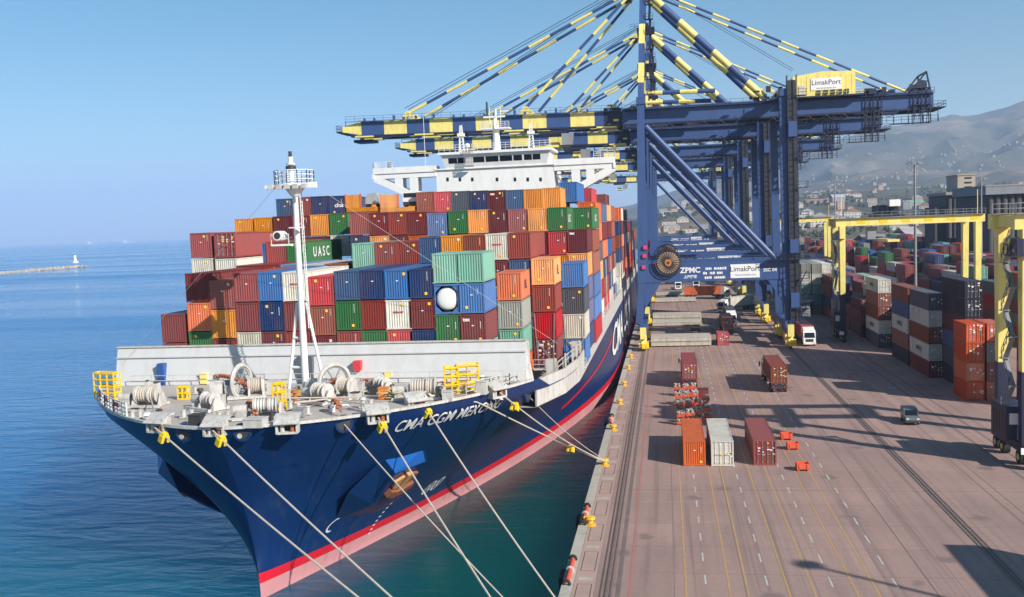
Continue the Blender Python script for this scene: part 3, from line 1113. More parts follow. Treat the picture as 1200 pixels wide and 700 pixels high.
# hull lettering wrapped on the port bow
def wrap_text(body, size, a, b, mat, shear, bold, z_off=0.0):
    """letters laid on the hull side from a to b (hull points)"""
    vs, fs = text_geo(body, size, shear, bold)
    bm = bmesh.new()                                   # fine triangles so the letters follow the plating
    bvs = [bm.verts.new(v) for v in vs]
    for f in fs:
        try: bm.faces.new([bvs[i] for i in f])
        except ValueError: pass
    bmesh.ops.remove_doubles(bm, verts=bm.verts, dist=1e-5)
    bmesh.ops.triangulate(bm, faces=bm.faces)
    for it in range(3):
        long = [e for e in bm.edges if e.calc_length() > size * .28]
        if long: bmesh.ops.subdivide_edges(bm, edges=long, cuts=1)
        bmesh.ops.triangulate(bm, faces=bm.faces)
    bm.verts.index_update()
    vs = [tuple(v.co) for v in bm.verts]
    fs = [tuple(v.index for v in f.verts) for f in bm.faces]
    bm.free()
    xs = [v[0] for v in vs]
    w = max(xs) - min(xs)
    N = 60
    pts = []
    for k in range(N + 1):
        t = k / N
        Y = a.y + (b.y - a.y) * t
        z = a.z + (b.z - a.z) * t
        pts.append(hull_point(Y, z))
    cum = [0]
    for p, q in zip(pts[:-1], pts[1:]): cum.append(cum[-1] + (q - p).length)
    out = []
    for v in vs:
        u = (v[0] - min(xs)) / w * cum[-1]
        k = 0
        while k < N - 1 and cum[k + 1] < u: k += 1
        f = (u - cum[k]) / max(1e-6, cum[k + 1] - cum[k])
        p = pts[k].lerp(pts[k + 1], f)
        out.append(hull_point(p.y, p.z + v[1], 1, .13))
    b_ = MB()
    b_.mesh(out, fs, mat)
    return b_


ta, tb = hull_hit(459, 502), hull_hit(588, 472)
wrap_text('CMA CGM MEKONG', 1.5, ta, tb, LETTER, -.9, .012).build('lettering', ship, smooth=False)
wrap_text('CMA CGM', 8.2, Vector((0, 168, 5.8)), Vector((0, 240, 5.8)), LETTER, .15, .12).build('lettering', ship, smooth=False)
mb = MB()
prev = None
for k in range(40):                                   # red arc of the owner's mark
    t = k / 39
    Y = 128 + 45 * t
    z = 2.2 + 5.8 * t ** 1.2
    p = hull_point(Y, z, 1, .05)
    if prev:
        q0, q1 = prev
        mb.face([q0, hull_point(Y, z - .3, 1, .05), hull_point(Y, z + .3, 1, .05), q1], HULLRED)
    prev = (hull_point(Y, z - .3, 1, .05), hull_point(Y, z + .3, 1, .05))
mb.build('emblem', ship, smooth=False)
# thruster and bulb marks, draught figures
mb = MB()
c0 = hull_hit(507, 569)


def hull_ring(mb, Yc, zc, r, w, mat, a0=0, a1=6.283, n=28):
    for k in range(n):
        t0, t1 = a0 + (a1 - a0) * k / n, a0 + (a1 - a0) * (k + 1) / n
        mb.face([hull_point(Yc + math.cos(t) * rr, zc + math.sin(t) * rr, 1, .06) for t, rr in ((t0, r), (t1, r), (t1, r - w), (t0, r - w))], mat)


def hull_line(mb, Y0, z0, Y1, z1, w, mat, n=6):
    for k in range(n):
        a, b = k / n, (k + 1) / n
        ya, za, yb, zb = Y0 + (Y1 - Y0) * a, z0 + (z1 - z0) * a, Y0 + (Y1 - Y0) * b, z0 + (z1 - z0) * b
        L_ = math.hypot(Y1 - Y0, z1 - z0)
        ny, nz = -(z1 - z0) / L_ * w / 2, (Y1 - Y0) / L_ * w / 2
        mb.face([hull_point(ya - ny, za - nz, 1, .06), hull_point(yb - ny, zb - nz, 1, .06), hull_point(yb + ny, zb + nz, 1, .06), hull_point(ya + ny, za + nz, 1, .06)], mat)


for dy in (-.75, .75):
    hull_ring(mb, c0.y + dy, c0.z, .72, .16, LETTER)
    for a in (.785, 2.356): hull_line(mb, c0.y + dy - math.cos(a) * .6, c0.z - math.sin(a) * .6, c0.y + dy + math.cos(a) * .6, c0.z + math.sin(a) * .6, .14, LETTER)
c1 = hull_hit(391, 615)
hull_ring(mb, c1.y, c1.z, .7, .16, LETTER, 1.2, 4.9, 14)
hull_line(mb, c1.y, c1.z + .65, c1.y + 1.6, c1.z + .9, .16, LETTER)
d0 = hull_hit(458, 590)
for k in range(9): hull_line(mb, d0.y - .15, d0.z + .4 - k * .42, d0.y + .15, d0.z + .4 - k * .42, .16, LETTER, 1)
mb.build('draught_marks', ship, smooth=False)

# anchors housed in bolsters: a ledge box standing out from the flare, anchor drawn up below it
def off_hull(px, py, d, side):
    p = hull_hit(px, py)
    p = p + (EYE - p).normalized() * d
    if side < 0: p = p + Vector((max(0, d) * .55, 0, 0))
    return p if side > 0 else Vector((2 * SX - p.x, p.y, p.z))


for side in (1, -1):
    T1, T2, T3, T4 = off_hull(449, 537, -.2, side), off_hull(497, 526, -.2, side), off_hull(500, 541, 1.6, side), off_hull(463, 556, 2.2, side)
    B1, B2, H0 = off_hull(437, 592, 2.4, side), off_hull(408, 577, 1.6, side), off_hull(392, 611, -.2, side)
    H1, H2 = off_hull(444, 601, -.2, side), off_hull(488, 572, -.2, side)
    B3 = off_hull(478, 568, 1.2, side)
    mb = MB()
    fs = [(0, 1, 2, 3), (0, 3, 4, 5), (5, 4, 6), (0, 5, 6), (4, 7, 6), (3, 2, 9, 4), (2, 1, 8, 9), (4, 9, 8, 7)]
    if side < 0: fs = [f[::-1] for f in fs]
    mb.mesh([T1, T2, T3, T4, B1, B2, H0, H1, H2, B3], fs, HULLBLUE)
    bol = mb.build('anchor_bolster', ship, smooth=False)
    mb = MB()
    up_ = Vector((0, 0, .04))
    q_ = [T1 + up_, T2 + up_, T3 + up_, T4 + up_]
    mb.prism(q_ if side > 0 else q_[::-1], (0, 0, .05), BOLSTER_SUNLIT)  # same paint as the sides, with the sun's brightness put into its colour
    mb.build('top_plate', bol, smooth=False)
    mb = MB()
    nrm = (T3 - T4).cross(B1 - T4).normalized()
    if nrm.dot(EYE - T4 if side > 0 else Vector((-1, -1, 0))) < 0: nrm = -nrm
    c = (T3 + T4 + B1 + B3) / 4
    u = (T3 - T4).normalized()
    v = (B1 - T4) - u * (B1 - T4).dot(u)
    v.normalize()
    A = lambda a, b_: c + u * a * 1.05 + v * b_ * 1.05 + nrm * .06
    mb.prism([A(-1.5, .9), A(-.6, 1.5), A(.6, 1.45), A(1.5, .7), A(1.25, .1), A(.35, .55), A(-.45, .6), A(-1.25, .25)], nrm * .5, ANCHOR)
    mb.build('anchor', ship, smooth=False)
    mb = MB()
    mb.prism([A(-.3, -1.5), A(.3, -1.5), A(.4, .5), A(-.4, .5)], nrm * .35, paint('anchor_worn', srgb(190, 140, 92), .8, dirt=.5, dirt_rgb=srgb(120, 70, 45), scale=1.5))
    mb.prism([A(-1.3, -.9), A(-.45, -1.3), A(-.45, .4), A(-1.15, .1)], nrm * .25, paint('anchor_worn', (0, 0, 0)))
    mb.prism([A(1.3, -1.0), A(.45, -1.3), A(.45, .4), A(1.15, .0)], nrm * .25, ANCHOR)
    mb.build('anchor_shank', ship, smooth=False)

# ---------------------------------------------------------------- forecastle gear
def deckpt(px, py, dz=0): return at(px, py, Z=DZ + dz)


def roller_fairlead(px, py, w=1.5):
    p = deckpt(px, py)
    hbv = half_breadth(max(p.y, stem_y(DZ) + .3), DZ)
    # outward direction of the deck edge
    a = Vector((SX, 92, 0))
    o = Vector((p.x, p.y, 0)) - a
    o.normalize()
    if abs(p.x - SX) > 15: o = Vector((math.copysign(1, p.x - SX), -.75, 0)).normalized()
    t = Vector((-o.y, o.x, 0))
    mb = MB()
    P0 = Vector((p.x, p.y, DZ)) - o * .35
    up = Vector((0, 0, 1))
    for s_ in (-1, 1): mb.beam(P0 + t * s_ * w / 2 - up * .55, P0 + t * s_ * w / 2 + up * .55, .16, .9, OFFWHITE, up=tuple(o))
    mb.prism([P0 + up * .85 - o * .8 - t * w * .62, P0 + up * .85 - o * .3 - t * w * .62, P0 + up * .25 + o * .75 - t * w * .62, P0 + up * .18 + o * .7 - t * w * .62, P0 + up * .7 - o * .35 - t * w * .62, P0 + up * .7 - o * .8 - t * w * .62], t * w * 1.24, OFFWHITE)
    mb.beam(P0 - up * .5 - t * w / 2, P0 - up * .5 + t * w / 2, .9, .16, OFFWHITE)
    mb.beam(P0 - o * .5 - up * .1 - t * w / 2, P0 - o * .5 - up * .1 + t * w / 2, .1, .8, STEELDARK)
    fl = mb.build('roller_fairlead', ship)
    for s_ in (-.25, .25):
        mb = MB(); mb.tube(P0 + t * s_ * w - up * .42 + o * .2, P0 + t * s_ * w + up * .5 + o * .2, .17, RUST if s_ > 0 else OFFWHITE, 8); mb.build('roller', fl)
    return P0 + o * .45 - up * .1


fair = [roller_fairlead(*q) for q in ((182, 499), (250, 503), (336, 500), (443, 488), (489, 473), (513, 466), (585, 459))]


def winch(px, py, ang, drum_r=.95, L=2.6, motor=True, rope=True):
    drum_r, L = drum_r * .72, L * .72
    p = deckpt(px, py)
    p.z = DZ
    ax = Vector((math.cos(ang), math.sin(ang), 0))
    t = Vector((-ax.y, ax.x, 0))
    up = Vector((0, 0, 1))
    h = drum_r + .35
    mb = MB()
    for s_ in (-L / 2 - .25, L / 2 + .25):
        b0 = p + ax * s_
        mb.prism([b0 - t * .8, b0 + t * .8, b0 + t * .22 + up * (h + .2), b0 - t * .22 + up * (h + .2)], ax * .16, OFFWHITE)
    mb.beam(p - ax * (L / 2 + 1.6) - t * .9 + up * .12, p + ax * (L / 2 + .5) - t * .9 + up * .12, .3, .24, OFFWHITE)
    mb.beam(p - ax * (L / 2 + 1.6) + t * .9 + up * .12, p + ax * (L / 2 + .5) + t * .9 + up * .12, .3, .24, OFFWHITE)
    w = mb.build('mooring_winch', ship)
    mb = MB()
    mb.tube(p - ax * L / 2 + up * h, p + ax * L / 2 + up * h, drum_r * .8, ROPE if rope else OFFWHITE, 16)
    for k in range(int(L / .22)):
        c = p + ax * (-L / 2 + .11 + k * .22) + up * h
        mb.ring(c, ax, drum_r * .8, .09, ROPE if rope and k % 5 else OFFWHITE, 16, 5)
    mb.build('rope_drum', w)
    for s_ in (-L / 2, 0.15 * L, L / 2):
        mb = MB(); mb.tube(p + ax * (s_ - .04) + up * h, p + ax * (s_ + .04) + up * h, drum_r * 1.08, OFFWHITE, 20); mb.build('flange', w)
    if motor:
        mb = MB()
        c = p - ax * (L / 2 + 1.0) + up * (h * .75)
        mb.tube(c - ax * .6, c + ax * .4, .38, OFFWHITE, 12)
        mb.box(c.x - .4, c.x + .4, c.y - .4, c.y + .4, DZ, c.z - .2, OFFWHITE)
        mb.build('motor', w)
    return w


def windlass(px, py, ang, k=.72):
    p = deckpt(px, py); p.z = DZ
    ax = Vector((math.cos(ang), math.sin(ang), 0)) * k
    t = Vector((-ax.y, ax.x, 0))
    up = Vector((0, 0, 1)) * k
    mb = MB()
    mb.beam(p - ax * 3 + up * .15, p + ax * 3 + up * .15, 2.8 * k, .3 * k, OFFWHITE)
    for s_ in (-2.6, -.8, .9, 2.6):
        b0 = p + ax * s_
        mb.prism([b0 - t * 1.3, b0 + t * 1.3, b0 + t * .4 + up * 2.1, b0 - t * .4 + up * 2.1], ax * .25, OFFWHITE)
    w = mb.build('anchor_windlass', ship)
    mb = MB()                                         # big spoked gear wheel under its guard
    c = p + ax * 0.1 + up * 2.0
    tv = (t * 1.0 + ax * .55).normalized()            # wheel plane turned a little to the bow
    wa = tv.cross(Vector((0, 0, 1)))
    mb.ring(c, wa, 1.45 , .2, OFFWHITE, 28, 6)
    mb.ring(c, wa, 1.2, .06, GREYSTEEL, 24, 5)
    for q in range(6):
        a = q * math.pi / 3
        mb.tube(c, c + (tv * math.cos(a) + Vector((0, 0, 1)) * math.sin(a)) * 1.4, .07, GREYSTEEL, 6)
    mb.tube(c - ax * .35, c + ax * .35, .3, RUST, 10)
    mb.build('gear_wheel', w)
    mb = MB()
    mb.tube(p + ax * 1.0 + up * 1.5, p + ax * 2.5 + up * 1.5, .8 * k, ROPE, 16)
    for q in range(7): mb.ring(p + ax * (1.1 + q * .21) + up * 1.5, ax, .82 * k, .1 * k, ROPE, 16, 5)
    mb.build('rope_drum', w)
    for s_ in (.95, 2.55):
        mb = MB(); mb.tube(p + ax * (s_ - .05) + up * 1.5, p + ax * (s_ + .05) + up * 1.5, 1.1 * k, OFFWHITE, 20); mb.build('flange', w)
    mb = MB()
    mb.tube(p - ax * 1.9 + up * 1.3, p - ax * 1.0 + up * 1.3, 1.0 * k, GREYSTEEL, 18)
    mb.build('chain_wheel', w)
    mb = MB()
    mb.prism([p - ax * 3.6 - t * 1.0 + up * .3, p - ax * 3.6 + t * 1.0 + up * .3, p - ax * 3.6 + t * .8 + up * 1.9, p - ax * 3.6 + up * 2.3, p - ax * 3.6 - t * .8 + up * 1.9], ax * 1.5, OFFWHITE)
    mb.build('gear_case', w)
    return w


winch(174, 476, .05)
windlass(283, 466, .35)
winch(247, 480, -.5, .75, 1.8, True, False)
winch(312, 489, .25, .85, 2.4, True, False)
windlass(392, 466, -.25)
winch(378, 472, -.5, .9, 2.0, True)
winch(497, 467, .12, .95, 2.8)
winch(448, 460, -.6, .7, 1.6, True, False)
# chains
for a, b in (((300, 462), (240, 446)), ((405, 462), (455, 455)), ((290, 480), (300, 494)), ((388, 480), (400, 488))):
    p, q = deckpt(*a), deckpt(*b)
    mb = MB()
    n = int((q - p).length / .32)
    for k in range(n):
        c = p.lerp(q, k / n); c.z = DZ + .25 + .7 * math.sin(math.pi * k / n)
        mb.ring(c, (1, .3, .8) if k % 2 else (-.4, .8, .4), .2, .07, RUST, 8, 5)
    mb.build('anchor_chain', ship)
# bollards
for px, py in ((220, 490), (262, 492), (345, 480), (356, 486), (430, 478), (470, 466), (540, 458), (575, 452), (590, 449), (160, 490), (412, 455), (225, 462)):
    p = deckpt(px, py)
    mb = MB()
    mb.box(p.x - .6, p.x + .6, p.y - .25, p.y + .25, DZ, DZ + .1, OFFWHITE)
    for s_ in (-.34, .34):
        mb.tube((p.x + s_, p.y, DZ), (p.x + s_, p.y, DZ + .6), .17, OFFWHITE, 10)
        mb.tube((p.x + s_, p.y, DZ + .6), (p.x + s_, p.y, DZ + .67), .23, OFFWHITE, 10)
    mb.build('twin_bollard', ship)
# yellow cages and ladders
def cage(px, py, w, d, h, cols, rows, rot=0):
    p = deckpt(px, py); p.z = DZ
    r = Matrix.Rotation(rot, 3, 'Z')
    mb = MB()
    def P(x, y, z): return p + r @ Vector((x, y, z))
    for y in (0, d):
        for i in range(cols + 1): mb.beam(P(-w / 2 + w * i / cols, y, 0), P(-w / 2 + w * i / cols, y, h),   .09, .09, BRIGHT_YELLOW)
        for j in range(rows + 1): mb.beam(P(-w / 2, y, h * j / rows), P(w / 2, y, h * j / rows), .10, .10, BRIGHT_YELLOW)
    for i in (0, cols):
        for j in range(rows + 1): mb.beam(P(-w / 2 + w * i / cols, 0, h * j / rows), P(-w / 2 + w * i / cols, d, h * j / rows), .09, .09, BRIGHT_YELLOW)
    for j in range(1, rows + 1): mb.prism([P(-w / 2, .1, h * j / rows - .2), P(w / 2, .1, h * j / rows - .2), P(w / 2, d - .1, h * j / rows - .16), P(-w / 2, d - .1, h * j / rows - .16)], (0, 0, .05), BRIGHT_YELLOW)
    mb.build('yellow_cage', ship)


cage(123, 468, 2.3, .8, 2.4, 3, 4, -.2)
cage(549, 459, 1.9, 1.4, 2.3, 2, 3, .25)
cage(530, 461, 1.2, 1.2, 2.2, 2, 3, .25)
cage(326, 480, .8, .8, 2.1, 2, 3)
cage(214, 468, .9, .5, 1.1, 2, 2)
cage(205, 450, 1.1, .6, 1.0, 1, 2)
mb = MB()
p, q = deckpt(338, 466), deckpt(364, 465)
mb.beam((p.x, p.y, DZ + .4), (q.x, q.y, DZ + .4), .4, .5, paint('ochre', srgb(196, 160, 60), .6))
mb.build('pipe_guard', ship)
mb = MB()                                             # net pile, hose box, small lockers
p = deckpt(461, 467)
for k in range(26):
    a = random.uniform(0, 6.28); r = random.uniform(.1, .9)
    mb.ring((p.x + math.cos(a) * r, p.y + math.sin(a) * r, DZ + .2 + random.uniform(0, .5)), (random.uniform(-.4, .4), random.uniform(-.4, .4), 1), random.uniform(.3, .6), .06, paint('net', srgb(206, 186, 130), .9), 12, 4)
mb.build('rope_coil', ship)
for px, py, w, h, m in ((450, 467, .8, .9, paint('locker_orange', srgb(214, 130, 60), .6)), (240, 450, .7, 1.0, CRANE_YELLOW), (456, 447, .7, .9, CRANE_YELLOW), (231, 497, 1.0, .7, STEELDARK),
                       (315, 492, .7, .6, STEELDARK), (352, 488, .8, .6, GREYSTEEL), (272, 468, .9, 1.2, OFFWHITE), (322, 462, 1.1, 1.2, OFFWHITE), (420, 462, 1.0, 1.0, OFFWHITE),
                       (440, 462, .8, .7, STEELDARK), (258, 476, .8, .9, OFFWHITE), (300, 500, 1.5, .6, OFFWHITE), (336, 470, .6, .9, OFFWHITE), (525, 470, .8, .8, OFFWHITE), (565, 462, .9, 1.1, OFFWHITE)):
    p = deckpt(px, py)
    mb = MB()
    mb.box(p.x - w / 2, p.x + w / 2, p.y - w * .4, p.y + w * .4, DZ, DZ + h, m)
    mb.box(p.x - w / 2 - .04, p.x + w / 2 + .04, p.y - w * .4 - .04, p.y + w * .4 + .04, DZ + h, DZ + h + .08, m)
    mb.build('deck_locker', ship)
rc = random.Random(17)
for k in range(46):                                   # small fittings: vents, valves, pedestals, hatches
    px, py = rc.uniform(150, 600), rc.uniform(0, 1)
    lo, hi = 452, (494 if px < 330 else 494 - (px - 330) * .13)
    p = deckpt(px, lo + (hi - lo) * py)
    if abs(p.x - SX) > half_breadth(p.y, DZ) - .8 or p.y > BWY - .8: continue
    kind = rc.random()
    mt = rc.choice((OFFWHITE, OFFWHITE, WHITE, GREYSTEEL, RUST, STEELDARK))
    mb = MB()
    if kind < .4:
        r_, h_ = rc.uniform(.1, .22), rc.uniform(.4, 1.0)
        mb.tube((p.x, p.y, DZ), (p.x, p.y, DZ + h_), r_, mt, 8)
        mb.tube((p.x, p.y, DZ + h_), (p.x, p.y, DZ + h_ + .2), r_ * 2, mt, 10, r_ * 1.4)
        mb.build('deck_vent', ship)
    elif kind < .75:
        w_, d_, h_ = rc.uniform(.3, .9), rc.uniform(.3, .7), rc.uniform(.2, .8)
        mb.box(p.x - w_ / 2, p.x + w_ / 2, p.y - d_ / 2, p.y + d_ / 2, DZ, DZ + h_, mt)
        mb.box(p.x - w_ / 2 + .05, p.x + w_ / 2 - .05, p.y - d_ / 2 + .05, p.y + d_ / 2 - .05, DZ + h_, DZ + h_ + .12, STEELDARK)
        mb.build('deck_fitting', ship)
    else:
        a_ = rc.uniform(0, 3.1)
        v_ = Vector((math.cos(a_), math.sin(a_) * .5, 0)) * rc.uniform(.8, 2.2)
        mb.path([p, p + Vector((0, 0, .3)), p + v_ + Vector((0, 0, .3)), p + v_], .06, mt, 6)
        mb.build('deck_pipe', ship)
mb = MB()                                             # low side rail, starboard bow
pts = []
for y in (79.5, 76.5, 73.8, 71.4, 69.4):
    pts.append((SX - half_breadth(y, DZ) + .1, y, DZ + .1))
mb.rail(pts, 1.1, WHITE, 1.0, .09, 3)
for a, b in zip(pts[:-1], pts[1:]):
    a, b = Vector(a), Vector(b)
    mb.beam(a + Vector((0, 0, .75)), a.lerp(b, .4) + Vector((0, 0, .75)), .14, .3, paint('rail_red', srgb(196, 70, 74), .5))
mb.build('side_rail', ship)
mb = MB()                                             # rail before the breakwater, port
pts = [(SX + half_breadth(y, DZ) - .25, y, DZ + .1) for y in (77.5, 80, 82.5, 85)]
mb.rail(pts, 1.1, OFFWHITE, 1.3, .07, 3)
mb.rail([(wl_.x + 2, BWY - .6, DZ), (wr_.x - 2, BWY - .6, DZ)], 1.0, OFFWHITE, 2.2, .05, 2)
mb.build('side_rail', ship)
for a, b in (((178, 480), (183, 497)), ((250, 485), (250, 500)), ((385, 478), (443, 485)), ((500, 470), (489, 472)), ((330, 478), (420, 474)), ((345, 484), (385, 476))):
    p, q = deckpt(*a), deckpt(*b)
    mb = MB(); mb.tube((p.x, p.y, DZ + .8), (q.x, q.y, DZ + .6), .07, ROPE, 6); mb.build('hawser', ship)
# chocks in the bow plating (dark ovals)
for px, py in ((216, 508), (284, 507), (403, 497), (618, 463)):
    h = hull_hit(px, py)
    mb = MB()
    nv = (h - EYE).normalized()
    mb.ring(h, (h.x - SX, -(26 - abs(h.x - SX)) * .9, -.5), .62, .13, HULLBLUE, 18, 6)
    ax = Vector((h.x - SX, -(26 - abs(h.x - SX)) * .9, -.5)).normalized()
    mb.tube(h - ax * .1, h + ax * .08, .52, STEELDARK, 16)
    mb.tube(h + ax * .05 + Vector((-.2, 0, -.25)), h + ax * .1 + Vector((-.2, 0, -.25)), .2, OFFWHITE, 10)
    mb.build('chock', ship)

# foremast
fm = deckpt(359, 463)
fm.z = DZ
FY = fm.y
ptop = at(349.5, 218, Y=FY)
mb = MB()
mb.tube((fm.x, FY, DZ), (fm.x, FY, ptop.z), .32, WHITE, 16, .25)
mb.tube((fm.x, FY, ptop.z - .9), (fm.x, FY, ptop.z), .36, WHITE, 16, 1.0)
mast = mb.build('foremast', ship)
mb = MB()
top_h = at(351, 355, Y=FY).z
for dx in (-1.75, 1.2):
    mb.tube((fm.x + dx, FY + (.2 if dx < 0 else 1.6), DZ), (fm.x + dx * .28, FY + .3, top_h), .15, WHITE, 8)
for t in (.3, .62):
    mb.tube((fm.x - 1.75 + 1.26 * t, FY + .2, DZ + (top_h - DZ) * t), (fm.x, FY, DZ + (top_h - DZ) * t), .12, WHITE, 8)
mb.build('mast_strut', mast)
mb = MB()
z = ptop.z
mb.tube((fm.x, FY, z), (fm.x, FY, z + .18), 1.75, WHITE, 18)
n = 12
pts = [(fm.x + 1.7 * math.cos(6.2832 * k / n), FY + 1.7 * math.sin(6.2832 * k / n), z + .18) for k in range(n + 1)]
mb.rail(pts, 1.15, WHITE, 3, .06, 3)
for k in range(5): mb.cbox((fm.x - 1.5 + k * .75, FY - 1.6, z - .3), .45, .5, .4, OFFWHITE)
mb.cbox((fm.x - 1.9, FY - .9, z - .25), .8, .4, .35, WHITE)
mb.cbox((fm.x + 1.9, FY - .7, z - .25), .7, .4, .5, WHITE)
mb.build('platform', mast)
mb = MB()
tz = at(345, 180, Y=FY).z
mb.tube((fm.x - .25, FY, z), (fm.x - .25, FY, z + (tz - z) * .55), .22, WHITE, 10)
mb.tube((fm.x - .25, FY, z + (tz - z) * .52), (fm.x - .25, FY, z + (tz - z) * .62), .45, STEELDARK, 12)
mb.tube((fm.x - .25, FY, z + (tz - z) * .66), (fm.x - .25, FY, z + (tz - z) * .7), .4, WHITE, 12)
mb.tube((fm.x - .25, FY, z + (tz - z) * .62), (fm.x - .25, FY, z + (tz - z) * .9), .22, WHITE, 10)
mb.tube((fm.x - .25, FY, z + (tz - z) * .9), (fm.x - .25, FY, tz + .2), .15, STEELDARK, 10)
mb.build('mast_light', mast)
mb = MB()
for s_ in (-.2, .2): mb.beam((fm.x + .65, FY + s_, DZ + 6), (fm.x + .5, FY + s_, z), .06, .06, WHITE)
for k in range(36): mb.beam((fm.x + .65 - .15 * k / 36, FY - .2, DZ + 6 + (z - DZ - 6) * k / 36), (fm.x + .65 - .15 * k / 36, FY + .2, DZ + 6 + (z - DZ - 6) * k / 36), .04, .04, WHITE)
mb.build('ladder', mast)
hz = at(338, 280, Y=FY).z
mb = MB()
mb.box(fm.x - 2.1, fm.x - .4, FY - .8, FY + .7, hz - .6, hz - .45, WHITE)
mb.tube((fm.x - 1.45, FY - 1.0, hz + .3), (fm.x - 1.45, FY + .3, hz + .3), .42, WHITE, 12)
mb.tube((fm.x - 1.45, FY - 1.03, hz + .3), (fm.x - 1.45, FY - .98, hz + .3), .3, STEELDARK, 12)
mb.rail([(fm.x - 2.1, FY - .8, hz - .45), (fm.x - .5, FY - .8, hz - .45)], .9, WHITE, .8, .05)
mb.box(fm.x - .4, fm.x + .9, FY - .9, FY - .5, hz + .9, hz + 1.0, WHITE)
mb.build('floodlight_bracket', mast)
mb = MB()
for q in ((fm.x - 21, BWY - .2, DZ + 2.6), (fm.x + 21.5, BWY + 3, DZ + 3)):
    mb.tube((fm.x + (1.6 if q[0] > fm.x else -1.6), FY, z + .1), q, .014, OFFWHITE, 5)
mb.build('stay_wire', mast)

# ---------------------------------------------------------------- bridge house
BY = 187
bl, br_ = at(511, 200, Y=BY), at(649, 196, Y=BY)
ztopB = at(580, 196.5, Y=BY).z                          # bridge deck
WX0, WX1 = SX - 24.4, SX + 24.4
bx0, bx1 = bl.x, br_.x
mb = MB()
mb.box(bx0, bx1, BY, BY + 13, MZ, ztopB, WHITE)
mb.box(bx0 - .3, bx1 + .3, BY - .4, BY + 13.3, ztopB, ztopB + .25, WHITE)
house = mb.build('bridge_house', ship)
wz0, wz1 = at(580, 195, Y=BY).z, at(580, 179.5, Y=BY).z
gx0, gx1 = at(522, 186, Y=BY).x, at(641, 184, Y=BY).x
mb = MB()
mb.prism([(gx0, BY - .3, ztopB + .25), (gx1, BY - .3, ztopB + .25), (gx1 + .7, BY - 1.0, wz1), (gx0 - .7, BY - 1.0, wz1)], (0, 9, 0), WHITE)
mb.box(gx0 - 1.2, gx1 + 1.2, BY - 1.5, BY + 9.5, wz1, wz1 + .5, WHITE)
mb.rail([(gx0 - 1, BY - 1.3, wz1 + .5), (gx1 + 1, BY - 1.3, wz1 + .5)], 1.4, WHITE, 1.1, .07, 3)
wh = mb.build('wheelhouse', house)
h0, h1 = ztopB + 1.15, wz1 - .65
segs = [(526.5, 536.5), (537.5, 546), (555.5, 568.5), (570, 585), (586.5, 601), (602.5, 612.5), (615, 624), (625, 634)]
for a, b in segs:
    mb = MB()
    xa, xb = at(a, 190, Y=BY).x, at(b, 190, Y=BY).x
    fr0, fr1 = (h0 - ztopB - .25) / (wz1 - ztopB - .25), (h1 - ztopB - .25) / (wz1 - ztopB - .25)
    ya, yb = BY - .3 - .7 * fr0 - .03, BY - .3 - .7 * fr1 - .03
    mb.mesh([(xa, ya, h0), (xb, ya, h0), (xb, yb, h1), (xa, yb, h1), (xa, ya + .03, h0), (xb, ya + .03, h0), (xb, yb + .03, h1), (xa, yb + .03, h1)],
            [(0, 1, 2, 3), (0, 4, 5, 1), (2, 6, 7, 3), (1, 5, 6, 2), (0, 3, 7, 4)], GLASS)
    mb.build('bridge_window', house, smooth=False)
for px in (524.5, 539, 553.5, 582.5, 603.5, 618.5, 633.5):
    p = at(px, 210.5, Y=BY)
    mb = MB(); mb.box(p.x - .26, p.x + .26, BY - .03, BY + .1, p.z - .38, p.z + .38, GLASS); mb.build('porthole', house)
# wings on braced outriggers
for s_, xin, xout in ((-1, bx0, WX0), (1, bx1, WX1)):
    mb = MB()
    zb = ztopB - .2
    mb.box(min(xin, xout), max(xin, xout), BY - .3, BY + 3.2, zb, zb + 1.2, WHITE)              # parapet deck
    mb.beam((xout, BY, zb), (xout, BY, zb - 1.0), .5, .6, WHITE)
    xm = xin + (xout - xin) * .36
    zl_ = at(505, 221, Y=BY).z - 1.2
    for yy_ in (BY + .1, BY + 2.8):
        mb.prism([(xout, yy_ - .2, zb), (xout, yy_ - .2, zb - 1.5), (xm, yy_ - .2, zl_ - 1.0), (xm, yy_ - .2, zl_ + .6)], (0, .4, 0), WHITE)
        mb.box(min(xin, xout), max(xin, xout), yy_ - .17, yy_ + .17, zb - 1.0, zb, WHITE)
        for t, w_ in ((.36, 1.7), (.60, 1.6)):
            xx = xin + (xout - xin) * t
            mb.box(xx - w_ / 2, xx + w_ / 2, yy_ - .14, yy_ + .14, zl_ - .8 if t < .5 else zl_ + 1.6, zb - 1.0, WHITE)
    mb.rail([(xout, BY, zb + 1.2), (xout - s_ * 4, BY, zb + 1.2)], 1.2, WHITE, 1.2, .08, 3)
    mb.rail([(xout, BY, zb + 1.2), (xout, BY + 3, zb + 1.2)], 1.2, WHITE, 1.2, .08, 3)
    mb.box(xout - s_ * 3.2 - .4, xout - s_ * 3.2 + .4, BY + .6, BY + 1.4, zb + 1.2, zb + 2.4, GREYSTEEL)
    mb.build('bridge_wing', house)
mb = MB()                                             # open stair bay beside the house, port
xs_ = bx1 + 1.2
for k in range(4): mb.box(bx1, bx1 + 4.6, BY + 1, BY + 3, ztopB - 2 - k * 2.3, ztopB - 1.85 - k * 2.3, OFFWHITE)
mb.beam((bx1 + .4, BY + .9, ztopB - 8), (bx1 + 4.2, BY + .9, ztopB - 2), .3, .3, GREYSTEEL)
mb.beam((bx1 + 4.2, BY + .7, ztopB - 8), (bx1 + .4, BY + .7, ztopB - 2), .3, .3, GREYSTEEL)
mb.build('outside_stair', house)
mx_ = at(582, 170, Y=BY + 3).x
mz = at(582, 128, Y=BY + 3).z
mb = MB()
zr = wz1 + .5
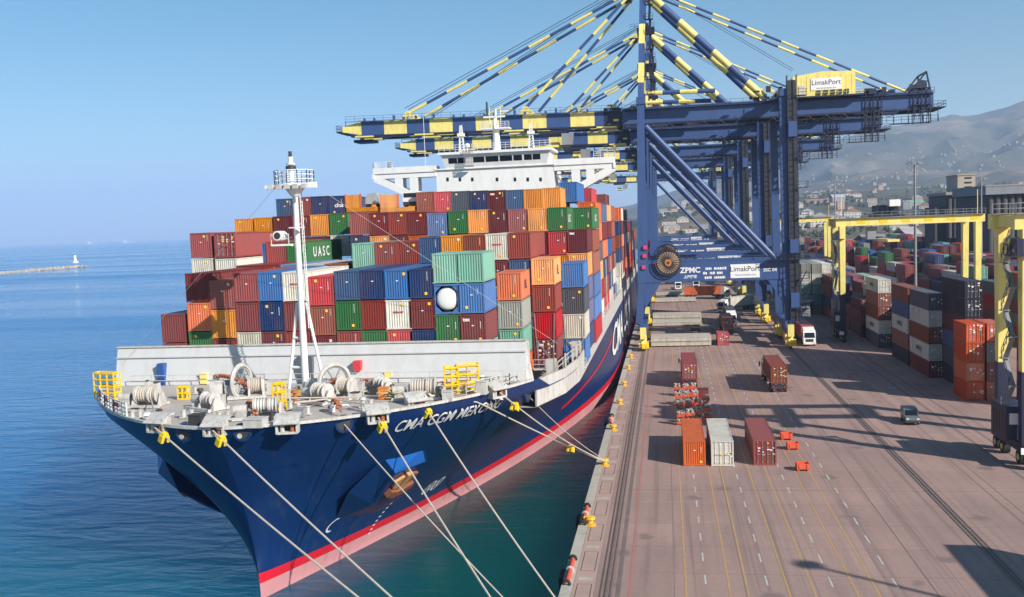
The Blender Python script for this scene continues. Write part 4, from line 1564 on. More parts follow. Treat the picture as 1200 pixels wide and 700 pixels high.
mb.tube((mx_, BY + 3, zr), (mx_, BY + 3, zr + (mz - zr) * .62), .85, WHITE, 14, .6)
mb.tube((mx_, BY + 3, zr + (mz - zr) * .62), (mx_, BY + 3, mz), .22, WHITE, 10)
zz = at(582, 152, Y=BY + 3).z
mb.box(mx_ - 2.9, mx_ + 2.9, BY + 1.6, BY + 4.4, zz, zz + .3, WHITE)
mb.rail([(mx_ - 2.9, BY + 1.6, zz + .3), (mx_ + 2.9, BY + 1.6, zz + .3)], 1.1, WHITE, .8, .07, 3)
mb.box(mx_ - 2.2, mx_ + 2.2, BY + 1.2, BY + 1.5, zz + 2.2, zz + 2.55, WHITE)
mb.tube((mx_, BY + 1.5, zz), (mx_, BY + 1.5, zz + 2.2), .2, WHITE, 8)
mb.box(mx_ - 1.7, mx_ - 1.5, BY + 2, BY + 3, zz + 2.5, zz + 5.5, STEELDARK)
mb.box(mx_ + 1.2, mx_ + 2.9, BY + 2, BY + 2.2, zz + 3.4, zz + 3.6, WHITE)
for dx in (-1.2, 1.0): mb.tube((mx_ + dx, BY + 3, zz), (mx_ + dx, BY + 3, zz + 4.5), .08, WHITE, 6)
mb.build('radar_mast', house)
for px, pyt in ((540.5, 147), (622.5, 144)):
    x = at(px, 170, Y=BY + 2).x
    zt_ = at(px, pyt, Y=BY + 2).z
    mb = MB()
    for s_ in (-.5, .5):
        mb.beam((x + s_, BY + 2, zr), (x + s_ * .3, BY + 2, zt_), .14, .14, WHITE)
        mb.beam((x + s_, BY + 3, zr), (x + s_ * .3, BY + 2.6, zt_), .14, .14, WHITE)
    for k in range(9):
        z0 = zr + (zt_ - zr) * k / 9
        mb.beam((x - .5 + .2 * k / 9, BY + 2, z0), (x + .5 - .2 * k / 9, BY + 2, z0 + .7), .1, .1, WHITE)
    mb.box(x - .7, x + .7, BY + 1.7, BY + 2.6, zt_ - 2.2, zt_ - 1.6, WHITE)
    mb.build('signal_mast', house)
mb = MB()
p = at(554, 190, Y=BY - 1)
mb.ring((p.x - 1, BY - .9, wz1 + 1.6), (0, 1, 0), .01, .55, WHITE, 12, 8)
mb.tube((p.x - 1, BY - .9, wz1 + .4), (p.x - 1, BY - .9, wz1 + 1.2), .15, WHITE, 8)
mb.build('satellite_dome', house)
mb = MB()
wx = at(497, 190, Y=BY).x
mb.tube((wx, BY + 1, ztopB), (wx, BY + 1, at(495, 136, Y=BY).z), .05, WHITE, 5)
mb.build('aerial', house)
mb = MB()
p = at(550, 186, Y=BY - 1.2)
mb.box(p.x - .9, p.x + .9, BY - 2.0, BY - 1.1, ztopB + .3, ztopB + .5, GREYSTEEL)
for k in range(7): mb.beam((p.x - .9 + k * .3, BY - 2.0, ztopB + .5), (p.x - .9 + k * .3, BY - 2.0, wz1 + .8), .08, .08, GREYSTEEL)
for k in range(6): mb.beam((p.x - .9, BY - 2.0, ztopB + .5 + k * .7), (p.x + .9, BY - 2.0, ztopB + .5 + k * .7), .08, .08, GREYSTEEL)
mb.build('window_cleaning_cage', house)

# lashing bridges (posts and cross decks between the bays, seen on the port side)
for Yb in (127.2, 140.8, 154.4, 168.2, 182.4):
    mb = MB()
    for x in (SX + 21.8, SX + 24.1): mb.beam((x, Yb, MZ), (x, Yb, MZ + 9.3), .25, .3, OFFWHITE)
    for z in (MZ + 2.6, MZ + 5.5, MZ + 8.4): mb.box(SX + 10, SX + 24.2, Yb - .4, Yb + .4, z, z + .14, OFFWHITE)
    mb.build('lashing_bridge', ship)

# ================================================================== DECK CARGO
G = 'containers stacked on the ship'
A_Y, B_Y, C_Y, D_Y = 87.6, 101.2, 114.8, 128.4


def tank_container(X, Y, Z, label, group):
    """20 ft frame with a horizontal cylinder, its white end cap facing out"""
    e = empty('tank_container', (X, Y, Z), label, 'container', group)
    m = cmat('blue')
    w = SW / 2
    mb = MB()
    for x in (-w, w - .16):
        for y in (0, SL20 - .16): mb.box(X + x, X + x + .16, Y + y, Y + y + .16, Z, Z + SH, m)
        mb.box(X + x, X + x + .16, Y + .16, Y + SL20 - .16, Z, Z + .18, m)
        mb.box(X + x, X + x + .16, Y + .16, Y + SL20 - .16, Z + SH - .16, Z + SH, m)
    for y in (0, SL20 - .14):
        mb.box(X - w + .16, X + w - .16, Y + y, Y + y + .14, Z, Z + .2, m)
        mb.box(X - w + .16, X + w - .16, Y + y, Y + y + .14, Z + SH - .18, Z + SH, m)
        for sx in (-1, 1):
            for sz in (0, 1):
                c = Vector((X + sx * (w - .1), Y + y + .07, Z + .1 + sz * (SH - .2)))
                mb.prism([c, c + Vector((-sx * .75, 0, 0)), c + Vector((0, 0, (.75 if sz == 0 else -.75)))], (0, .08, 0), m)
    mb.build('frame', e)
    mb = MB()
    c = Vector((X, Y, Z + SH / 2))
    R_ = 1.13
    prof = [(.08, .0), (.08, .45), (.12, .8), (.22, 1.0), (.42, R_), (SL20 - .42, R_), (SL20 - .15, .9), (SL20 - .1, 0)]
    n = 24
    vs, fs = [], []
    for yy_, rr in prof:
        for k in range(n):
            a = 6.28318 * k / n
            vs.append((X + rr * math.cos(a), Y + yy_, c.z + rr * math.sin(a)))
    for i in range(len(prof) - 1):
        for k in range(n): fs.append((i * n + k, i * n + (k + 1) % n, (i + 1) * n + (k + 1) % n, (i + 1) * n + k))
    mb.mesh(vs, fs, WHITE)
    mb.build('tank', e)
    return e


def deck_row(rowname, Y, L, cols, group):
    made = []
    for i, c in enumerate(cols):
        x0, x1, yt, cl = c[:4]
        opt = c[4] if len(c) > 4 else {}
        YY = opt.get('Y', Y)
        LL = opt.get('L', L)
        top = at((x0 + x1) / 2, yt, Y=YY)
        stack = []
        for k, col in enumerate(cl):
            end = 'plain'
            if col.startswith('#'): end, col = 'door', col[1:]
            z = top.z - SH - k * SP
            if z < 10.5 and k > 0: break
            pos = ORD[i] + ' stack from left'
            tier = 'topmost' if k == 0 else ORD[k] + ' from top'
            if col == 'tank':
                o = tank_container(top.x, YY, z, 'white tank in blue frame with round end, among boxes in front row', group)
            else:
                o = container(top.x, YY, z, col, LL, SW, SH, end, f'{col} container, {tier} in {pos}, {rowname}', group)
            stack.append(o)
        made.append(stack)
    return made


rowA = deck_row('front row on ship', A_Y, SL40, [
    (187, 217, 368.5, ['dark red', 'brown red']),
    (215.5, 245, 320.5, ['dark red', 'orange', 'green']),
    (245, 273, 328.5, ['brown red', 'yellow', 'brown red']),
    (273, 302, 320, ['dusty red', 'dark red', 'white']),
    (302, 330, 319, ['blue', 'navy', 'maroon']),
    (330, 359, 319, ['white', 'dark red', 'brown red']),
    (361, 389.5, 324, ['bright red', 'rust brown', 'dark red']),
    (391, 420, 317.5, ['steel blue', 'green', 'brown red']),
    (421, 449.5, 316.5, ['navy', 'brown red', 'green']),
    (450, 478.5, 316, ['blue', 'white', 'bright red']),
    (479, 506, 315, ['navy', 'dark red', 'navy']),
    (506.5, 535.5, 297, ['mint green', 'tank', 'green', 'steel blue'], {'L': SL20}),
    (536, 564.5, 296, ['mint green', 'blue', 'dark red', 'mint green'], {'L': SL20}),
    (583, 609, 319.5, ['orange', 'grey', 'mint green', 'orange'], {'L': SL20, 'Y': 95}),
    (622, 649.5, 303, ['yellow', 'brown red', 'bright red', '#dark red'], {'L': SL20, 'Y': 101}),
    (658, 683, 308, ['blue', 'slate grey', 'white', 'blue'], {'L': SL20, 'Y': 107.5}),
], G)
front_text(rowA[12][2], 'tex', .5, -.6, 2.35)
front_text(rowA[14][-1], 'tex', .5, -.55, 2.3)
rowB = deck_row('second row on ship', B_Y, SL40, [
    (220.5, 248, 273, ['dusty red', 'white', 'dark red']),
    (248.5, 276, 273, ['#dusty red', 'white', 'dark red']),
    (276, 302, 311, ['dark red', 'dark red']),
    (302, 328, 310, ['brown red', 'navy']),
    (328, 354, 310, ['light blue', 'navy']),
    (354, 380, 310, ['white', 'dark red']),
    (380, 406, 309, ['rust brown', 'dark red']),
    (412, 438, 285, ['mint green', 'green']),
    (438.5, 464, 284, ['brown red', 'navy']),
    (464.5, 490, 283, ['brown red', 'dark red']),
    (491, 516, 278, ['steel blue', 'maroon']),
    (516.5, 542, 276.5, ['yellow', 'dark red']),
    (542.5, 568, 275.5, ['rust brown', 'dark red']),
    (568.5, 594.5, 274, ['white', 'dark red']),
    (595, 620, 272.5, ['brown red', 'steel blue', 'dark red']),
], G)
rowC = deck_row('third row on ship', C_Y, SL40, [
    (263, 286.5, 284, ['dark red', 'maroon'], {'Y': 108.5}),
    (287, 310.5, 286, ['blue', 'navy'], {'Y': 108.5}),
    (311, 334.5, 283, ['dusty red', 'dark red'], {'Y': 108.5}),
    (335, 359, 283, ['green', 'dark red'], {'Y': 108.5}),
    (409, 431.5, 249, ['brown red', 'navy']),
    (432, 454.5, 249, ['dark red', 'yellow']),
    (455, 477, 248.5, ['brown red', 'maroon']),
    (477.5, 499.5, 248.5, ['dark red', 'orange']),
    (500, 522.5, 250, ['light blue', 'navy']),
    (525.5, 547.5, 247, ['green', 'dark red']),
    (548.5, 571, 246, ['yellow', 'navy']),
    (572, 594.5, 245.5, ['maroon', 'dark red']),
    (595, 617.5, 245, ['dusty red', 'navy']),
    (618, 640.5, 244, ['yellow', 'maroon']),
    (641, 664, 243, ['green', 'bright red', 'yellow', 'navy']),
    (664.5, 687, 268.5, ['maroon', 'yellow', 'purple grey', 'purple grey', 'navy']),
], G)
side_text(rowC[3][0], 'U A S C', 1.7, SL40, SH, SW, yc=SL40 * .40)
rowD = deck_row('fourth row on ship', D_Y, SL40, [
    (274, 296, 256.5, ['yellow', 'maroon'], {'Y': 121.2, 'L': SL20}),
    (296.5, 318.5, 255, ['yellow', 'maroon'], {'Y': 121.2, 'L': SL20}),
    (319, 341, 253.5, ['maroon', 'dark red'], {'Y': 121.2, 'L': SL20}),
    (341.5, 362, 253, ['dark red', 'dark red'], {'Y': 121.2, 'L': SL20}),
    (362.5, 384.5, 251.5, ['yellow', 'maroon'], {'Y': 121.2, 'L': SL20}),
    (385, 407.5, 250, ['green', 'white'], {'Y': 121.2, 'L': SL20}),
    (323, 343, 233, ['steel blue']),
    (344, 364, 231, ['brown red']),
    (364.5, 384.5, 230, ['navy']),
    (385, 405, 229.5, ['navy']),
    (488, 507.5, 225, ['rust brown', 'dark red']),
    (508, 528, 224.5, ['bright red', 'dark red']),
    (528.5, 549, 224, ['slate grey', 'dark red']),
    (550, 571, 223.5, ['navy', 'dark red']),
    (571.5, 592, 223, ['maroon', 'dark red']),
    (592.5, 613, 222.5, ['steel blue', 'dark red']),
    (613.5, 634.5, 221.5, ['yellow', 'dark red']),
    (635, 656.5, 220, ['yellow', 'dark red', 'maroon']),
    (672, 692, 243, ['green', 'rust brown', 'rust brown', 'light blue', 'blue', 'bright red'], {'Y': 121.5}),
], G)
# the bays abaft of these, seen along the port side
pal = ['dark red', 'brown red', 'orange', 'navy', 'maroon', 'yellow', 'blue', 'white', 'steel blue', 'rust brown', 'bright red', 'slate grey']
rp = random.Random(11)
fixed = {0: ['blue', 'orange', 'orange', 'slate grey', 'yellow', 'bright red', 'white'], 1: ['bright red', 'steel blue', 'dark red', 'orange', 'navy', 'brown red', 'bright red'],
         2: ['maroon', 'yellow', 'dark red', 'blue', 'rust brown', 'navy', 'white'], 3: ['maroon', 'rust brown', 'rust brown', 'brown red', 'dark red', 'white', 'navy']}
bays = [(135, 6), (148.6, 6), (162.2, 6), (173.6, 6)] + [(202 + 13.4 * k, n_) for k, n_ in enumerate((6, 6, 5, 6, 5, 5, 5, 4))]
for bi, (Yb, nt) in enumerate(bays):
    wbay = 'port side bay ahead of bridge' if bi < 4 else 'port side bay behind bridge'
    idx = ORD[bi] if bi < 4 else ORD[bi - 4]
    for ci in range(2):
        x = SX + HB - SW / 2 - .15 - ci * 2.57
        if ci and bi % 2: continue
        for k in range(nt):
            if ci and k < nt - 1: continue
            z = 13.0 + k * SP + (SP if ci and bi in (0, 2, 4) else 0)
            col = fixed[bi][-1 - k] if bi in fixed and ci == 0 else rp.choice(pal)
            if ci: col = ('blue', '', 'bright red', '', 'dark red')[bi] if bi < 5 else 'navy'
            tier = ('topmost' if k == nt - 1 else ORD[k] + ' from deck')
            lab = f'{col} container, {tier} outer edge, {idx} {wbay}' if ci == 0 else f'{col} container atop inner stack, {idx} {wbay}'
            container(x, Yb, z, col, SL40, SW, SH, 'plain', lab, G, marks=bi < 2)

side_text(rowA[14][0], 'HL', 1.5, SL20, SH, SW, LETTERDARK)
side_text(rowA[13][0], 'HL', 1.3, SL20, SH, SW, LETTERDARK)
side_text(rowD[18][0], 'UASC', 1.3, SL40, SH, SW)
side_text(rowC[14][0], 'UASC', 1.3, SL40, SH, SW, yc=2.2)
front_text(rowD[9][0], 'cma', .8, .2, 1.5)
front_text(rowC[15][0], 'tex', .45, -.6, 2.35)
front_text(rowD[14][0], 'tex', .45, -.6, 2.35)
for st_ in (rowA[14], rowA[15], rowA[13]):
    b_, a_ = st_[-1].location, st_[0].location
    mb = MB()
    zt_ = b_.z + SH
    for sx in (-1, 1):
        mb.tube((b_.x + sx * 1.15, b_.y - .12, b_.z - .2), (b_.x - sx * .95, b_.y - .12, zt_), .035, GREYSTEEL, 5)
        mb.tube((b_.x + sx * .8, b_.y - .12, b_.z - .2), (b_.x + sx * 1.1, b_.y - .12, zt_ + SH), .035, GREYSTEEL, 5)
    mb.box(b_.x - 1.3, b_.x + 1.3, b_.y - .9, b_.y - .1, b_.z - .35, b_.z - .2, OFFWHITE)
    mb.rail([(b_.x - 1.3, b_.y - .9, b_.z - .2), (b_.x + 1.3, b_.y - .9, b_.z - .2)], 1.0, OFFWHITE, .9, .06, 2)
    mb.build('lashing_rods', ship)
for o_, zz in ((rowA[5][0], 1.6), (rowA[9][1], 1.6), (rowB[13][0], 1.6), (rowB[1][0], 1.2)):
    mb = MB()                                         # small red company mark, too small to read
    for k in range(6): mb.face([(-.5 + k * .17, -.006, zz), (-.38 + k * .17, -.006, zz), (-.38 + k * .17, -.006, zz + .16 + .03 * (k % 2)), (-.5 + k * .17, -.006, zz + .16)], cmat('bright red'))
    mb.build('emblem', o_, world=False, smooth=False)
# flat racks with machines, on top of the fourth row
for (a, b), lab in (((405, 424), 'yellow flat rack with upright end wall beside a silver wrapped machine'), ((446, 468), 'yellow flat rack with upright end wall beside the dark truck')):
    p0, p1 = at(a, 249, Y=D_Y), at(b + 18, 249, Y=D_Y)
    w = p1.x - p0.x
    e = empty('flat_rack', (p0.x, D_Y, p0.z), lab, 'flat rack', G)
    m = cmat('yellow')
    mb = MB(); mb.box(p0.x, p1.x, D_Y, D_Y + SL40, p0.z, p0.z + .6, m); mb.build('base', e)
    for y in (D_Y, D_Y + SL40 - .3):
        mb = MB()
        w2 = at(b, 249, Y=D_Y).x - p0.x
        mb.box(p0.x, p0.x + w2, y, y + .12, p0.z + .6, p0.z + 2.4, m)
        for x in (p0.x, p0.x + w2 - .2): mb.box(x, x + .2, y - .05, y + .2, p0.z + .6, p0.z + 2.5, cmat('orange'))
        mb.build('end_wall', e)
p = at(434, 249, Y=D_Y)
e = empty('wrapped_machine', (p.x, D_Y + 1, p.z + .6), 'silver sheeted machine on dark wheels lashed between yellow racks on deck', 'machine')
mb = MB()
x, y, z = p.x, D_Y + 1, p.z + .6
mb.prism([(x - 1.0, y, z + .6), (x + 1.0, y, z + .6), (x + .95, y, z + 1.5), (x + .55, y, z + 2.15), (x - .6, y, z + 2.05), (x - .95, y, z + 1.3)], (0, 5, 0), paint('sheet_silver', (.55, .55, .55), .3, metal=.4, dirt=.5, scale=2))
mb.build('cover', e)
for s_ in (-.75, .75):
    mb = MB(); mb.tube((x + s_ - .2, y + .6, z + .5), (x + s_ + .2, y + .6, z + .5), .5, RUBBER, 12); mb.build('wheel', e)
p = at(479, 249, Y=D_Y)
x, y, z = p.x, D_Y + 1, p.z + .6
e = empty('loaded_lorry', (x, y, z), 'white and black lorry front lashed on deck beside the yellow rack', 'lorry')
mb = MB()
mb.box(x - 1.05, x + 1.05, y, y + 2.0, z + .9, z + 2.3, WHITE)
mb.box(x - 1.0, x + 1.0, y - .1, y + 5, z + .4, z + .9, STEELDARK)
mb.build('cab', e)
mb = MB(); mb.box(x - .9, x + .9, y - .03, y + .02, z + 1.5, z + 2.1, GLASS); mb.build('windscreen', e)
for s_ in (-.8, .8):
    mb = MB(); mb.tube((x + s_ - .18, y + .9, z + .45), (x + s_ + .18, y + .9, z + .45), .45, RUBBER, 12); mb.build('wheel', e)


# ================================================================== MOORING
BOLL = paint('bollard_yellow', srgb(226, 176, 50), .55, dirt=.5)


def bollard(X, Y, lab):
    e = empty('bollard', (X, Y, 0), lab, 'bollard', 'bollards along the quay edge')
    mb = MB()
    mb.tube((X, Y, 0.02), (X, Y, .18), .55, BOLL, 14)
    mb.tube((X, Y, .18), (X, Y, .62), .3, BOLL, 14, .26)
    mb.build('post', e)
    mb = MB()
    mb.tube((X, Y, .62), (X, Y, .82), .5, BOLL, 14, .42)
    mb.tube((X - .55, Y, .68), (X + .45, Y, .74), .17, BOLL, 8)
    mb.build('head', e)


BX = -7.45
bl_list = [(47.5, 'yellow bollard on the quay below the frame, nearest the viewer'), (53, 'yellow bollard on the quay below the frame, holding two hawsers'),
           (59.5, 'yellow bollard on the quay just below the frame edge'),
           (84.6, 'yellow bollard standing at the end of the red fender beam'), (105.8, 'rusty yellow bollard with three hawsers of the ship looped on it'),
           (124, 'yellow bollard at quay edge beyond the hawsers, without any rope'), (142, 'yellow bollard at quay edge beside the red waterline of the ship'),
           (158, 'yellow bollard at quay edge halfway to the first crane'), (176, 'yellow bollard at quay edge shortly before the first crane leg'),
           (190, 'yellow bollard at quay edge right before the first crane bogie')]
for y, lab in bl_list[3:]: bollard(BX, y, lab)
for y, lab in bl_list[:3]: bollard(BX, y, lab)


def rope(p, q, sag, r, lab, guard=None, n=26):
    mb = MB()
    pts = []
    for k in range(n + 1):
        t = k / n
        c = Vector(p).lerp(Vector(q), t)
        c.z -= sag * 4 * t * (1 - t)
        pts.append(c)
    def lim(c): return SX + half_breadth(c.y, c.z) + .14 if c.z < DZ and c.x > SX and c.y > 66 else -1e9
    if any(c.x < lim(c) for c in pts[1:-1]):          # the rope bears on the flare: draw it taut round the plating
        for it in range(400):
            for k in range(1, n): pts[k].x = max((pts[k - 1].x + pts[k + 1].x) / 2, lim(pts[k]))
    mb.path(pts, r, ROPE, 6)
    tag(mb.build('mooring_rope'), lab, 'rope', 'mooring ropes of the ship')
    return pts


def guard(pts, t, lab):
    k = int(t * (len(pts) - 1))
    c = pts[k]
    d = (pts[k + 1] - pts[k]).normalized()
    s_ = d.cross(Vector((0, 0, 1))).normalized()
    u = s_.cross(d)
    mb = MB()
    # folded yellow plate straddling the rope, two flaps down
    for sg in (-1, 1):
        mb.prism([c + s_ * sg * .05 + u * .16 - d * .3, c + s_ * sg * .3 + u * .04 - d * .3, c + s_ * sg * .36 - u * .5 - d * .3, c + s_ * sg * .14 - u * .5 - d * .3], d * .5, BRIGHT_YELLOW)
    mb.prism([c - s_ * .25 + u * .08 - d * .2, c + s_ * .25 + u * .08 - d * .2, c + s_ * .2 + u * .26 - d * .2, c - s_ * .2 + u * .26 - d * .2], d * .35, BRIGHT_YELLOW)
    tag(mb.build('rat_guard', smooth=False), lab, 'rat guard', 'yellow rat guards on the ropes')


RR = .07
r1 = rope(fair[0], (BX, 47.5, .6), .3, RR, 'pale mooring rope from the leftmost fairlead of the bow')
r2 = rope(fair[1], (BX, 48.6, .6), .3, RR, 'pale mooring rope from the second fairlead from left')
c3 = hull_hit(403, 497)
r3 = rope(c3, (BX, 57.5, .6), .3, RR * .7, 'thin dark mooring rope from the round chock in the blue bow')
r4 = rope(fair[3], (BX, 53.2, .6), .3, RR, 'pale mooring rope from the hooded fairlead left of the ship name')
r5 = rope(fair[4], (BX, 63.5, .6), .3, RR, 'pale mooring rope crossing the blue bow over the ship name')
r6 = rope(fair[5], (BX, 105.5, .6), .2, RR, 'slack mooring rope running low along the hull to the rusty bollard')
r7 = rope(fair[6], (BX, 105.8, .6), .6, RR, 'mooring rope from the fairlead before the breakwater to the rusty bollard')
r8 = rope(hull_hit(618, 463), (BX, 106.2, .6), .5, RR * .6, 'thin mooring rope from the chock beside the breakwater')
for r_, t, lab in ((r1, .07, 'yellow rat guard on the leftmost rope'), (r2, .07, 'yellow rat guard on the second rope from left'),
                   (r4, .05, 'yellow rat guard below the hooded fairlead left of the ship name'), (r5, .05, 'yellow rat guard right above the first letters of the ship name'),
                   (r6, .72, 'yellow rat guard on the slack rope close to the quay'), (r7, .14, 'yellow rat guard on the rope above the end of the ship name')):
    guard(r_, t, lab)

# fenders on the quay face
for y, lab in ((72.8, 'red fender beam with dark tyres, nearest the viewer'), (87.2, 'red fender beam with tyres just beyond the near yellow bollard'),
               (130, 'red fender beam beside the ship where the hull nears the quay')):
    e = empty('quay_fender', (QX - .3, y, 0), lab, 'fender', 'fenders along the quay')
    mb = MB(); mb.tube((QX + .12, y - 2.6, .28), (QX + .12, y + 2.0, .28), .2, FENDERRED, 10); mb.build('fender_beam', e)
    for dy in (-3.0, -.2, 2.4):
        mb = MB(); mb.ring((QX + .1, y + dy, .26), (0.2, 1, 0), .24, .13, RUBBER if dy != -.2 else OFFWHITE, 14, 8); mb.build('tyre', e)
    mb = MB(); mb.box(QX - .75, QX - .3, y - 1.0, y + 1.0, -2.2, -.1, RUBBER); mb.build('rubber_block', e)
for i, y in enumerate((70, 78, 84.5, 90, 97, 104)):
    mb = MB()
    mb.path([(QX - .75, y, -1.9), (QX - .8, y + .5, -1.95), (QX - .75, y + 1.3, -1.9), (QX - .6, y + 1.9, -1.95)], .1, OFFWHITE, 6)
    tag(mb.build('floating_hose'), 'short pale float drifting in the shadow below the quay wall', 'float', 'pale floats under the quay wall')


# ================================================================== QUAY CRANES
CY0 = 214.0
LW, LL_ = -5.1, 25.0                                  # water side and land side rails
GZ0, GZ1 = 48.6, 52.0                                 # girder bottom and top
APEX = 78.0


def banded(mb, p, q, r, n, first, mats=(CRANE_BLUE, CRANE_YELLOW), sides=8):
    p, q = Vector(p), Vector(q)
    for k in range(n): mb.tube(p.lerp(q, k / n), p.lerp(q, (k + 1) / n), r, mats[(k + first) % 2], sides)


def make_crane():
    e = empty('quay_crane', (10, CY0, 0), 'nearest blue and yellow quay crane with big cable reel and lettered cross beam', 'crane', 'ship to shore cranes on the quay')
    fr = (CY0 - 9, CY0 + 9)
    # bogies
    for x in (LW, LL_):
        for y in fr:
            mb = MB()
            mb.box(x - .6, x + .6, y - 5.2, y + 5.2, 2.9, 4.1, CRANE_BLUE)
            for s_ in (-2.7, 2.7):
                mb.prism([(x - .45, y + s_ - 2.2, 1.5), (x - .45, y + s_ + 2.2, 1.5), (x - .45, y + s_ + .6, 3.0), (x - .45, y + s_ - .6, 3.0)], (1.0, 0, 0), CRANE_YELLOW)
                for t in (-1.25, 1.25):
                    mb.prism([(x - .38, y + s_ + t - 1.05, .55), (x - .38, y + s_ + t + 1.05, .55), (x - .38, y + s_ + t + .35, 1.6), (x - .38, y + s_ + t - .35, 1.6)], (.76, 0, 0), BRIGHT_YELLOW)
            mb.box(x - 1.0, x - .45, y - 4.4, y - 3.0, .8, 2.3, CRANE_YELLOW)
            mb.box(x + .55, x + 1.1, y - 4.6, y - 3.4, .6, 1.9, BRIGHT_YELLOW)
            mb.box(x - .3, x + .3, y - 5.9, y - 5.2, .7, 1.7, BRIGHT_YELLOW)
            mb.box(x - .62, x + .62, y - 5.3, y - 4.2, 2.6, 5.0, CRANE_YELLOW)
            bg = mb.build('bogie', e)
            for s_ in (-2.7, 2.7):
                for t in (-1.85, -.65, .65, 1.85):
                    mb = MB(); mb.tube((x - .2, y + s_ + t, .42), (x + .2, y + s_ + t, .42), .4, STEELDARK, 14); mb.build('wheel', bg)
        mb = MB()
        mb.box(x - .75, x + .75, CY0 - 11, CY0 + 11, 4.1, 5.5, CRANE_BLUE)
        mb.build('sill_beam', e)
    # legs
    for x, ztop in ((LW, GZ1 + .3), (LL_, GZ1)):
        for y in fr:
            mb = MB()
            if x == LW:
                mb.beam((x - .9, y, 5.5), (x, y, 14.2), 1.5, 1.9, CRANE_BLUE, (0, 1, 0), 1.7, 2.6)
                mb.beam((x, y, 14.2), (x + .7, y, ztop), 1.9, 2.6, CRANE_BLUE, (0, 1, 0), 1.5, 1.9)
            else:
                mb.beam((x + .3, y, 5.5), (x, y, 14.2), 1.5, 1.7, CRANE_BLUE, (0, 1, 0), 1.7, 2.2)
                mb.beam((x, y, 14.2), (x - .3, y, ztop), 1.7, 2.0, CRANE_BLUE, (0, 1, 0), 1.5, 1.7)
            mb.build('leg', e)
    # portal beams with knee plates
    for i, y in enumerate(fr):
        mb = MB()
        mb.box(LW + .6, LL_ - .7, y - .85, y + .85, 14.2, 18.2, CRANE_BLUE)
        for x, s_ in ((LW + .8, 1), (LL_ - .8, -1)):
            mb.prism([(x, y - .7, 14.2), (x + s_ * 3.2, y - .7, 14.2), (x - s_ * .4, y - .7, 8.5)], (0, 1.4, 0), CRANE_BLUE)
        mb.rail([(LW + 1.5, y - .8, 18.2), (LL_ + 1, y - .8, 18.2)], 1.1, CRANE_BLUE, 2.0, .06, 2)
        pb = mb.build('portal_beam', e)
        if i == 0:
            yy_ = y - .87
            p0, p1 = at(856, 316, Y=yy_), at(890.5, 330.5, Y=yy_)
            mb = MB(); mb.box(p0.x, p1.x, yy_ - .05, yy_, 14.7, 17.6, SIGNWHITE)
            sg = mb.build('sign', pb)
            mb = MB()
            put_text(mb, 'LimakPort', 1.5, ((p0.x + p1.x) / 2, yy_ - .06, 16.55), (1, 0, 0), (0, 0, 1), LETTERDARK, bold=.012)
            put_text(mb, 'ISKENDERUN', .45, ((p0.x + p1.x) / 2, yy_ - .06, 15.3), (1, 0, 0), (0, 0, 1), LETTERDARK, sx=1.6)
            mb.build('lettering', sg, smooth=False)
            mb = MB()
            xz = at(809, 323, Y=yy_).x
            put_text(mb, 'ZPMC', 1.6, (xz, yy_ - .01, 16.6), (1, 0, 0), (0, 0, 1), LETTER, bold=.05)
            put_text(mb, '上海振华', .7, (xz, yy_ - .01, 15.2), (1, 0, 0), (0, 0, 1), LETTER, bold=.03)
            xz = at(837, 323, Y=yy_).x
            rt_ = random.Random(2)
            for k in range(3):
                x_ = xz - 2.3
                while x_ < xz + 2.2:
                    w_ = rt_.uniform(.14, .42)
                    if rt_.random() < .82: mb.face([(x_, yy_ - .01, 16.6 - k * .95), (x_ + w_, yy_ - .01, 16.6 - k * .95), (x_ + w_, yy_ - .01, 17.1 - k * .95 + rt_.uniform(-.12, .1)), (x_, yy_ - .01, 17.1 - k * .95)], LETTER)
                    x_ += w_ + .09
            xz = at(906, 322, Y=yy_).x
            put_text(mb, 'SSC 04', .95, (xz - .6, yy_ - .01, 16.2), (1, 0, 0), (0, 0, 1), LETTER, bold=.02)
            mb.build('lettering', pb, smooth=False)
    mb = MB()
    for x in (LW, LL_): mb.box(x - .6, x + .6, fr[0] + .85, fr[1] - .85, 15.2, 17.6, CRANE_BLUE)
    mb.build('tie_beam', e)
    # diagonal braces: thick tubes from water side head to land side portal corner
    for y in fr:
        mb = MB(); mb.tube((LW + 1.6, y, GZ0 - 1.2), (LL_ - 2.2, y, 18.4), .62, CRANE_BLUE, 14); mb.build('diagonal_brace', e)
    # cross girders over the legs
    for x in (LW + .7, LL_ - .3):
        mb = MB(); mb.box(x - .9, x + .9, fr[0] - 1.2, fr[1] + 1.2, GZ1, GZ1 + 1.5, CRANE_BLUE); mb.build('cross_girder', e)
    # fixed girder, twin boxes to the back reach
    gy = (CY0 - 3.4, CY0 + 3.4)
    BACK, TIP, HINGE = 55.5, -72.2, -8.6
    for y in gy:
        mb = MB()
        mb.box(HINGE, BACK, y - .7, y + .7, GZ0, GZ1, CRANE_BLUE)
        mb.box(HINGE, BACK, y - 1.0, y + 1.0, GZ0 - .35, GZ0 - .02, CRANE_DARK)
        g = mb.build('girder', e)
        o_ = -1.2 if y < CY0 else 1.2
        mb = MB()
        mb.box(HINGE, BACK, y + o_ * .6, y + o_ * 1.3, GZ1 - .6, GZ1 - .52, CRANE_DARK)
        mb.rail([(HINGE, y + o_ * 1.3, GZ1 - .5), (BACK, y + o_ * 1.3, GZ1 - .5)], 1.1, CRANE_DARK, 2.5, .06, 2)
        for k in range(24): mb.beam((HINGE + 2 + k * 2.6, y + o_ * .6, GZ1 - .6), (HINGE + 2 + k * 2.6, y + o_ * 1.2, GZ1 - .55), .1, .3, CRANE_DARK)
        mb.build('walkway', g)
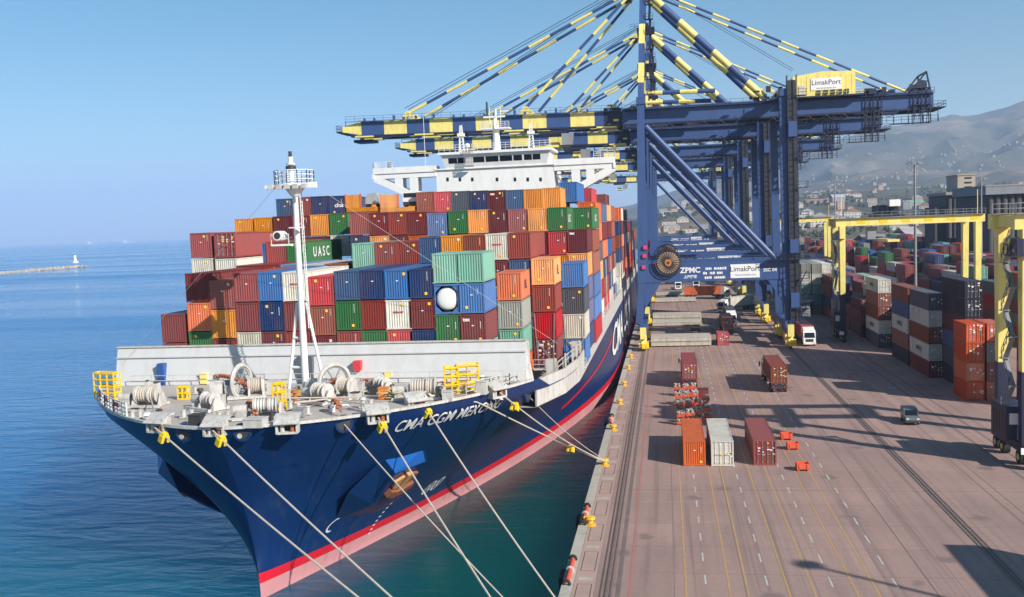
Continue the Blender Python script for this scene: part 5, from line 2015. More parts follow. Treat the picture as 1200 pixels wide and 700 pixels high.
    for x in (BACK - .6, 47, 36, 16, 6):
        mb = MB(); mb.box(x - .5, x + .5, gy[0] + .7, gy[1] - .7, GZ0 + .6, GZ1 - .4, CRANE_DARK); mb.build('girder_tie', e)
    # back reach end platform, rope sheaves and lattice
    mb = MB()
    mb.box(BACK, BACK + 2.2, gy[0] - 1.5, gy[1] + 1.5, GZ0 - .2, GZ0, CRANE_DARK)
    mb.rail([(BACK + 2.2, gy[0] - 1.5, GZ0), (BACK + 2.2, gy[1] + 1.5, GZ0), (BACK - 4, gy[1] + 1.5, GZ0)], 1.2, CRANE_DARK, 1.4, .07, 2)
    mb.rail([(BACK + 2.2, gy[0] - 1.5, GZ0), (BACK - 4, gy[0] - 1.5, GZ0)], 1.2, CRANE_DARK, 1.4, .07, 2)
    for y in gy:
        mb.beam((BACK - 4.5, y, GZ1), (BACK - 1.2, y, GZ1 + 4.0), .3, .3, CRANE_DARK)
        mb.beam((BACK - .4, y, GZ1), (BACK - 1.2, y, GZ1 + 4.0), .3, .3, CRANE_DARK)
        mb.beam((BACK - 3, y, GZ1 + 2.4), (BACK - .6, y, GZ1 + 2.0), .2, .2, CRANE_DARK)
        mb.tube((BACK - 2.2, y - .25, GZ1 + 1.3), (BACK - 2.2, y + .25, GZ1 + 1.3), 1.1, CRANE_DARK, 14)
    mb.beam((BACK - 1.2, gy[0], GZ1 + 4.0), (BACK - 1.2, gy[1], GZ1 + 4.0), .3, .3, CRANE_DARK)
    mb.box(BACK - 8.5, BACK - 4.8, gy[0] - 2.4, gy[0] - .7, GZ0 - 3.2, GZ0 - 3.05, CRANE_DARK)
    mb.rail([(BACK - 14, gy[0] - 2.4, GZ0 - 3), (BACK + .5, gy[0] - 2.4, GZ0 - 3)], 1.2, CRANE_DARK, 1.4, .08, 2)
    for k in range(6): mb.beam((BACK - 14 + k * 2.9, gy[0] - 2.0, GZ0), (BACK - 14 + k * 2.9, gy[0] - 2.0, GZ0 - 3.1), .12, .12, CRANE_DARK)
    mb.build('back_platform', e)
    # boom, banded yellow, rising slightly to its tip
    def bz(x): return .015 * max(0, HINGE - x)

    def slab(mb, xa, xb, ya, yb, za, zb, mt):
        mb.prism([(xa, ya, za + bz(xa)), (xb, ya, za + bz(xb)), (xb, ya, zb + bz(xb)), (xa, ya, zb + bz(xa))], (0, yb - ya, 0), mt)
    for y in gy:
        mb = MB()
        x, k = TIP + 4.6, 0
        t = bz(TIP)
        mb.prism([(TIP, y - .6, GZ0 + .7 + t), (TIP, y - .6, GZ0 + 1.9 + t), (TIP + 4.6, y - .6, GZ1 - .5 + t), (TIP + 4.6, y - .6, GZ0 - .1 + t)], (0, 1.2, 0), CRANE_YELLOW)
        seg = 5.3
        while x < HINGE - 4:
            x2 = min(x + seg, HINGE - 4)
            mt = CRANE_BLUE if k % 2 == 0 else CRANE_YELLOW
            g_ = .02 if k % 2 else 0
            slab(mb, x, x2, y - .68 - g_, y + .68 + g_, GZ0 - .1 - g_, GZ1 - .45 + g_, mt)
            x, k = x2, k + 1
        slab(mb, HINGE - 4, HINGE - .2, y - .6, y + .6, GZ0 - .1, GZ1 + .2, CRANE_DARK)
        slab(mb, TIP + 2, HINGE - .4, y - .95, y + .95, GZ0 - .5, GZ0 - .14, CRANE_DARK)
        for xx in (TIP + 3, TIP + 17, TIP + 37.5, TIP + 58): slab(mb, xx, xx + 4.4, y - 1.02, y + 1.02, GZ0 - .62, GZ0 - .3, CRANE_YELLOW)
        bm = mb.build('boom', e)
        o_ = -1.2 if y < CY0 else 1.2
        mb = MB()
        mb.rail([(TIP + 1, y + o_, GZ1 - .4 + bz(TIP)), (HINGE, y + o_, GZ1 - .4)], 1.15, CRANE_BLUE, 2.2, .06, 2)
        slab(mb, TIP + 1, HINGE, y + o_ - .35, y + o_ + .35, GZ1 - .5, GZ1 - .44, CRANE_BLUE)
        for k in range(26):
            x = TIP + 3 + k * 2.3
            if k % 3: slab(mb, x, x + .5, y + o_ - .2, y + o_ + .2, GZ1 - .44, GZ1 + .1 + .5 * (k % 4 == 0), CRANE_BLUE)
        mb.build('walkway', bm)
    mb = MB()
    for xx in (TIP + .5, TIP + 14, TIP + 28, TIP + 44, TIP + 56):
        mb = MB()
        slab(mb, xx, xx + .8, gy[0] + .7, gy[1] - .7, GZ0 + .5, GZ1 - 1.0, CRANE_BLUE)
        mb.build('boom_tie', e)
    mb = MB()
    t = bz(TIP)
    mb.box(TIP - 1.4, TIP, gy[0] - .8, gy[1] + .8, GZ0 + .6 + t, GZ0 + .9 + t, CRANE_DARK)
    mb.rail([(TIP, gy[0] - .8, GZ0 + .9 + t), (TIP - 1.4, gy[0] - .8, GZ0 + .9 + t), (TIP - 1.4, gy[1] + .8, GZ0 + .9 + t)], 1.3, CRANE_DARK, 1, .08, 2)
    mb.beam((TIP - .6, CY0, GZ0 + .9 + t), (TIP - .6, CY0, GZ0 + 3.6 + t), .12, .12, CRANE_DARK)
    mb.box(TIP + 2, TIP + 6.5, gy[0] + 1, gy[1] - 1, GZ0 - 1.6 + t, GZ0 - 1.0 + t, CRANE_DARK)
    mb.build('boom_platform', e)
    # A-frame mast above the water side legs
    MX = LW + .7
    for y, yt in ((fr[0], CY0 - 2.2), (fr[1], CY0 + 2.2)):
        mb = MB()
        p, q = Vector((MX, y, GZ1 + .3)), Vector((MX + 1.0, yt, APEX))
        n = 6
        for k in range(n):
            mb.beam(p.lerp(q, k / n), p.lerp(q, (k + 1) / n), 1.15, 1.25, CRANE_YELLOW if k in (1, 3) else CRANE_BLUE, (1, 0, 0))
        mb.build('mast_post', e)
    mb = MB()
    for zz, hw in ((APEX - 10, 4.6), (APEX - 18, 6.6)):
        mb.box(MX - .5, MX + 1.2, CY0 - hw, CY0 + hw, zz, zz + .9, CRANE_BLUE)
        mb.box(MX + .9, MX + 3.2, CY0 - hw + .5, CY0 + hw - .5, zz + .9, zz + 1.0, CRANE_DARK)
        mb.rail([(MX + 3.2, CY0 - hw + .5, zz + 1), (MX + 3.2, CY0 + hw - .5, zz + 1)], 1.2, CRANE_DARK, 1.5, .07, 2)
    mb.box(MX - 1.6, MX + 2.6, CY0 - 3.4, CY0 + 3.4, APEX, APEX + .5, CRANE_DARK)
    mb.rail([(MX - 3.4, CY0 - 3, APEX + .5), (MX + 2.6, CY0 - 3, APEX + .5)], 1.2, CRANE_DARK, 1.2, .07, 2)
    for s_ in (-2.2, 2.2): mb.tube((MX + .5, CY0 + s_ - .4, APEX + 1.1), (MX + .5, CY0 + s_ + .4, APEX + 1.1), 1.0, CRANE_DARK, 14)
    mb.box(MX - 3.6, MX - 1.6, CY0 - 3, CY0 + 3, APEX - 2.2, APEX - 1.9, CRANE_DARK)
    mb.build('mast_head', e)
    mb = MB()                                         # ladder tower beside the mast
    for k in range(7):
        z = GZ1 + 2 + k * 3.3
        mb.box(MX + 1.4, MX + 3.0, CY0 - 9.4 + k * .9, CY0 - 8.2 + k * .9, z, z + .1, CRANE_DARK)
        mb.rail([(MX + 1.4, CY0 - 9.4 + k * .9, z), (MX + 3.0, CY0 - 9.4 + k * .9, z)], 1.2, CRANE_DARK, .8, .08, 2)
        mb.beam((MX + 2.2, CY0 - 8.8 + k * .9, z), (MX + 2.4, CY0 - 7.9 + k * .9, z + 3.3), .5, .1, CRANE_DARK)
    mb.build('mast_ladder', e)
    # stays
    for s_ in (-1, 1):
        top = Vector((MX - .6, CY0 + s_ * 2.6, APEX - .4))
        yb = CY0 + s_ * 3.4
        for xx, nb in ((-57.0, 10), (-30.0, 7)):
            mb = MB()
            banded(mb, top, (xx + (2.2 if s_ > 0 else 0), yb, GZ1 + .9 + bz(xx)), .33, nb + 1, 1)
            mb.beam((xx - 1, yb, GZ1 - .45 + bz(xx)), (xx + .4, yb, GZ1 + 1.2 + bz(xx)), .9, 1.0, CRANE_YELLOW)
            mb.beam((xx + 1.6, yb, GZ1 - .45 + bz(xx)), (xx + .2, yb, GZ1 + 1.2 + bz(xx)), .9, .8, CRANE_YELLOW)
            mb.build('fore_stay', e)
        tb = Vector((MX + 1.6, CY0 + s_ * 2.6, APEX - .2))
        mb = MB(); banded(mb, tb, (BACK - 5.5, yb, GZ1 + .3), .26, 15, 1); mb.build('back_stay', e)
        mb = MB()
        banded(mb, tb + Vector((0, 0, -1)), (LL_ - 3.5, CY0 + s_ * 4.2, GZ1 + .6), .78, 7, 1, sides=12)
        mb.build('back_strut', e)
        mb = MB(); banded(mb, (MX + 1, CY0 + s_ * 8.4, GZ1 + 2.4), (MX + 15.5, CY0 + s_ * 8.4, GZ1 + 2.1), .48, 4, 1); mb.build('top_tie', e)
    mb = MB()
    for s_ in (-1, 1):
        mb.tube((MX - .5, CY0 + s_ * 1.2, APEX + 1.9), (-58, CY0 + s_ * 1.4, GZ1 + 3.2), .07, CRANE_DARK, 5)
        mb.tube((MX - .5, CY0 + s_ * .8, APEX + 1.6), (-52, CY0 + s_ * 1.0, GZ1 + 1.2), .07, CRANE_DARK, 5)
        mb.tube((MX + .5, CY0 + s_ * 1.2, APEX + 1.9), (28, CY0 + s_ * 1.2, GZ1 + 6.5), .05, CRANE_DARK, 5)
    mb.build('boom_hoist_rope', e)
    # machinery house
    hx0, hx1, hz0, hz1 = 27.3, 39.9, GZ1 + .1, GZ1 + 5.2
    hy0, hy1 = CY0 - 5.0, CY0 + 5.0
    mb = MB()
    mb.prism([(hx0, hy0, hz0), (hx1, hy0, hz0), (hx1, hy0, hz1 - .3), (hx0 + 6, hy0, hz1), (hx0, hy0, hz1 - .8)], (0, hy1 - hy0, 0), CRANE_YELLOW)
    for k in range(11): mb.box(hx0 + .6 + k * 1.13, hx0 + .68 + k * 1.13, hy0 - .05, hy0, hz0 + .1, hz1 - .9, CRANE_YELLOW)
    h = mb.build('machinery_house', e)
    mb = MB()
    mb.box(hx0 - 1.4, hx1 + 1.4, hy0 - 1.4, hy1 + 1.4, hz0 - .35, hz0 - .05, CRANE_DARK)
    mb.box(hx0 + 2, hx1 - 2, CY0 - 2.6, CY0 + 2.6, GZ1 - 1.5, hz0 - .36, CRANE_DARK)
    mb.rail([(hx0 - 1.4, hy0 - 1.4, hz0 - .05), (hx1 + 1.4, hy0 - 1.4, hz0 - .05), (hx1 + 1.4, hy1 + 1.4, hz0 - .05)], 1.15, CRANE_YELLOW, 1.6, .06, 2)
    mb.build('house_platform', e)
    p0, p1 = at(950, 92.5, Y=hy0), at(986, 104.5, Y=hy0)
    mb = MB(); mb.box(p0.x, p1.x, hy0 - .12, hy0 - .06, p1.z, p0.z, SIGNWHITE)
    sg = mb.build('sign', h)
    mb = MB()
    put_text(mb, 'LimakPort', 1.42, ((p0.x + p1.x) / 2, hy0 - .13, p0.z * .62 + p1.z * .38), (1, 0, 0), (0, 0, 1), LETTERDARK, bold=.012)
    put_text(mb, 'ISKENDERUN', .42, ((p0.x + p1.x) / 2, hy0 - .13, p0.z * .15 + p1.z * .85), (1, 0, 0), (0, 0, 1), LETTERDARK, sx=1.6)
    mb.build('lettering', sg, smooth=False)
    for k in range(5):
        mb = MB(); xx = hx0 + 4.9 + k * 1.4
        mb.box(xx, xx + .8, hy0 - .3, hy0 - .02, hz0 + .3, hz0 + 1.15, STEELDARK); mb.build('vent', h)
    mb = MB(); mb.box(hx0 + 1.2, hx0 + 2.4, hy0 - .12, hy0 - .02, hz0 + .1, hz0 + 2.3, OFFWHITE); mb.build('door', h)
    # mechanical clutter by the boom hinge and land side corner
    mb = MB()
    r = random.Random(5)
    for k in range(24):
        x = HINGE - 4 + r.uniform(0, 7)
        y = CY0 + r.uniform(-5, 5)
        z = GZ0 + r.uniform(-.2, 3.6)
        mb = MB(); mb.cbox((x, y, z), r.uniform(.5, 1.3), r.uniform(.5, 1.3), r.uniform(.3, 1.0), r.choice((CRANE_DARK, CRANE_DARK, GREYSTEEL, CRANE_YELLOW))); mb.build('hoist_gear', e)
    for k in range(18):
        x = LL_ - 3 + r.uniform(-3.5, 3.5)
        mb = MB(); mb.cbox((x, CY0 + r.uniform(-9, 3), GZ1 + r.uniform(0, 1.8)), r.uniform(.5, 1.3), r.uniform(.5, 1.3), r.uniform(.3, 1.2), r.choice((CRANE_DARK, CRANE_DARK, CRANE_YELLOW))); mb.build('hoist_gear', e)
    for k in range(16):
        x = BACK - r.uniform(0, 15)
        mb = MB(); mb.cbox((x, CY0 + r.uniform(-5.2, 4), GZ1 + r.uniform(-.3, .6)), r.uniform(.5, 1.6), r.uniform(.4, 1.2), r.uniform(.4, 1.5), CRANE_DARK); mb.build('hoist_gear', e)
    for x0_ in (BACK - 13.5, BACK - 4.0):             # hanging service frames under the back reach
        mb = MB()
        for dx in (0, 1.6, 3.2):
            for dy in (-4.6, -3.2): mb.beam((x0_ + dx, CY0 + dy, GZ1 + .8), (x0_ + dx, CY0 + dy, GZ0 - 3.2), .16, .16, CRANE_DARK)
        for z in (GZ0 - 3.1, GZ0 - 1.6, GZ0 + .6, GZ1 + .6):
            mb.box(x0_ - .2, x0_ + 3.4, CY0 - 4.7, CY0 - 3.1, z, z + .12, CRANE_DARK)
        for k in range(4): mb.beam((x0_ + .8 * k, CY0 - 4.6, GZ0 - 3), (x0_ + .8 * k + .8, CY0 - 4.6, GZ1), .1, .1, CRANE_DARK)
        mb.build('service_frame', e)
    for k in range(14):                               # festoon cable loops below the girder
        xa = -2 + k * 3.6
        mb = MB(); mb.path([(xa + q * .6, gy[0] - 1.3, GZ0 - .4 - 1.1 * math.sin(math.pi * q / 6)) for q in range(7)], .07, STEELDARK, 5); mb.build('festoon_cable', e)
    # lift shaft with stair on the near land side leg
    mb = MB()
    x, y = LL_ + 1.3, fr[0] - 1.6
    for dx in (-.95, .95):
        for dy in (-.7, .7): mb.beam((x + dx, y + dy, 5), (x + dx, y + dy, GZ1 + 4), .14, .14, CRANE_DARK)
    mb.box(x - .8, x + .8, y - .1, y + .1, 5.4, GZ1 + 3, STEELDARK)
    for k in range(38):
        z = 5.5 + k * 1.25
        mb.box(x - .95, x + .95, y - .75, y - .65, z, z + .12, CRANE_DARK)
        if k % 2: mb.beam((x - .95, y - .7, z), (x + .95, y - .7, z + 1.25), .09, .09, CRANE_DARK)
        mb.box(x - .55, x + .55, y + .4, y + .5, z + .1, z + 1.1, CRANE_DARK)
        if k % 5 == 2:
            mb.box(x + .95, x + 2.9, y - .8, y + .8, z, z + .1, CRANE_DARK)
            mb.rail([(x + .95, y - .8, z + .1), (x + 2.9, y - .8, z + .1), (x + 2.9, y + .8, z + .1)], 1.2, CRANE_DARK, 1, .07, 2)
    mb.build('lift_shaft', e)
    for za, zb in ((43.5, 46.6), (19.5, 22.5), (8.3, 11.4)):
        mb = MB(); mb.box(x - .85, x + .85, y - .9, y + .6, za, zb, CRANE_BLUE); mb.build('lift_cabin' if za > 40 else 'lift_landing', e)
    mb = MB()
    mb.box(LL_ - 4, LL_ + 4.2, fr[0] - 2.6, fr[0] - .9, 18.3, 18.45, CRANE_DARK)
    mb.rail([(LL_ - 4, fr[0] - 2.6, 18.45), (LL_ + 4.2, fr[0] - 2.6, 18.45)], 1.2, CRANE_DARK, 1.4, .07, 2)
    for k, (dx, z) in enumerate(((2.5, 6.2), (3.0, 9.4), (2.2, 12.6))):
        mb.box(LL_ + dx - .4, LL_ + dx + 2.0, fr[0] - 1.8, fr[0] - .2, z, z + .12, CRANE_DARK)
        mb.rail([(LL_ + dx - .4, fr[0] - 1.8, z), (LL_ + dx + 2.0, fr[0] - 1.8, z)], 1.1, CRANE_DARK, .9, .07, 2)
        mb.beam((LL_ + dx, fr[0] - 1.2, z), (LL_ + dx + 1.6, fr[0] - 1.2, z + 3.2), .6, .12, CRANE_DARK)
    mb.box(LL_ + 2.6, LL_ + 4.4, fr[0] - 1.4, fr[0] + .6, 6.3, 8.3, GREYSTEEL)
    mb.build('leg_platform', e)
    # cable reel
    rx = at(783, 308, Y=fr[0] - 1.5)
    mb = MB()
    c = Vector((rx.x, fr[0] - 1.5, rx.z))
    ax = Vector((0, 1, 0))
    for s_ in (-.28, .28): mb.ring(c + ax * s_, ax, 2.7, .09, STEELDARK, 30, 5)
    brown = paint('reel_cable', srgb(176, 146, 122), .8, dirt=.4)
    mb.tube(c - ax * .2, c + ax * .2, 2.3, brown, 30)
    for k in range(26):
        a = 6.28318 * k / 26
        u = Vector((math.cos(a), 0, math.sin(a)))
        for s_ in (-.28, .28): mb.beam(c + u * .8 + ax * s_, c + u * 2.72 + ax * s_, .14, .07, STEELDARK, (0, 1, 0))
    rl = mb.build('cable_reel', e)
    mb = MB(); mb.tube(c - ax * .5, c + ax * .4, .72, paint('hub_orange', srgb(190, 112, 50), .6), 18); mb.tube(c - ax * .56, c - ax * .5, .3, STEELDARK, 12); mb.build('hub', rl)
    mb = MB()
    mb.ring(c + Vector((-.6, .3, -.5)), ax, 2.9, .1, CRANE_DARK, 30, 5)
    mb.box(c.x - .4, c.x + .4, c.y + .3, c.y + .7, c.z - 1.6, c.z + .5, CRANE_DARK)
    mb.build('cable_guide', rl)
    mb = MB()
    pink = paint('floodlight_pink', srgb(214, 66, 106), .5)
    for dz in (0, 2.4, 4.2): mb.cbox((LW + .4 + dz * .1, fr[0] - 1.4, 17.2 + dz), .8, .5, .8, pink)
    mb.build('warning_lamp', e)
    # trolley with cab and spreader
    tx = at(650, 157, Y=CY0).x
    mb = MB()
    mb.box(tx - 3, tx + 3, gy[0] - .6, gy[1] + .6, GZ0 - 1.2, GZ0 - .55, CRANE_DARK)
    t_ = mb.build('trolley', e)
    mb = MB(); mb.prism([(tx + 2, gy[0] - 1.2, GZ0 - 3.8), (tx + 4.2, gy[0] - 1.2, GZ0 - 3.8), (tx + 4.6, gy[0] - 1.2, GZ0 - 1.3), (tx + 2, gy[0] - 1.2, GZ0 - 1.3)], (0, 2.4, 0), GREYSTEEL); mb.build('operator_cab', t_)
    mb = MB()
    mb.box(tx - 1.3, tx + 1.3, CY0 - 5.6, CY0 + 5.6, GZ0 - 4.3, GZ0 - 3.8, CRANE_YELLOW)
    mb.box(tx - 1.0, tx + 1.0, CY0 - 1.8, CY0 + 1.8, GZ0 - 3.8, GZ0 - 2.9, CRANE_YELLOW)
    for s_ in (-1.4, 1.4):
        for d_ in (-.8, .8): mb.beam((tx + d_, CY0 + s_, GZ0 - 3), (tx + d_, CY0 + s_, GZ0 - 1), .05, .05, STEELDARK)
    mb.build('spreader', t_)
    return e


crane = make_crane()
for Yc, lab in ((262, 'second quay crane from the viewer, standing right behind the nearest one'), (330, 'third quay crane from the viewer, between the second crane and the far ones'),
                (402, 'fourth quay crane, its boom partly hidden behind the ship bridge'), (523, 'farthest quay crane with a small yellow machinery house far down the quay')):
    c_ = copy_tree(crane)
    c_.location.y = Yc
    c_['label'] = lab
    for ch in list(c_.children):
        kind = ch.name.split('.')[0]
        if (Yc > 300 and kind in ('cable_reel', 'warning_lamp')) or (Yc == 402 and kind == 'diagonal_brace'):
            for g in list(ch.children): bpy.data.objects.remove(g)
            bpy.data.objects.remove(ch)

# ================================================================== YARD GANTRIES
def make_gantry(X0, X1, Y, span_y, ztop, label):
    e = empty('yard_gantry', ((X0 + X1) / 2, Y, 0), label, 'gantry crane', 'yellow yard gantries')
    fr = (Y - span_y / 2, Y + span_y / 2)
    for x in (X0, X1):
        for y in fr:
            mb = MB()
            mb.beam((x, y, 2.4), (x, y, 10.2), 1.05, 1.0, CRANE_DARK, (0, 1, 0), 1.2, 1.2)
            lg = mb.build('lower_leg', e)
            mb = MB()
            mb.beam((x, y, 10.2), (x, y, ztop - 1.6), 1.05, 1.0, CRANE_YELLOW, (0, 1, 0), 1.2, 1.6)
            mb.build('upper_leg', e)
            mb = MB()
            for dy in (-1.1, 1.1):
                mb = MB(); mb.tube((x - .35, y + dy, .8), (x + .35, y + dy, .8), .78, RUBBER, 16); mb.tube((x - .4, y + dy, .8), (x + .4, y + dy, .8), .35, CRANE_YELLOW, 10); mb.build('tyre', lg)
        mb = MB()
        mb.box(x - .6, x + .6, fr[0] - 1.6, fr[1] + 1.6, 1.6, 2.5, CRANE_DARK)
        mb.build('sill_beam', e)
    for y in fr:
        mb = MB()
        mb.box(X0 - 1.3, X1 + 1.3, y - .55, y + .55, ztop - 1.65, ztop, CRANE_YELLOW)
        for k in range(6): mb.box(X0 + 3 + k * (X1 - X0) / 6, X0 + 4.6 + k * (X1 - X0) / 6, y - .58, y + .58, ztop - 1.2, ztop - .5, BRIGHT_YELLOW)
        g = mb.build('girder', e)
        mb = MB(); mb.rail([(X0 - 1.3, y - .9, ztop), (X1 + 1.3, y - .9, ztop)], 1.1, GREYSTEEL, 1.8, .06, 2); mb.box(X0 - 1.3, X1 + 1.3, y - 1.1, y - .55, ztop - .05, ztop + .02, GREYSTEEL); mb.build('walkway', g)
    mb = MB()
    for x in (X0, X1): mb.box(x - .6, x + .6, fr[0] + .55, fr[1] - .55, ztop - 1.5, ztop - .2, CRANE_YELLOW)
    for x in (X0, X1): mb.beam((x, fr[0], ztop), (x, fr[0], ztop + 5), .12, .12, CRANE_YELLOW)
    mb.build('end_tie', e)
    tx = X0 + (X1 - X0) * .36
    mb = MB()
    mb.box(tx - 2.6, tx + 2.6, fr[0], fr[1], ztop + .1, ztop + .7, CRANE_DARK)
    for dx in (-1.4, .9): mb.box(tx + dx - .7, tx + dx + .9, fr[0] + 1, fr[1] - 1, ztop + .7, ztop + 2.5, CRANE_DARK)
    mb.tube((tx, fr[0] + 1.5, ztop + 1.7), (tx, fr[1] - 1.5, ztop + 1.7), .8, GREYSTEEL, 12)
    mb.rail([(tx - 2.6, fr[0], ztop + .7), (tx + 2.6, fr[0], ztop + .7)], 1.2, CRANE_DARK, 1, .08, 2)
    t_ = mb.build('trolley', e)
    mb = MB(); mb.box(tx - .2, tx + 2.0, fr[0] - .6, fr[0] + 1.4, ztop + 2.2, ztop + 3.6, WHITE); mb.build('winch_house', t_)
    mb = MB()
    mb.prism([(tx - 4.4, fr[0] + .7, ztop - 4.6), (tx - 2.8, fr[0] + .7, ztop - 4.6), (tx - 2.4, fr[0] + .7, ztop - 2), (tx - 4.4, fr[0] + .7, ztop - 2)], (0, 2, 0), GREYSTEEL)
    mb.build('operator_cab', t_)
    mb = MB()
    mb.box(tx - .9, tx + 1.5, Y - 6.1, Y + 6.1, ztop - 5.2, ztop - 4.7, CRANE_YELLOW)
    for s_ in (-1.5, 1.5): mb.beam((tx + .3, Y + s_, ztop - 4.7), (tx + .3, Y + s_, ztop), .06, .06, STEELDARK)
    mb.build('spreader', t_)
    mb = MB()                                         # engine house on the sill, stair up the leg
    mb.box(X0 - 1.5, X0 + .9, Y - 2.4, Y + 2.4, 2.6, 6.2, CRANE_DARK)
    for k in range(5): mb.box(X0 - 1.54, X0 - 1.5, Y - 2 + k * .85, Y - 1.5 + k * .85, 3.2, 5.4, STEELDARK)
    pw = mb.build('engine_house', e)
    mb = MB(); mb.box(X0 - 1.2, X0 - .2, Y - 2.46, Y - 2.4, 4.3, 5.5, SIGNWHITE); mb.box(X0 - 1.0, X0 - .1, fr[0] - 1.66, fr[0] - 1.6, 1.7, 2.4, SIGNWHITE); mb.build('notice_plate', pw)
    mb = MB()
    z = 6
    k = 0
    while z < ztop - 5:
        s_ = 1 if k % 2 else -1
        mb.beam((X0 - 1.1, fr[0] + 1.6 - s_ * 1.2, z), (X0 - 1.1, fr[0] + 1.6 + s_ * 1.2, z + 2.6), .5, .1, GREYSTEEL)
        mb.box(X0 - 1.6, X0 - .7, fr[0] + 1.2 + s_ * 1.2, fr[0] + 2.0 + s_ * 1.2, z + 2.6, z + 2.7, GREYSTEEL)
        mb.rail([(X0 - 1.5, fr[0] + 1.6 - s_ * 1.2, z), (X0 - 1.5, fr[0] + 1.6 + s_ * 1.2, z + 2.6)], 1, GREYSTEEL, 1, .06, 2)
        z += 2.6
        k += 1
    mb.box(X0 - 1.7, X0 + .2, fr[0] - 1.8, fr[0] + 1.5, ztop - 4.4, ztop - 4.25, CRANE_DARK)
    mb.rail([(X0 - 1.7, fr[0] - 1.8, ztop - 4.25), (X0 - 1.7, fr[0] + 1.5, ztop - 4.25)], 1.1, CRANE_DARK, 1, .07, 2)
    mb.box(X0 - 1.4, X0 - .7, fr[0] - 1.5, fr[0] - .6, ztop - 4.25, ztop - 2.6, CRANE_DARK)
    mb.build('access_stair', e)
    return e


make_gantry(37.0, 64.0, 214, 8.4, 26.3, 'yellow yard gantry spanning the stacks in the middle distance')
gx_ = at(1174, 330, Y=113.1).x
make_gantry(gx_, gx_ + 26.6, 109.5, 7.2, 26.8, 'nearest yellow yard gantry with dark blue legs at the right frame edge')
make_gantry(37.0, 64.0, 395, 8.4, 26.0, 'distant yellow yard gantry seen between the crane legs')

# ================================================================== YARD STACKS
GY = 'containers stacked in the yard'
H = 2.75
YW, YP = 2.44, 2.8
P_ = H + .03


def column(X, Y, L, cols, where, end='door', texts=None):
    out = []
    for k, c in enumerate(cols):
        tier = 'bottom' if k == 0 else ('topmost' if k == len(cols) - 1 else ORD[k] + ' tier')
        o = container(X, Y, k * P_, c, L, YW, H, end, f'{c} container, {tier}, {where}', GY)
        if texts and k in texts: side_text(o, texts[k], 1.15, L, H, YW, LETTERDARK, side=-1)
        out.append(o)
    return out


column(43.3, 162.6, W40, ['dark red', 'white', 'rust brown', 'white', 'slate grey'], 'near yard stack facing the car', texts={1: 'HAPAG'})
column(43.3, 176.0, W40, ['dark navy', 'rust brown', 'white', 'steel blue', 'rust brown'], 'yard stack right behind the near one', texts={2: 'HAPAG'})
column(43.3, 199.6, W40, ['slate grey', 'white', 'rust brown', 'rust brown', 'white'], 'yard stack left of the lamp mast', texts={1: 'HAPAG', 4: 'HAPAG'})
column(45.4, 150.6, W40, ['dark navy', 'slate grey', 'steel blue', 'maroon', 'dark navy', 'dark navy'], 'tall dark yard stack behind orange ones')
column(43.2, 142.6, W20, ['vivid orange', 'orange', 'vivid orange', 'vivid orange'], 'bright orange yard stack, left of two')
column(46.0, 142.6, W20, ['orange', 'rust brown', 'grey', 'vivid orange'], 'bright orange yard stack, right of two')
column(50.4, 138.0, W20, ['rust brown', 'orange', 'vivid orange', 'orange'], 'stack behind the nearest gantry legs')
column(53.4, 134.0, W20, ['dark red', 'orange', 'vivid orange', 'dark red', 'rust brown'], 'outer stack behind the nearest gantry legs')
column(48.9, 166, W40, ['maroon', 'rust brown', 'navy', 'rust brown'], 'second column beside the near yard stack')
ry = random.Random(21)
ypal = ['brown red', 'brown red', 'dark red', 'maroon', 'rust brown', 'white', 'grey', 'navy', 'steel blue', 'slate grey', 'green', 'mint green', 'dusty red', 'vivid orange', 'blue', 'bright red', 'dark red', 'maroon']
yard_mass = {}
count = 0
blocks = [(37.9, 40.7, 43.3, 46.1, 48.9, 51.7, 54.5, 57.3), (72, 74.8, 77.6, 80.4, 83.2, 86, 88.8), (100, 102.8, 105.6, 108.4, 111.2, 114), (128, 130.8, 133.6, 136.4, 139.2, 142), (156, 158.8, 161.6, 164.4, 167.2), (186, 188.8, 191.6, 194.4)]
special = {(0, 0): 0}
lane_names = ['first', 'second', 'third', 'fourth', 'fifth', 'sixth']
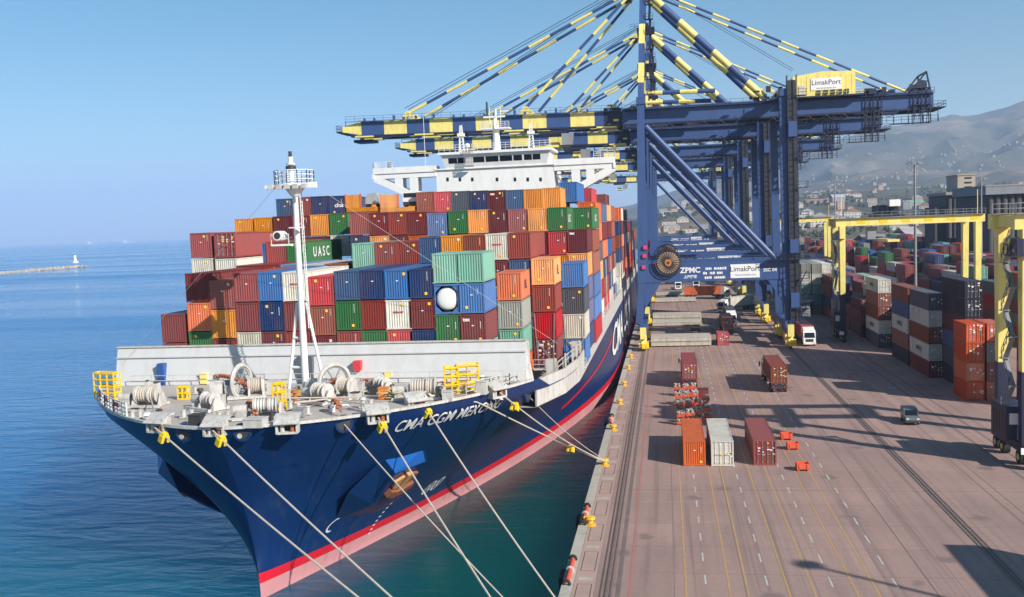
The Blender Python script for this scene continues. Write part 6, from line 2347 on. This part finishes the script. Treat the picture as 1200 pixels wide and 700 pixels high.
for bi, xs in enumerate(blocks):
    ys_ = [151 + 13.1 * k for k in range(26)] if bi == 0 else [128 + 13.1 * k for k in range(34)] if bi < 3 else [200 + 13.1 * k for k in range(30)]
    for ci, x in enumerate(xs):
        for yi, y in enumerate(ys_):
            if bi == 0 and (x < 42 and y < 262): continue
            if bi == 0 and x < 44.5 and y < 205: continue
            if bi == 0 and x < 47 and y < 185: continue
            if bi == 0 and 47 < x < 52 and y < 178: continue
            if bi == 0 and y < 185 and x > 53: continue
            if bi == 0 and 206 < y < 222 and x < 38.5: continue
            n_ = ry.choice((3, 3, 4, 4, 5)) if bi else ry.choice((2, 3, 3, 4, 4))
            if ry.random() < .10: n_ = ry.choice((0, 1))
            if bi == 0 and 262 < y < 290 and x < 46: n_ = 5
            for k in range(n_):
                c = ry.choice(ypal)
                if bi == 0 and 262 < y < 290 and x < 46: c = ('slate grey', 'teal', 'mint green', 'white', 'grey')[k] if x < 43 else ('slate grey', 'green', 'white', 'blue', 'white')[k]
                p = (Vector((x, y, k * P_ + 1.4)) - EYE)
                zd = p.dot(FWD)
                px = 600 + F_PX * p.dot(RGT) / zd
                vis = px < 1225 and y < 262 and k >= n_ - 2 and (bi < 2)
                if bi == 0 and 262 < y < 276 and x < 46: vis = True
                if vis and count < 92:
                    count += 1
                    tier = 'topmost' if k == n_ - 1 else 'second from top'
                    if bi == 0 and 262 < y < 276 and x < 46: tier = ORD[k] + ' tier'
                    container(x, y, k * P_, c, W40, YW, H, 'door',
                              f'{c} container, {tier}, {ORD[ci]} column, {ORD[yi]} row, {lane_names[bi]} yard lane', GY, marks=y < 230)
                elif px < 1260:
                    yard_mass.setdefault(c, []).append((x, y, k * P_))
mb = MB()
for c, lst in yard_mass.items():
    m = cmat(c)
    for x, y, z in lst:
        w = YW / 2
        mb.box(x - w, x + w, y, y + W40, z + .02, z + H, m)
        for s_ in (-1, 1):
            mb.box(x + s_ * w - .06, x + s_ * w + .06, y - .04, y + .1, z + .02, z + H + .02, m)
            mb.box(x + s_ * .3 - .04, x + s_ * .3 + .04, y - .06, y, z + .2, z + H - .2, GREYSTEEL)
tag(mb.build('stacked_containers', smooth=False), 'hundreds of mixed colour containers filling the far container yard', 'containers', kind='stuff')
# stack beside the frame whose shadow reaches into the picture
for k, c in enumerate(('rust brown', 'dark red', 'navy', 'orange', 'white')):
    container(42.9, 54.5, k * P_, c, W40, YW, H, 'door', f'{c} container, {"bottom" if k == 0 else ORD[k] + " tier"}, stack just outside the right frame edge', GY)

# ================================================================== QUAY OBJECTS
GQ = 'containers standing on the open quay'
c1_ = container(2.6, 105.8, .02, 'orange', W40, 2.44, 2.85, 'plain', 'orange container on the open quay beside the red lashing bins', GQ, seed=3)
c2_ = container(5.65, 105.7, .02, 'white', W40, 2.44, 2.85, 'door', 'white container on the quay between the orange and the red one', GQ, seed=5)
c3_ = container(10.3, 106.2, .02, 'brown red', W40, 2.44, 2.8, 'door', 'brown red container on the quay next to the small open bins', GQ, seed=7)
container(11.8, 207.0, .02, 'bright red', W20, 2.44, 2.6, 'door', 'small bright red container beside the pale hatch cover', GQ, seed=2)
container(-.9 + 14.9, 226, 1.45, 'rust brown', W40, 2.44, 2.6, 'door', 'rust brown container on a lorry under the first crane', GQ, seed=8)


def truck(X, Y, rz, label, paintm=WHITE, trailer=12.6, cargo=False):
    """tractor with cab towards local -Y and a skeleton trailer behind"""
    e = empty('port_lorry', (X, Y, 0), label, 'lorry', 'lorries on the quay', rz)
    mb = MB()
    w = 1.23
    prof = [(0, .75), (0.05, 1.75), (.35, 2.95), (.6, 3.25), (2.0, 3.3), (2.15, 2.9), (2.15, .75)]
    mb.prism([(-w, a, b) for a, b in prof], (2 * w, 0, 0), paintm)
    mb.box(-w - .03, w + .03, -.08, .3, .45, .95, paintm)
    mb.prism([(-w + .1, .5, 3.22), (-w + .1, 2.1, 3.9), (-w + .1, 2.1, 3.22)], (2 * w - .2, 0, 0), paintm)
    cab = mb.build('cab', e, world=False)
    mb = MB(); mb.mesh([(-1.08, .02, 1.8), (1.08, .02, 1.8), (1.0, .30, 2.85), (-1.0, .30, 2.85), (-1.08, .08, 1.8), (1.08, .08, 1.8), (1.0, .36, 2.85), (-1.0, .36, 2.85)],
                       [(0, 1, 2, 3), (7, 6, 5, 4), (0, 4, 5, 1), (3, 2, 6, 7), (1, 5, 6, 2), (0, 3, 7, 4)], GLASS); mb.build('windscreen', cab, world=False)
    mb = MB(); mb.box(-.75, .75, -.10, 0, .95, 1.55, STEELDARK); mb.build('grille', cab, world=False)
    for s_ in (-1, 1):
        mb = MB(); mb.box(s_ * .98 - .2, s_ * .98 + .2, -.12, -.06, .6, .85, LAMPGLASS); mb.build('headlight', cab, world=False)
        mb = MB(); mb.box(s_ * (w + .01) - .02, s_ * (w + .01) + .02, .6, 1.6, 1.9, 2.75, GLASS); mb.build('side_window', cab, world=False)
        mb = MB(); mb.box(s_ * 1.5 - .12, s_ * 1.5 + .12, .2, .32, 1.9, 2.7, STEELDARK); mb.build('mirror', cab, world=False)
    mb = MB()
    for s_ in (-.5, .5): mb.box(s_ - .1, s_ + .1, .5, 6.2, .75, 1.0, STEELDARK)
    if trailer:
        for s_ in (-.5, .5): mb.box(s_ - .1, s_ + .1, 3.2, 3.2 + trailer, 1.05, 1.42, GREYSTEEL)
        for k in range(5): mb.box(-1.2, 1.2, 3.3 + k * (trailer - .5) / 4, 3.5 + k * (trailer - .5) / 4, 1.2, 1.42, GREYSTEEL)
        mb.box(-1.2, 1.2, 3.1 + trailer, 3.2 + trailer, .7, 1.3, STEELDARK)
    mb.build('chassis', e, world=False)
    ys2 = [1.0, 4.4] + ([trailer * .72 + 3, trailer * .72 + 4.3, trailer * .72 + 5.6] if trailer else [5.6])
    for y in ys2:
        for s_ in (-1, 1):
            mb = MB(); mb.tube((s_ * .82, y, .5), (s_ * 1.2, y, .5), .5, RUBBER, 16); mb.tube((s_ * 1.16, y, .5), (s_ * 1.215, y, .5), .26, GREYSTEEL, 10); mb.build('wheel', e, world=False)
    if trailer:
        for s_ in (-.9, .9):
            mb = MB(); mb.box(s_ - .2, s_ + .2, 3.2 + trailer, 3.24 + trailer, .85, 1.05, paint('tail_red', (.4, .02, .02), .3)); mb.build('tail_light', e, world=False)
    return e


# trucks seen from behind carry red containers
truck(3.35, 170.9, math.pi, 'lorry seen from behind under the left red container, wheels showing')
container(3.35, 155.0, 1.45, 'dusty red', W40, 2.44, 2.8, 'door', 'red container riding on the left lorry, doors to the viewer', GQ, seed=4)
truck(16.9, 166.0, math.pi, 'lorry seen from behind under the right rust red container', SILVER)
container(16.9, 150.2, 1.45, 'rust brown', W40, 2.44, 2.8, 'door', 'rust red container riding on the right lorry, doors to the viewer', GQ, seed=9)
truck(14.0, 241.6, math.pi, 'dark lorry under the rust brown container beneath the first crane', STEELDARK)
truck(29.2, 203.5, 0, 'white lorry with red cargo waiting beside the land side crane leg')
container(29.2, 207, 1.45, 'bright red', W40, 2.44, 2.6, 'plain', 'bright red container on the white lorry beside the crane leg', GQ)
truck(16.0, 243, 0.03, 'white lorry with dark cab glass coming under the first crane')
container(16.0, 246.2, 1.45, 'slate grey', W40, 2.44, 2.6, 'plain', 'dark grey container on the lorry under the first crane', GQ)
truck(15.2, 279, -.75, 'white lorry turning with a white box body under the second crane')
container(15.2 + 3.2 * math.sin(.75), 279 + 3.2 * math.cos(.75), 1.45, 'white', W40, 2.44, 2.75, 'plain', 'white container on the turning lorry under the second crane', GQ, rz=-.75)
truck(21.5, 330.5, math.pi / 2 + .0, 'lorry with orange cargo crossing the quay far behind', WHITE)
container(18.2, 330.5, 1.45, 'orange', W40, 2.44, 2.8, 'plain', 'orange container on the lorry crossing the quay far behind', GQ, rz=math.pi / 2)
for i, x in enumerate((4.5, 11.5)): truck(x, 372 + i * 4, 0, ('distant white lorry on the quay, left of two far ones', 'distant white lorry on the quay, right of two far ones')[i])

# hatch covers lying on the quay
for (xa, xb, y, n_, lab) in ((-3.6, 9.2, 206.4, 2, 'pale hatch cover lying across the quay, nearest pair below the crane'), (-3.8, 8.6, 246, 1, 'pale hatch cover on the quay, second slab from the viewer'),
                            (-3.8, 9.0, 256, 2, 'pale thick hatch cover lying behind the second slab'), (-3.9, 9.5, 318, 1, 'pale hatch cover far down the quay below the third crane'), (-3.9, 8, 345, 1, 'farthest pale hatch cover on the quay')):
    e = empty('hatch_cover', ((xa + xb) / 2, y, 0), lab, 'hatch cover', 'hatch covers on the quay')
    for k in range(n_):
        z = .25 + k * .95
        mb = MB()
        mb.box(xa, xb, y, y + 7.5, z, z + .72, HATCH)
        for q in range(9): mb.box(xa + .5 + q * (xb - xa - 1) / 8 - .06, xa + .5 + q * (xb - xa - 1) / 8 + .06, y - .05, y, z + .03, z + .7, CONCRETE)
        mb.box(xa - .05, xb + .05, y - .06, y + 7.56, z + .72, z + .82, HATCH)
        mb.build('panel', e)
    mb = MB()
    for q in range(5): mb.box(xa + .4 + q * (xb - xa - 1.2) / 4, xa + .8 + q * (xb - xa - 1.2) / 4, y + .1, y + 7.4, 0.005, .25, STEELDARK)
    mb.build('bearer', e)

# lashing bins
GB = 'red lashing bins on the quay'


def bin_(X, Y, rz, label, fill=True, z=0.0):
    e = empty('lashing_bin', (X, Y, z), label, 'bin', GB, rz)
    w, d, h, t = .5, .42, .55, .05
    mb = MB()
    mb.box(-w, w, -d, d, .14, .2, REDBOX)
    mb.box(-w, w, -d, -d + t, .2, h, REDBOX); mb.box(-w, w, d - t, d, .2, h, REDBOX)
    mb.box(-w, -w + t, -d + t, d - t, .2, h, REDBOX); mb.box(w - t, w, -d + t, d - t, .2, h, REDBOX)
    for s_ in (-w + .12, w - .12): mb.box(s_ - .07, s_ + .07, -d + .05, d - .05, 0, .14, REDBOX)
    for s_ in (-.3, .3): mb.box(s_ - .05, s_ + .05, -d - .04, -d, .22, h - .05, REDBOX)
    mb.build('tray', e, world=False)
    if fill:
        mb = MB()
        r = random.Random(int(X * 100 + Y * 7))
        for k in range(30):
            x, y = r.uniform(-.38, .38), r.uniform(-.32, .32)
            a = r.uniform(0, 3)
            c, s_ = math.cos(a) * .15, math.sin(a) * .15
            z0 = h - .1 + r.uniform(0, .42)
            mb.beam((x - c, y - s_, z0), (x + c, y + s_, z0 + r.uniform(-.06, .1)), .17, .18, GREYSTEEL if k % 4 == 0 else CONCRETE)
        mb.build('lashing_gear', e, world=False)
    return e


bx_px = [[(794, 461), (803.5, 461), (812, 460)], [(795.5, 472), (804, 471), (814.5, 470)], [(797, 483), (807, 482.5), (818, 480), (827.5, 475)], [(798, 495), (809, 493.5), (819, 491), (829.5, 487)]]
for ri, row in enumerate(bx_px):
    for k, (px, py) in enumerate(row):
        p = at(px, py + 3, Z=0)
        for lv in (0, 1):
            bin_(p.x, p.y, 0.02 * (k - 1), f'red lashing bin, {("lower" if lv == 0 else "upper")} one, {ORD[k]} from left in {ORD[ri]} row behind orange container', fill=True, z=lv * .98)
p = at(824, 468, Z=0)
mb = MB()
mb.box(p.x - .8, p.x + .8, p.y - .6, p.y + .6, .1, 1.6, cmat('dark red')); mb.box(p.x - .84, p.x + .84, p.y - .64, p.y + .64, 1.6, 1.7, cmat('maroon'))
mb.box(p.x - .7, p.x - .5, p.y - .5, p.y + .5, 0, .1, STEELDARK); mb.box(p.x + .5, p.x + .7, p.y - .5, p.y + .5, 0, .1, STEELDARK)
tag(mb.build('tool_chest'), 'dark red lidded chest among the red lashing bins', 'chest')
for px, py, lab in ((921.5, 517, 'small open red bin beside the red container, farthest of three'), (929, 528.5, 'small open red bin beside the red container, middle of three'), (940.5, 553, 'small open red bin nearest to the viewer on the lane markings')):
    p = at(px, py - 2, Z=0)
    bin_(p.x, p.y, .05, lab, fill=False).scale = (1.35, 1.35, 1.5)
for px, py, lab in ((815, 388, 'low reddish frame lying between two hatch covers'), (905, 377, 'low reddish frame beside the dark lorry')):
    p = at(px, py, Z=0)
    mb = MB()
    for s_ in (0, 1): mb.box(p.x - 1.2, p.x + 1.2, p.y + s_ * 1.6, p.y + s_ * 1.6 + .15, 0.01, .5, cmat('rust brown'))
    for s_ in (-1.2, 1.05): mb.box(p.x + s_, p.x + s_ + .15, p.y + .15, p.y + 1.6, .01, .5, cmat('rust brown'))
    tag(mb.build('steel_frame'), lab, 'frame')

# van
vx, vy = 30.9, 128.4
e = empty('van', (vx, vy, 0), 'small silver van driving on the shaded quay beside the crane rail', 'van', None, -.08)
mb = MB()
prof = [(-2.1, .35), (-2.15, .75), (-2.0, 1.0), (-1.15, 1.12), (-.45, 1.72), (.2, 1.86), (2.0, 1.84), (2.15, 1.4), (2.15, .35)]
mb.prism([(-.86, a, b) for a, b in prof], (1.72, 0, 0), paint('van_paint', (.16, .18, .19), .35, metal=.3, dirt=.15))
body = mb.build('body', e, world=False)
mb = MB(); mb.mesh([(-.74, -1.14, 1.15), (.74, -1.14, 1.15), (.68, -.52, 1.70), (-.68, -.52, 1.70), (-.74, -1.1, 1.14), (.74, -1.1, 1.14), (.68, -.48, 1.68), (-.68, -.48, 1.68)],
                   [(0, 1, 2, 3), (7, 6, 5, 4), (0, 4, 5, 1), (3, 2, 6, 7), (1, 5, 6, 2), (0, 3, 7, 4)], GLASS)
for v in mb.v: v.y -= .03; v.z += .02
mb.build('windscreen', body, world=False)
for s_ in (-1, 1):
    mb = MB(); mb.prism([(s_ * .87, -.8, 1.12), (s_ * .87, -.3, 1.62), (s_ * .87, .4, 1.68), (s_ * .87, .4, 1.12)], (s_ * .015, 0, 0), GLASS); mb.build('side_window', body, world=False)
    mb = MB(); mb.box(s_ * .62 - .16, s_ * .62 + .16, -2.17, -2.1, .78, .96, LAMPGLASS); mb.build('headlight', body, world=False)
    for y in (-1.35, 1.35):
        mb = MB(); mb.tube((s_ * .66, y, .33), (s_ * .88, y, .33), .33, RUBBER, 16); mb.tube((s_ * .86, y, .33), (s_ * .89, y, .33), .19, GREYSTEEL, 10); mb.build('wheel', e, world=False)
mb = MB(); mb.box(-.7, .7, -2.2, -2.12, .4, .6, STEELDARK); mb.build('bumper', body, world=False)


# lamp masts
def lamp_mast(X, Y, h, lab, rr=1.3):
    e = empty('lamp_mast', (X, Y, 0), lab, 'lamp mast', 'tall lamp masts')
    mb = MB(); mb.tube((X, Y, 0), (X, Y, h), .42, GREYSTEEL, 12, .2); mb.tube((X, Y, 0.01), (X, Y, .6), .7, CONCRETE, 12); mb.build('pole', e)
    mb = MB(); mb.ring((X, Y, h - .3), (0, 0, 1), rr, .08, GREYSTEEL, 16, 5)
    for k in range(4): mb.beam((X, Y, h - .3), (X + rr * math.cos(k * 1.57), Y + rr * math.sin(k * 1.57), h - .3), .1, .1, GREYSTEEL)
    mb.build('lamp_ring', e)
    for k in range(6):
        a = k * 1.047
        mb = MB(); mb.cbox((X + rr * 1.07 * math.cos(a), Y + rr * 1.07 * math.sin(a), h - .75), .7, .5, .42, GREYSTEEL); mb.build('floodlight', e)


for px, py, Y, lab in ((1072, 189, 232, 'tall grey lamp mast rising from the middle of the yard stacks'), (978, 210, 400, 'distant lamp mast left of the yellow gantry'),
                       (1150, 208, 330, 'lamp mast before the grain silo, left of two'), (1159, 230, 420, 'thin lamp mast before the silo, right of two')):
    p = at(px, py, Y=Y)
    lamp_mast(p.x, Y, p.z, lab)
lamp_mast(59.5, 40.5, 35, 'lamp mast outside the right frame edge casting its shadow on the lanes', .55)

# silo building
SILO = paint('silo_concrete', (0.075, 0.075, 0.085), .9, dirt=.5, dirt_rgb=(.05, .048, .05), scale=.12)
TOWER = paint('tower_beige', (0.42, 0.36, 0.29), .85, dirt=.3, scale=.15)
Ys = 470
a0, a1 = at(1109, 232, Y=Ys), at(1160, 225, Y=Ys)
e = empty('grain_silo', ((a0.x + a1.x) / 2, Ys, 0), 'dark grey grain silo block with beige head house on top', 'silo')
mb = MB()
w = (a1.x - a0.x)
mb.box(a0.x, a0.x + w, Ys, Ys + 30, 0, a0.z + 1.2, SILO)
n = 8
for k in range(n): mb.tube((a0.x + w * (k + .5) / n, Ys, 0), (a0.x + w * (k + .5) / n, Ys, a0.z - .5), w / n * .49, SILO, 16)
mb.build('bins', e)
mb = MB(); mb.box(a0.x - .8, a0.x + w + .5, Ys - 2.2, Ys + 31, a0.z + 1.2, a0.z + 2.6, paint('cornice', (.3, .28, .27), .85)); mb.build('cornice', e)
t0, t1 = at(1118, 226, Y=Ys + 4), at(1143, 205, Y=Ys + 4)
mb = MB(); mb.box(t0.x + 1.6, t1.x, Ys + 4, Ys + 22, a0.z + 2.6, t1.z, TOWER); mb.box(t0.x + 1.2, t1.x + .4, Ys + 3.6, Ys + 22.4, t1.z, t1.z + .5, TOWER)
hh = mb.build('head_house', e)
for k in range(3):
    for q in range(3):
        mb = MB()
        x = t0.x + 1.6 + (t1.x - t0.x - 1.6) * (.45 + .14 * q); z = a0.z + 3.3 + (t1.z - a0.z - 2.6) * (.12 + .28 * k)
        mb.box(x - .5, x + .5, Ys + 3.9, Ys + 4.05, z, z + .8, GLASS); mb.build('window', hh)
mb = MB(); mb.box(a0.x - 4.5, a0.x - .02, Ys + 2, Ys + 20, 0, at(1104, 243, Y=Ys).z, SILO); mb.build('side_block', e)
Ys2 = 400
b0_, b1_ = at(1156, 222, Y=Ys2), at(1290, 214, Y=Ys2)
e = empty('grain_silo', ((b0_.x + b1_.x) / 2, Ys2, 0), 'larger dark silo hall with pale parapet at the right frame edge', 'silo')
mb = MB()
zt2 = b0_.z - 2.2
mb.box(b0_.x, b1_.x, Ys2, Ys2 + 40, 0, zt2, SILO)
n = 16
w = b1_.x - b0_.x
for k in range(n): mb.tube((b0_.x + w * (k + .5) / n, Ys2, 0), (b0_.x + w * (k + .5) / n, Ys2, zt2 - .4), w / n * .49, SILO, 14)
mb.build('bins', e)
mb = MB(); mb.box(b0_.x - 1.2, b1_.x + 1, Ys2 - 3, Ys2 + 41, zt2, zt2 + 3.2, paint('parapet_grey', (.22, .24, .27), .8, dirt=.4)); mb.box(b0_.x - 1.4, b1_.x + 1, Ys2 - 3.2, Ys2 + 41, zt2 + 3.2, zt2 + 3.7, paint('cornice', (.3, .28, .27), .85)); mb.build('parapet', e)

# sheds beyond the yard
for px0, px1, Y, ht, col, lab in ((945, 974, 1950, 9, (.42, .17, .13), 'long low shed with a red roof behind the crane lift'), (976, 991, 1900, 20, (.45, .47, .5), 'grey block standing right of the red roofed shed'),
                                 (1015, 1062, 640, 12, (.30, .25, .23), 'long low brownish shed beyond the yellow gantry'), (1062, 1080, 700, 15, (.5, .42, .42), 'pale pinkish shed right of the long low shed'),
                                 (890, 945, 760, 9, (.14, .16, .24), 'bluish low shed seen between the crane legs'), (1066, 1084, 1700, 14, (.25, .42, .25), 'pale green roofed shed far behind the yard'),
                                 (1000, 1050, 1300, 8, (.36, .34, .33), 'wide grey shed at the foot of the hills'), (1085, 1118, 1500, 9, (.34, .18, .13), 'red tiled long shed beside the grain silo')):
    p0, p1 = at(px0, 250, Y=Y), at(px1, 250, Y=Y)
    g0 = max(0, hill_h((p0.x + p1.x) / 2, Y)) if Y > 950 else 0
    e = empty('shed', ((p0.x + p1.x) / 2, Y, g0), lab, 'shed', 'sheds behind the yard')
    zt_ = g0 + ht
    ze = g0 + ht * .68
    wm = paint('shed_wall', (.36, .34, .32), .85, dirt=.3, scale=.1)
    mb = MB(); mb.box(p0.x, p1.x, Y, Y + 40, g0 - 6, ze, wm); mb.build('wall', e)
    rm = paint('shed_roof_%d' % px0, col, .8, dirt=.35, scale=.08)
    mb = MB(); mb.prism([(p0.x - .6, Y - .6, ze), (p1.x + .6, Y - .6, ze), (p1.x + .6, Y + 20, zt_), (p0.x - .6, Y + 20, zt_)], (0, 0, .5), rm)
    mb.prism([(p0.x - .6, Y + 41, ze), (p1.x + .6, Y + 41, ze), (p1.x + .6, Y + 20.02, zt_), (p0.x - .6, Y + 20.02, zt_)], (0, 0, .5), rm); mb.build('roof', e)
    nd = max(2, int((p1.x - p0.x) / 18))
    for k in range(nd):
        x = p0.x + (p1.x - p0.x) * (k + .5) / nd
        mb = MB(); mb.box(x - 2.2, x + 2.2, Y - .06, Y, g0 + .02, g0 + min(4.5, ht * .5), STEELDARK); mb.build('door', e)

# ================================================================== HAZE
hm = bpy.data.materials.new('haze_air')
hm.use_nodes = True
hn, hl = hm.node_tree.nodes, hm.node_tree.links
hn.remove(hn['Principled BSDF'])
pv = hn.new('ShaderNodeVolumePrincipled')
pv.inputs['Color'].default_value = HAZE_COLOR
pv.inputs['Density'].default_value = HAZE_DENSITY
hl.new(pv.outputs[0], hn['Material Output'].inputs['Volume'])
mb = MB()
mb.box(-19500, 20500, -1600, 20500, -8, 1150, hm)
tag(mb.build('haze', smooth=False), kind='stuff')
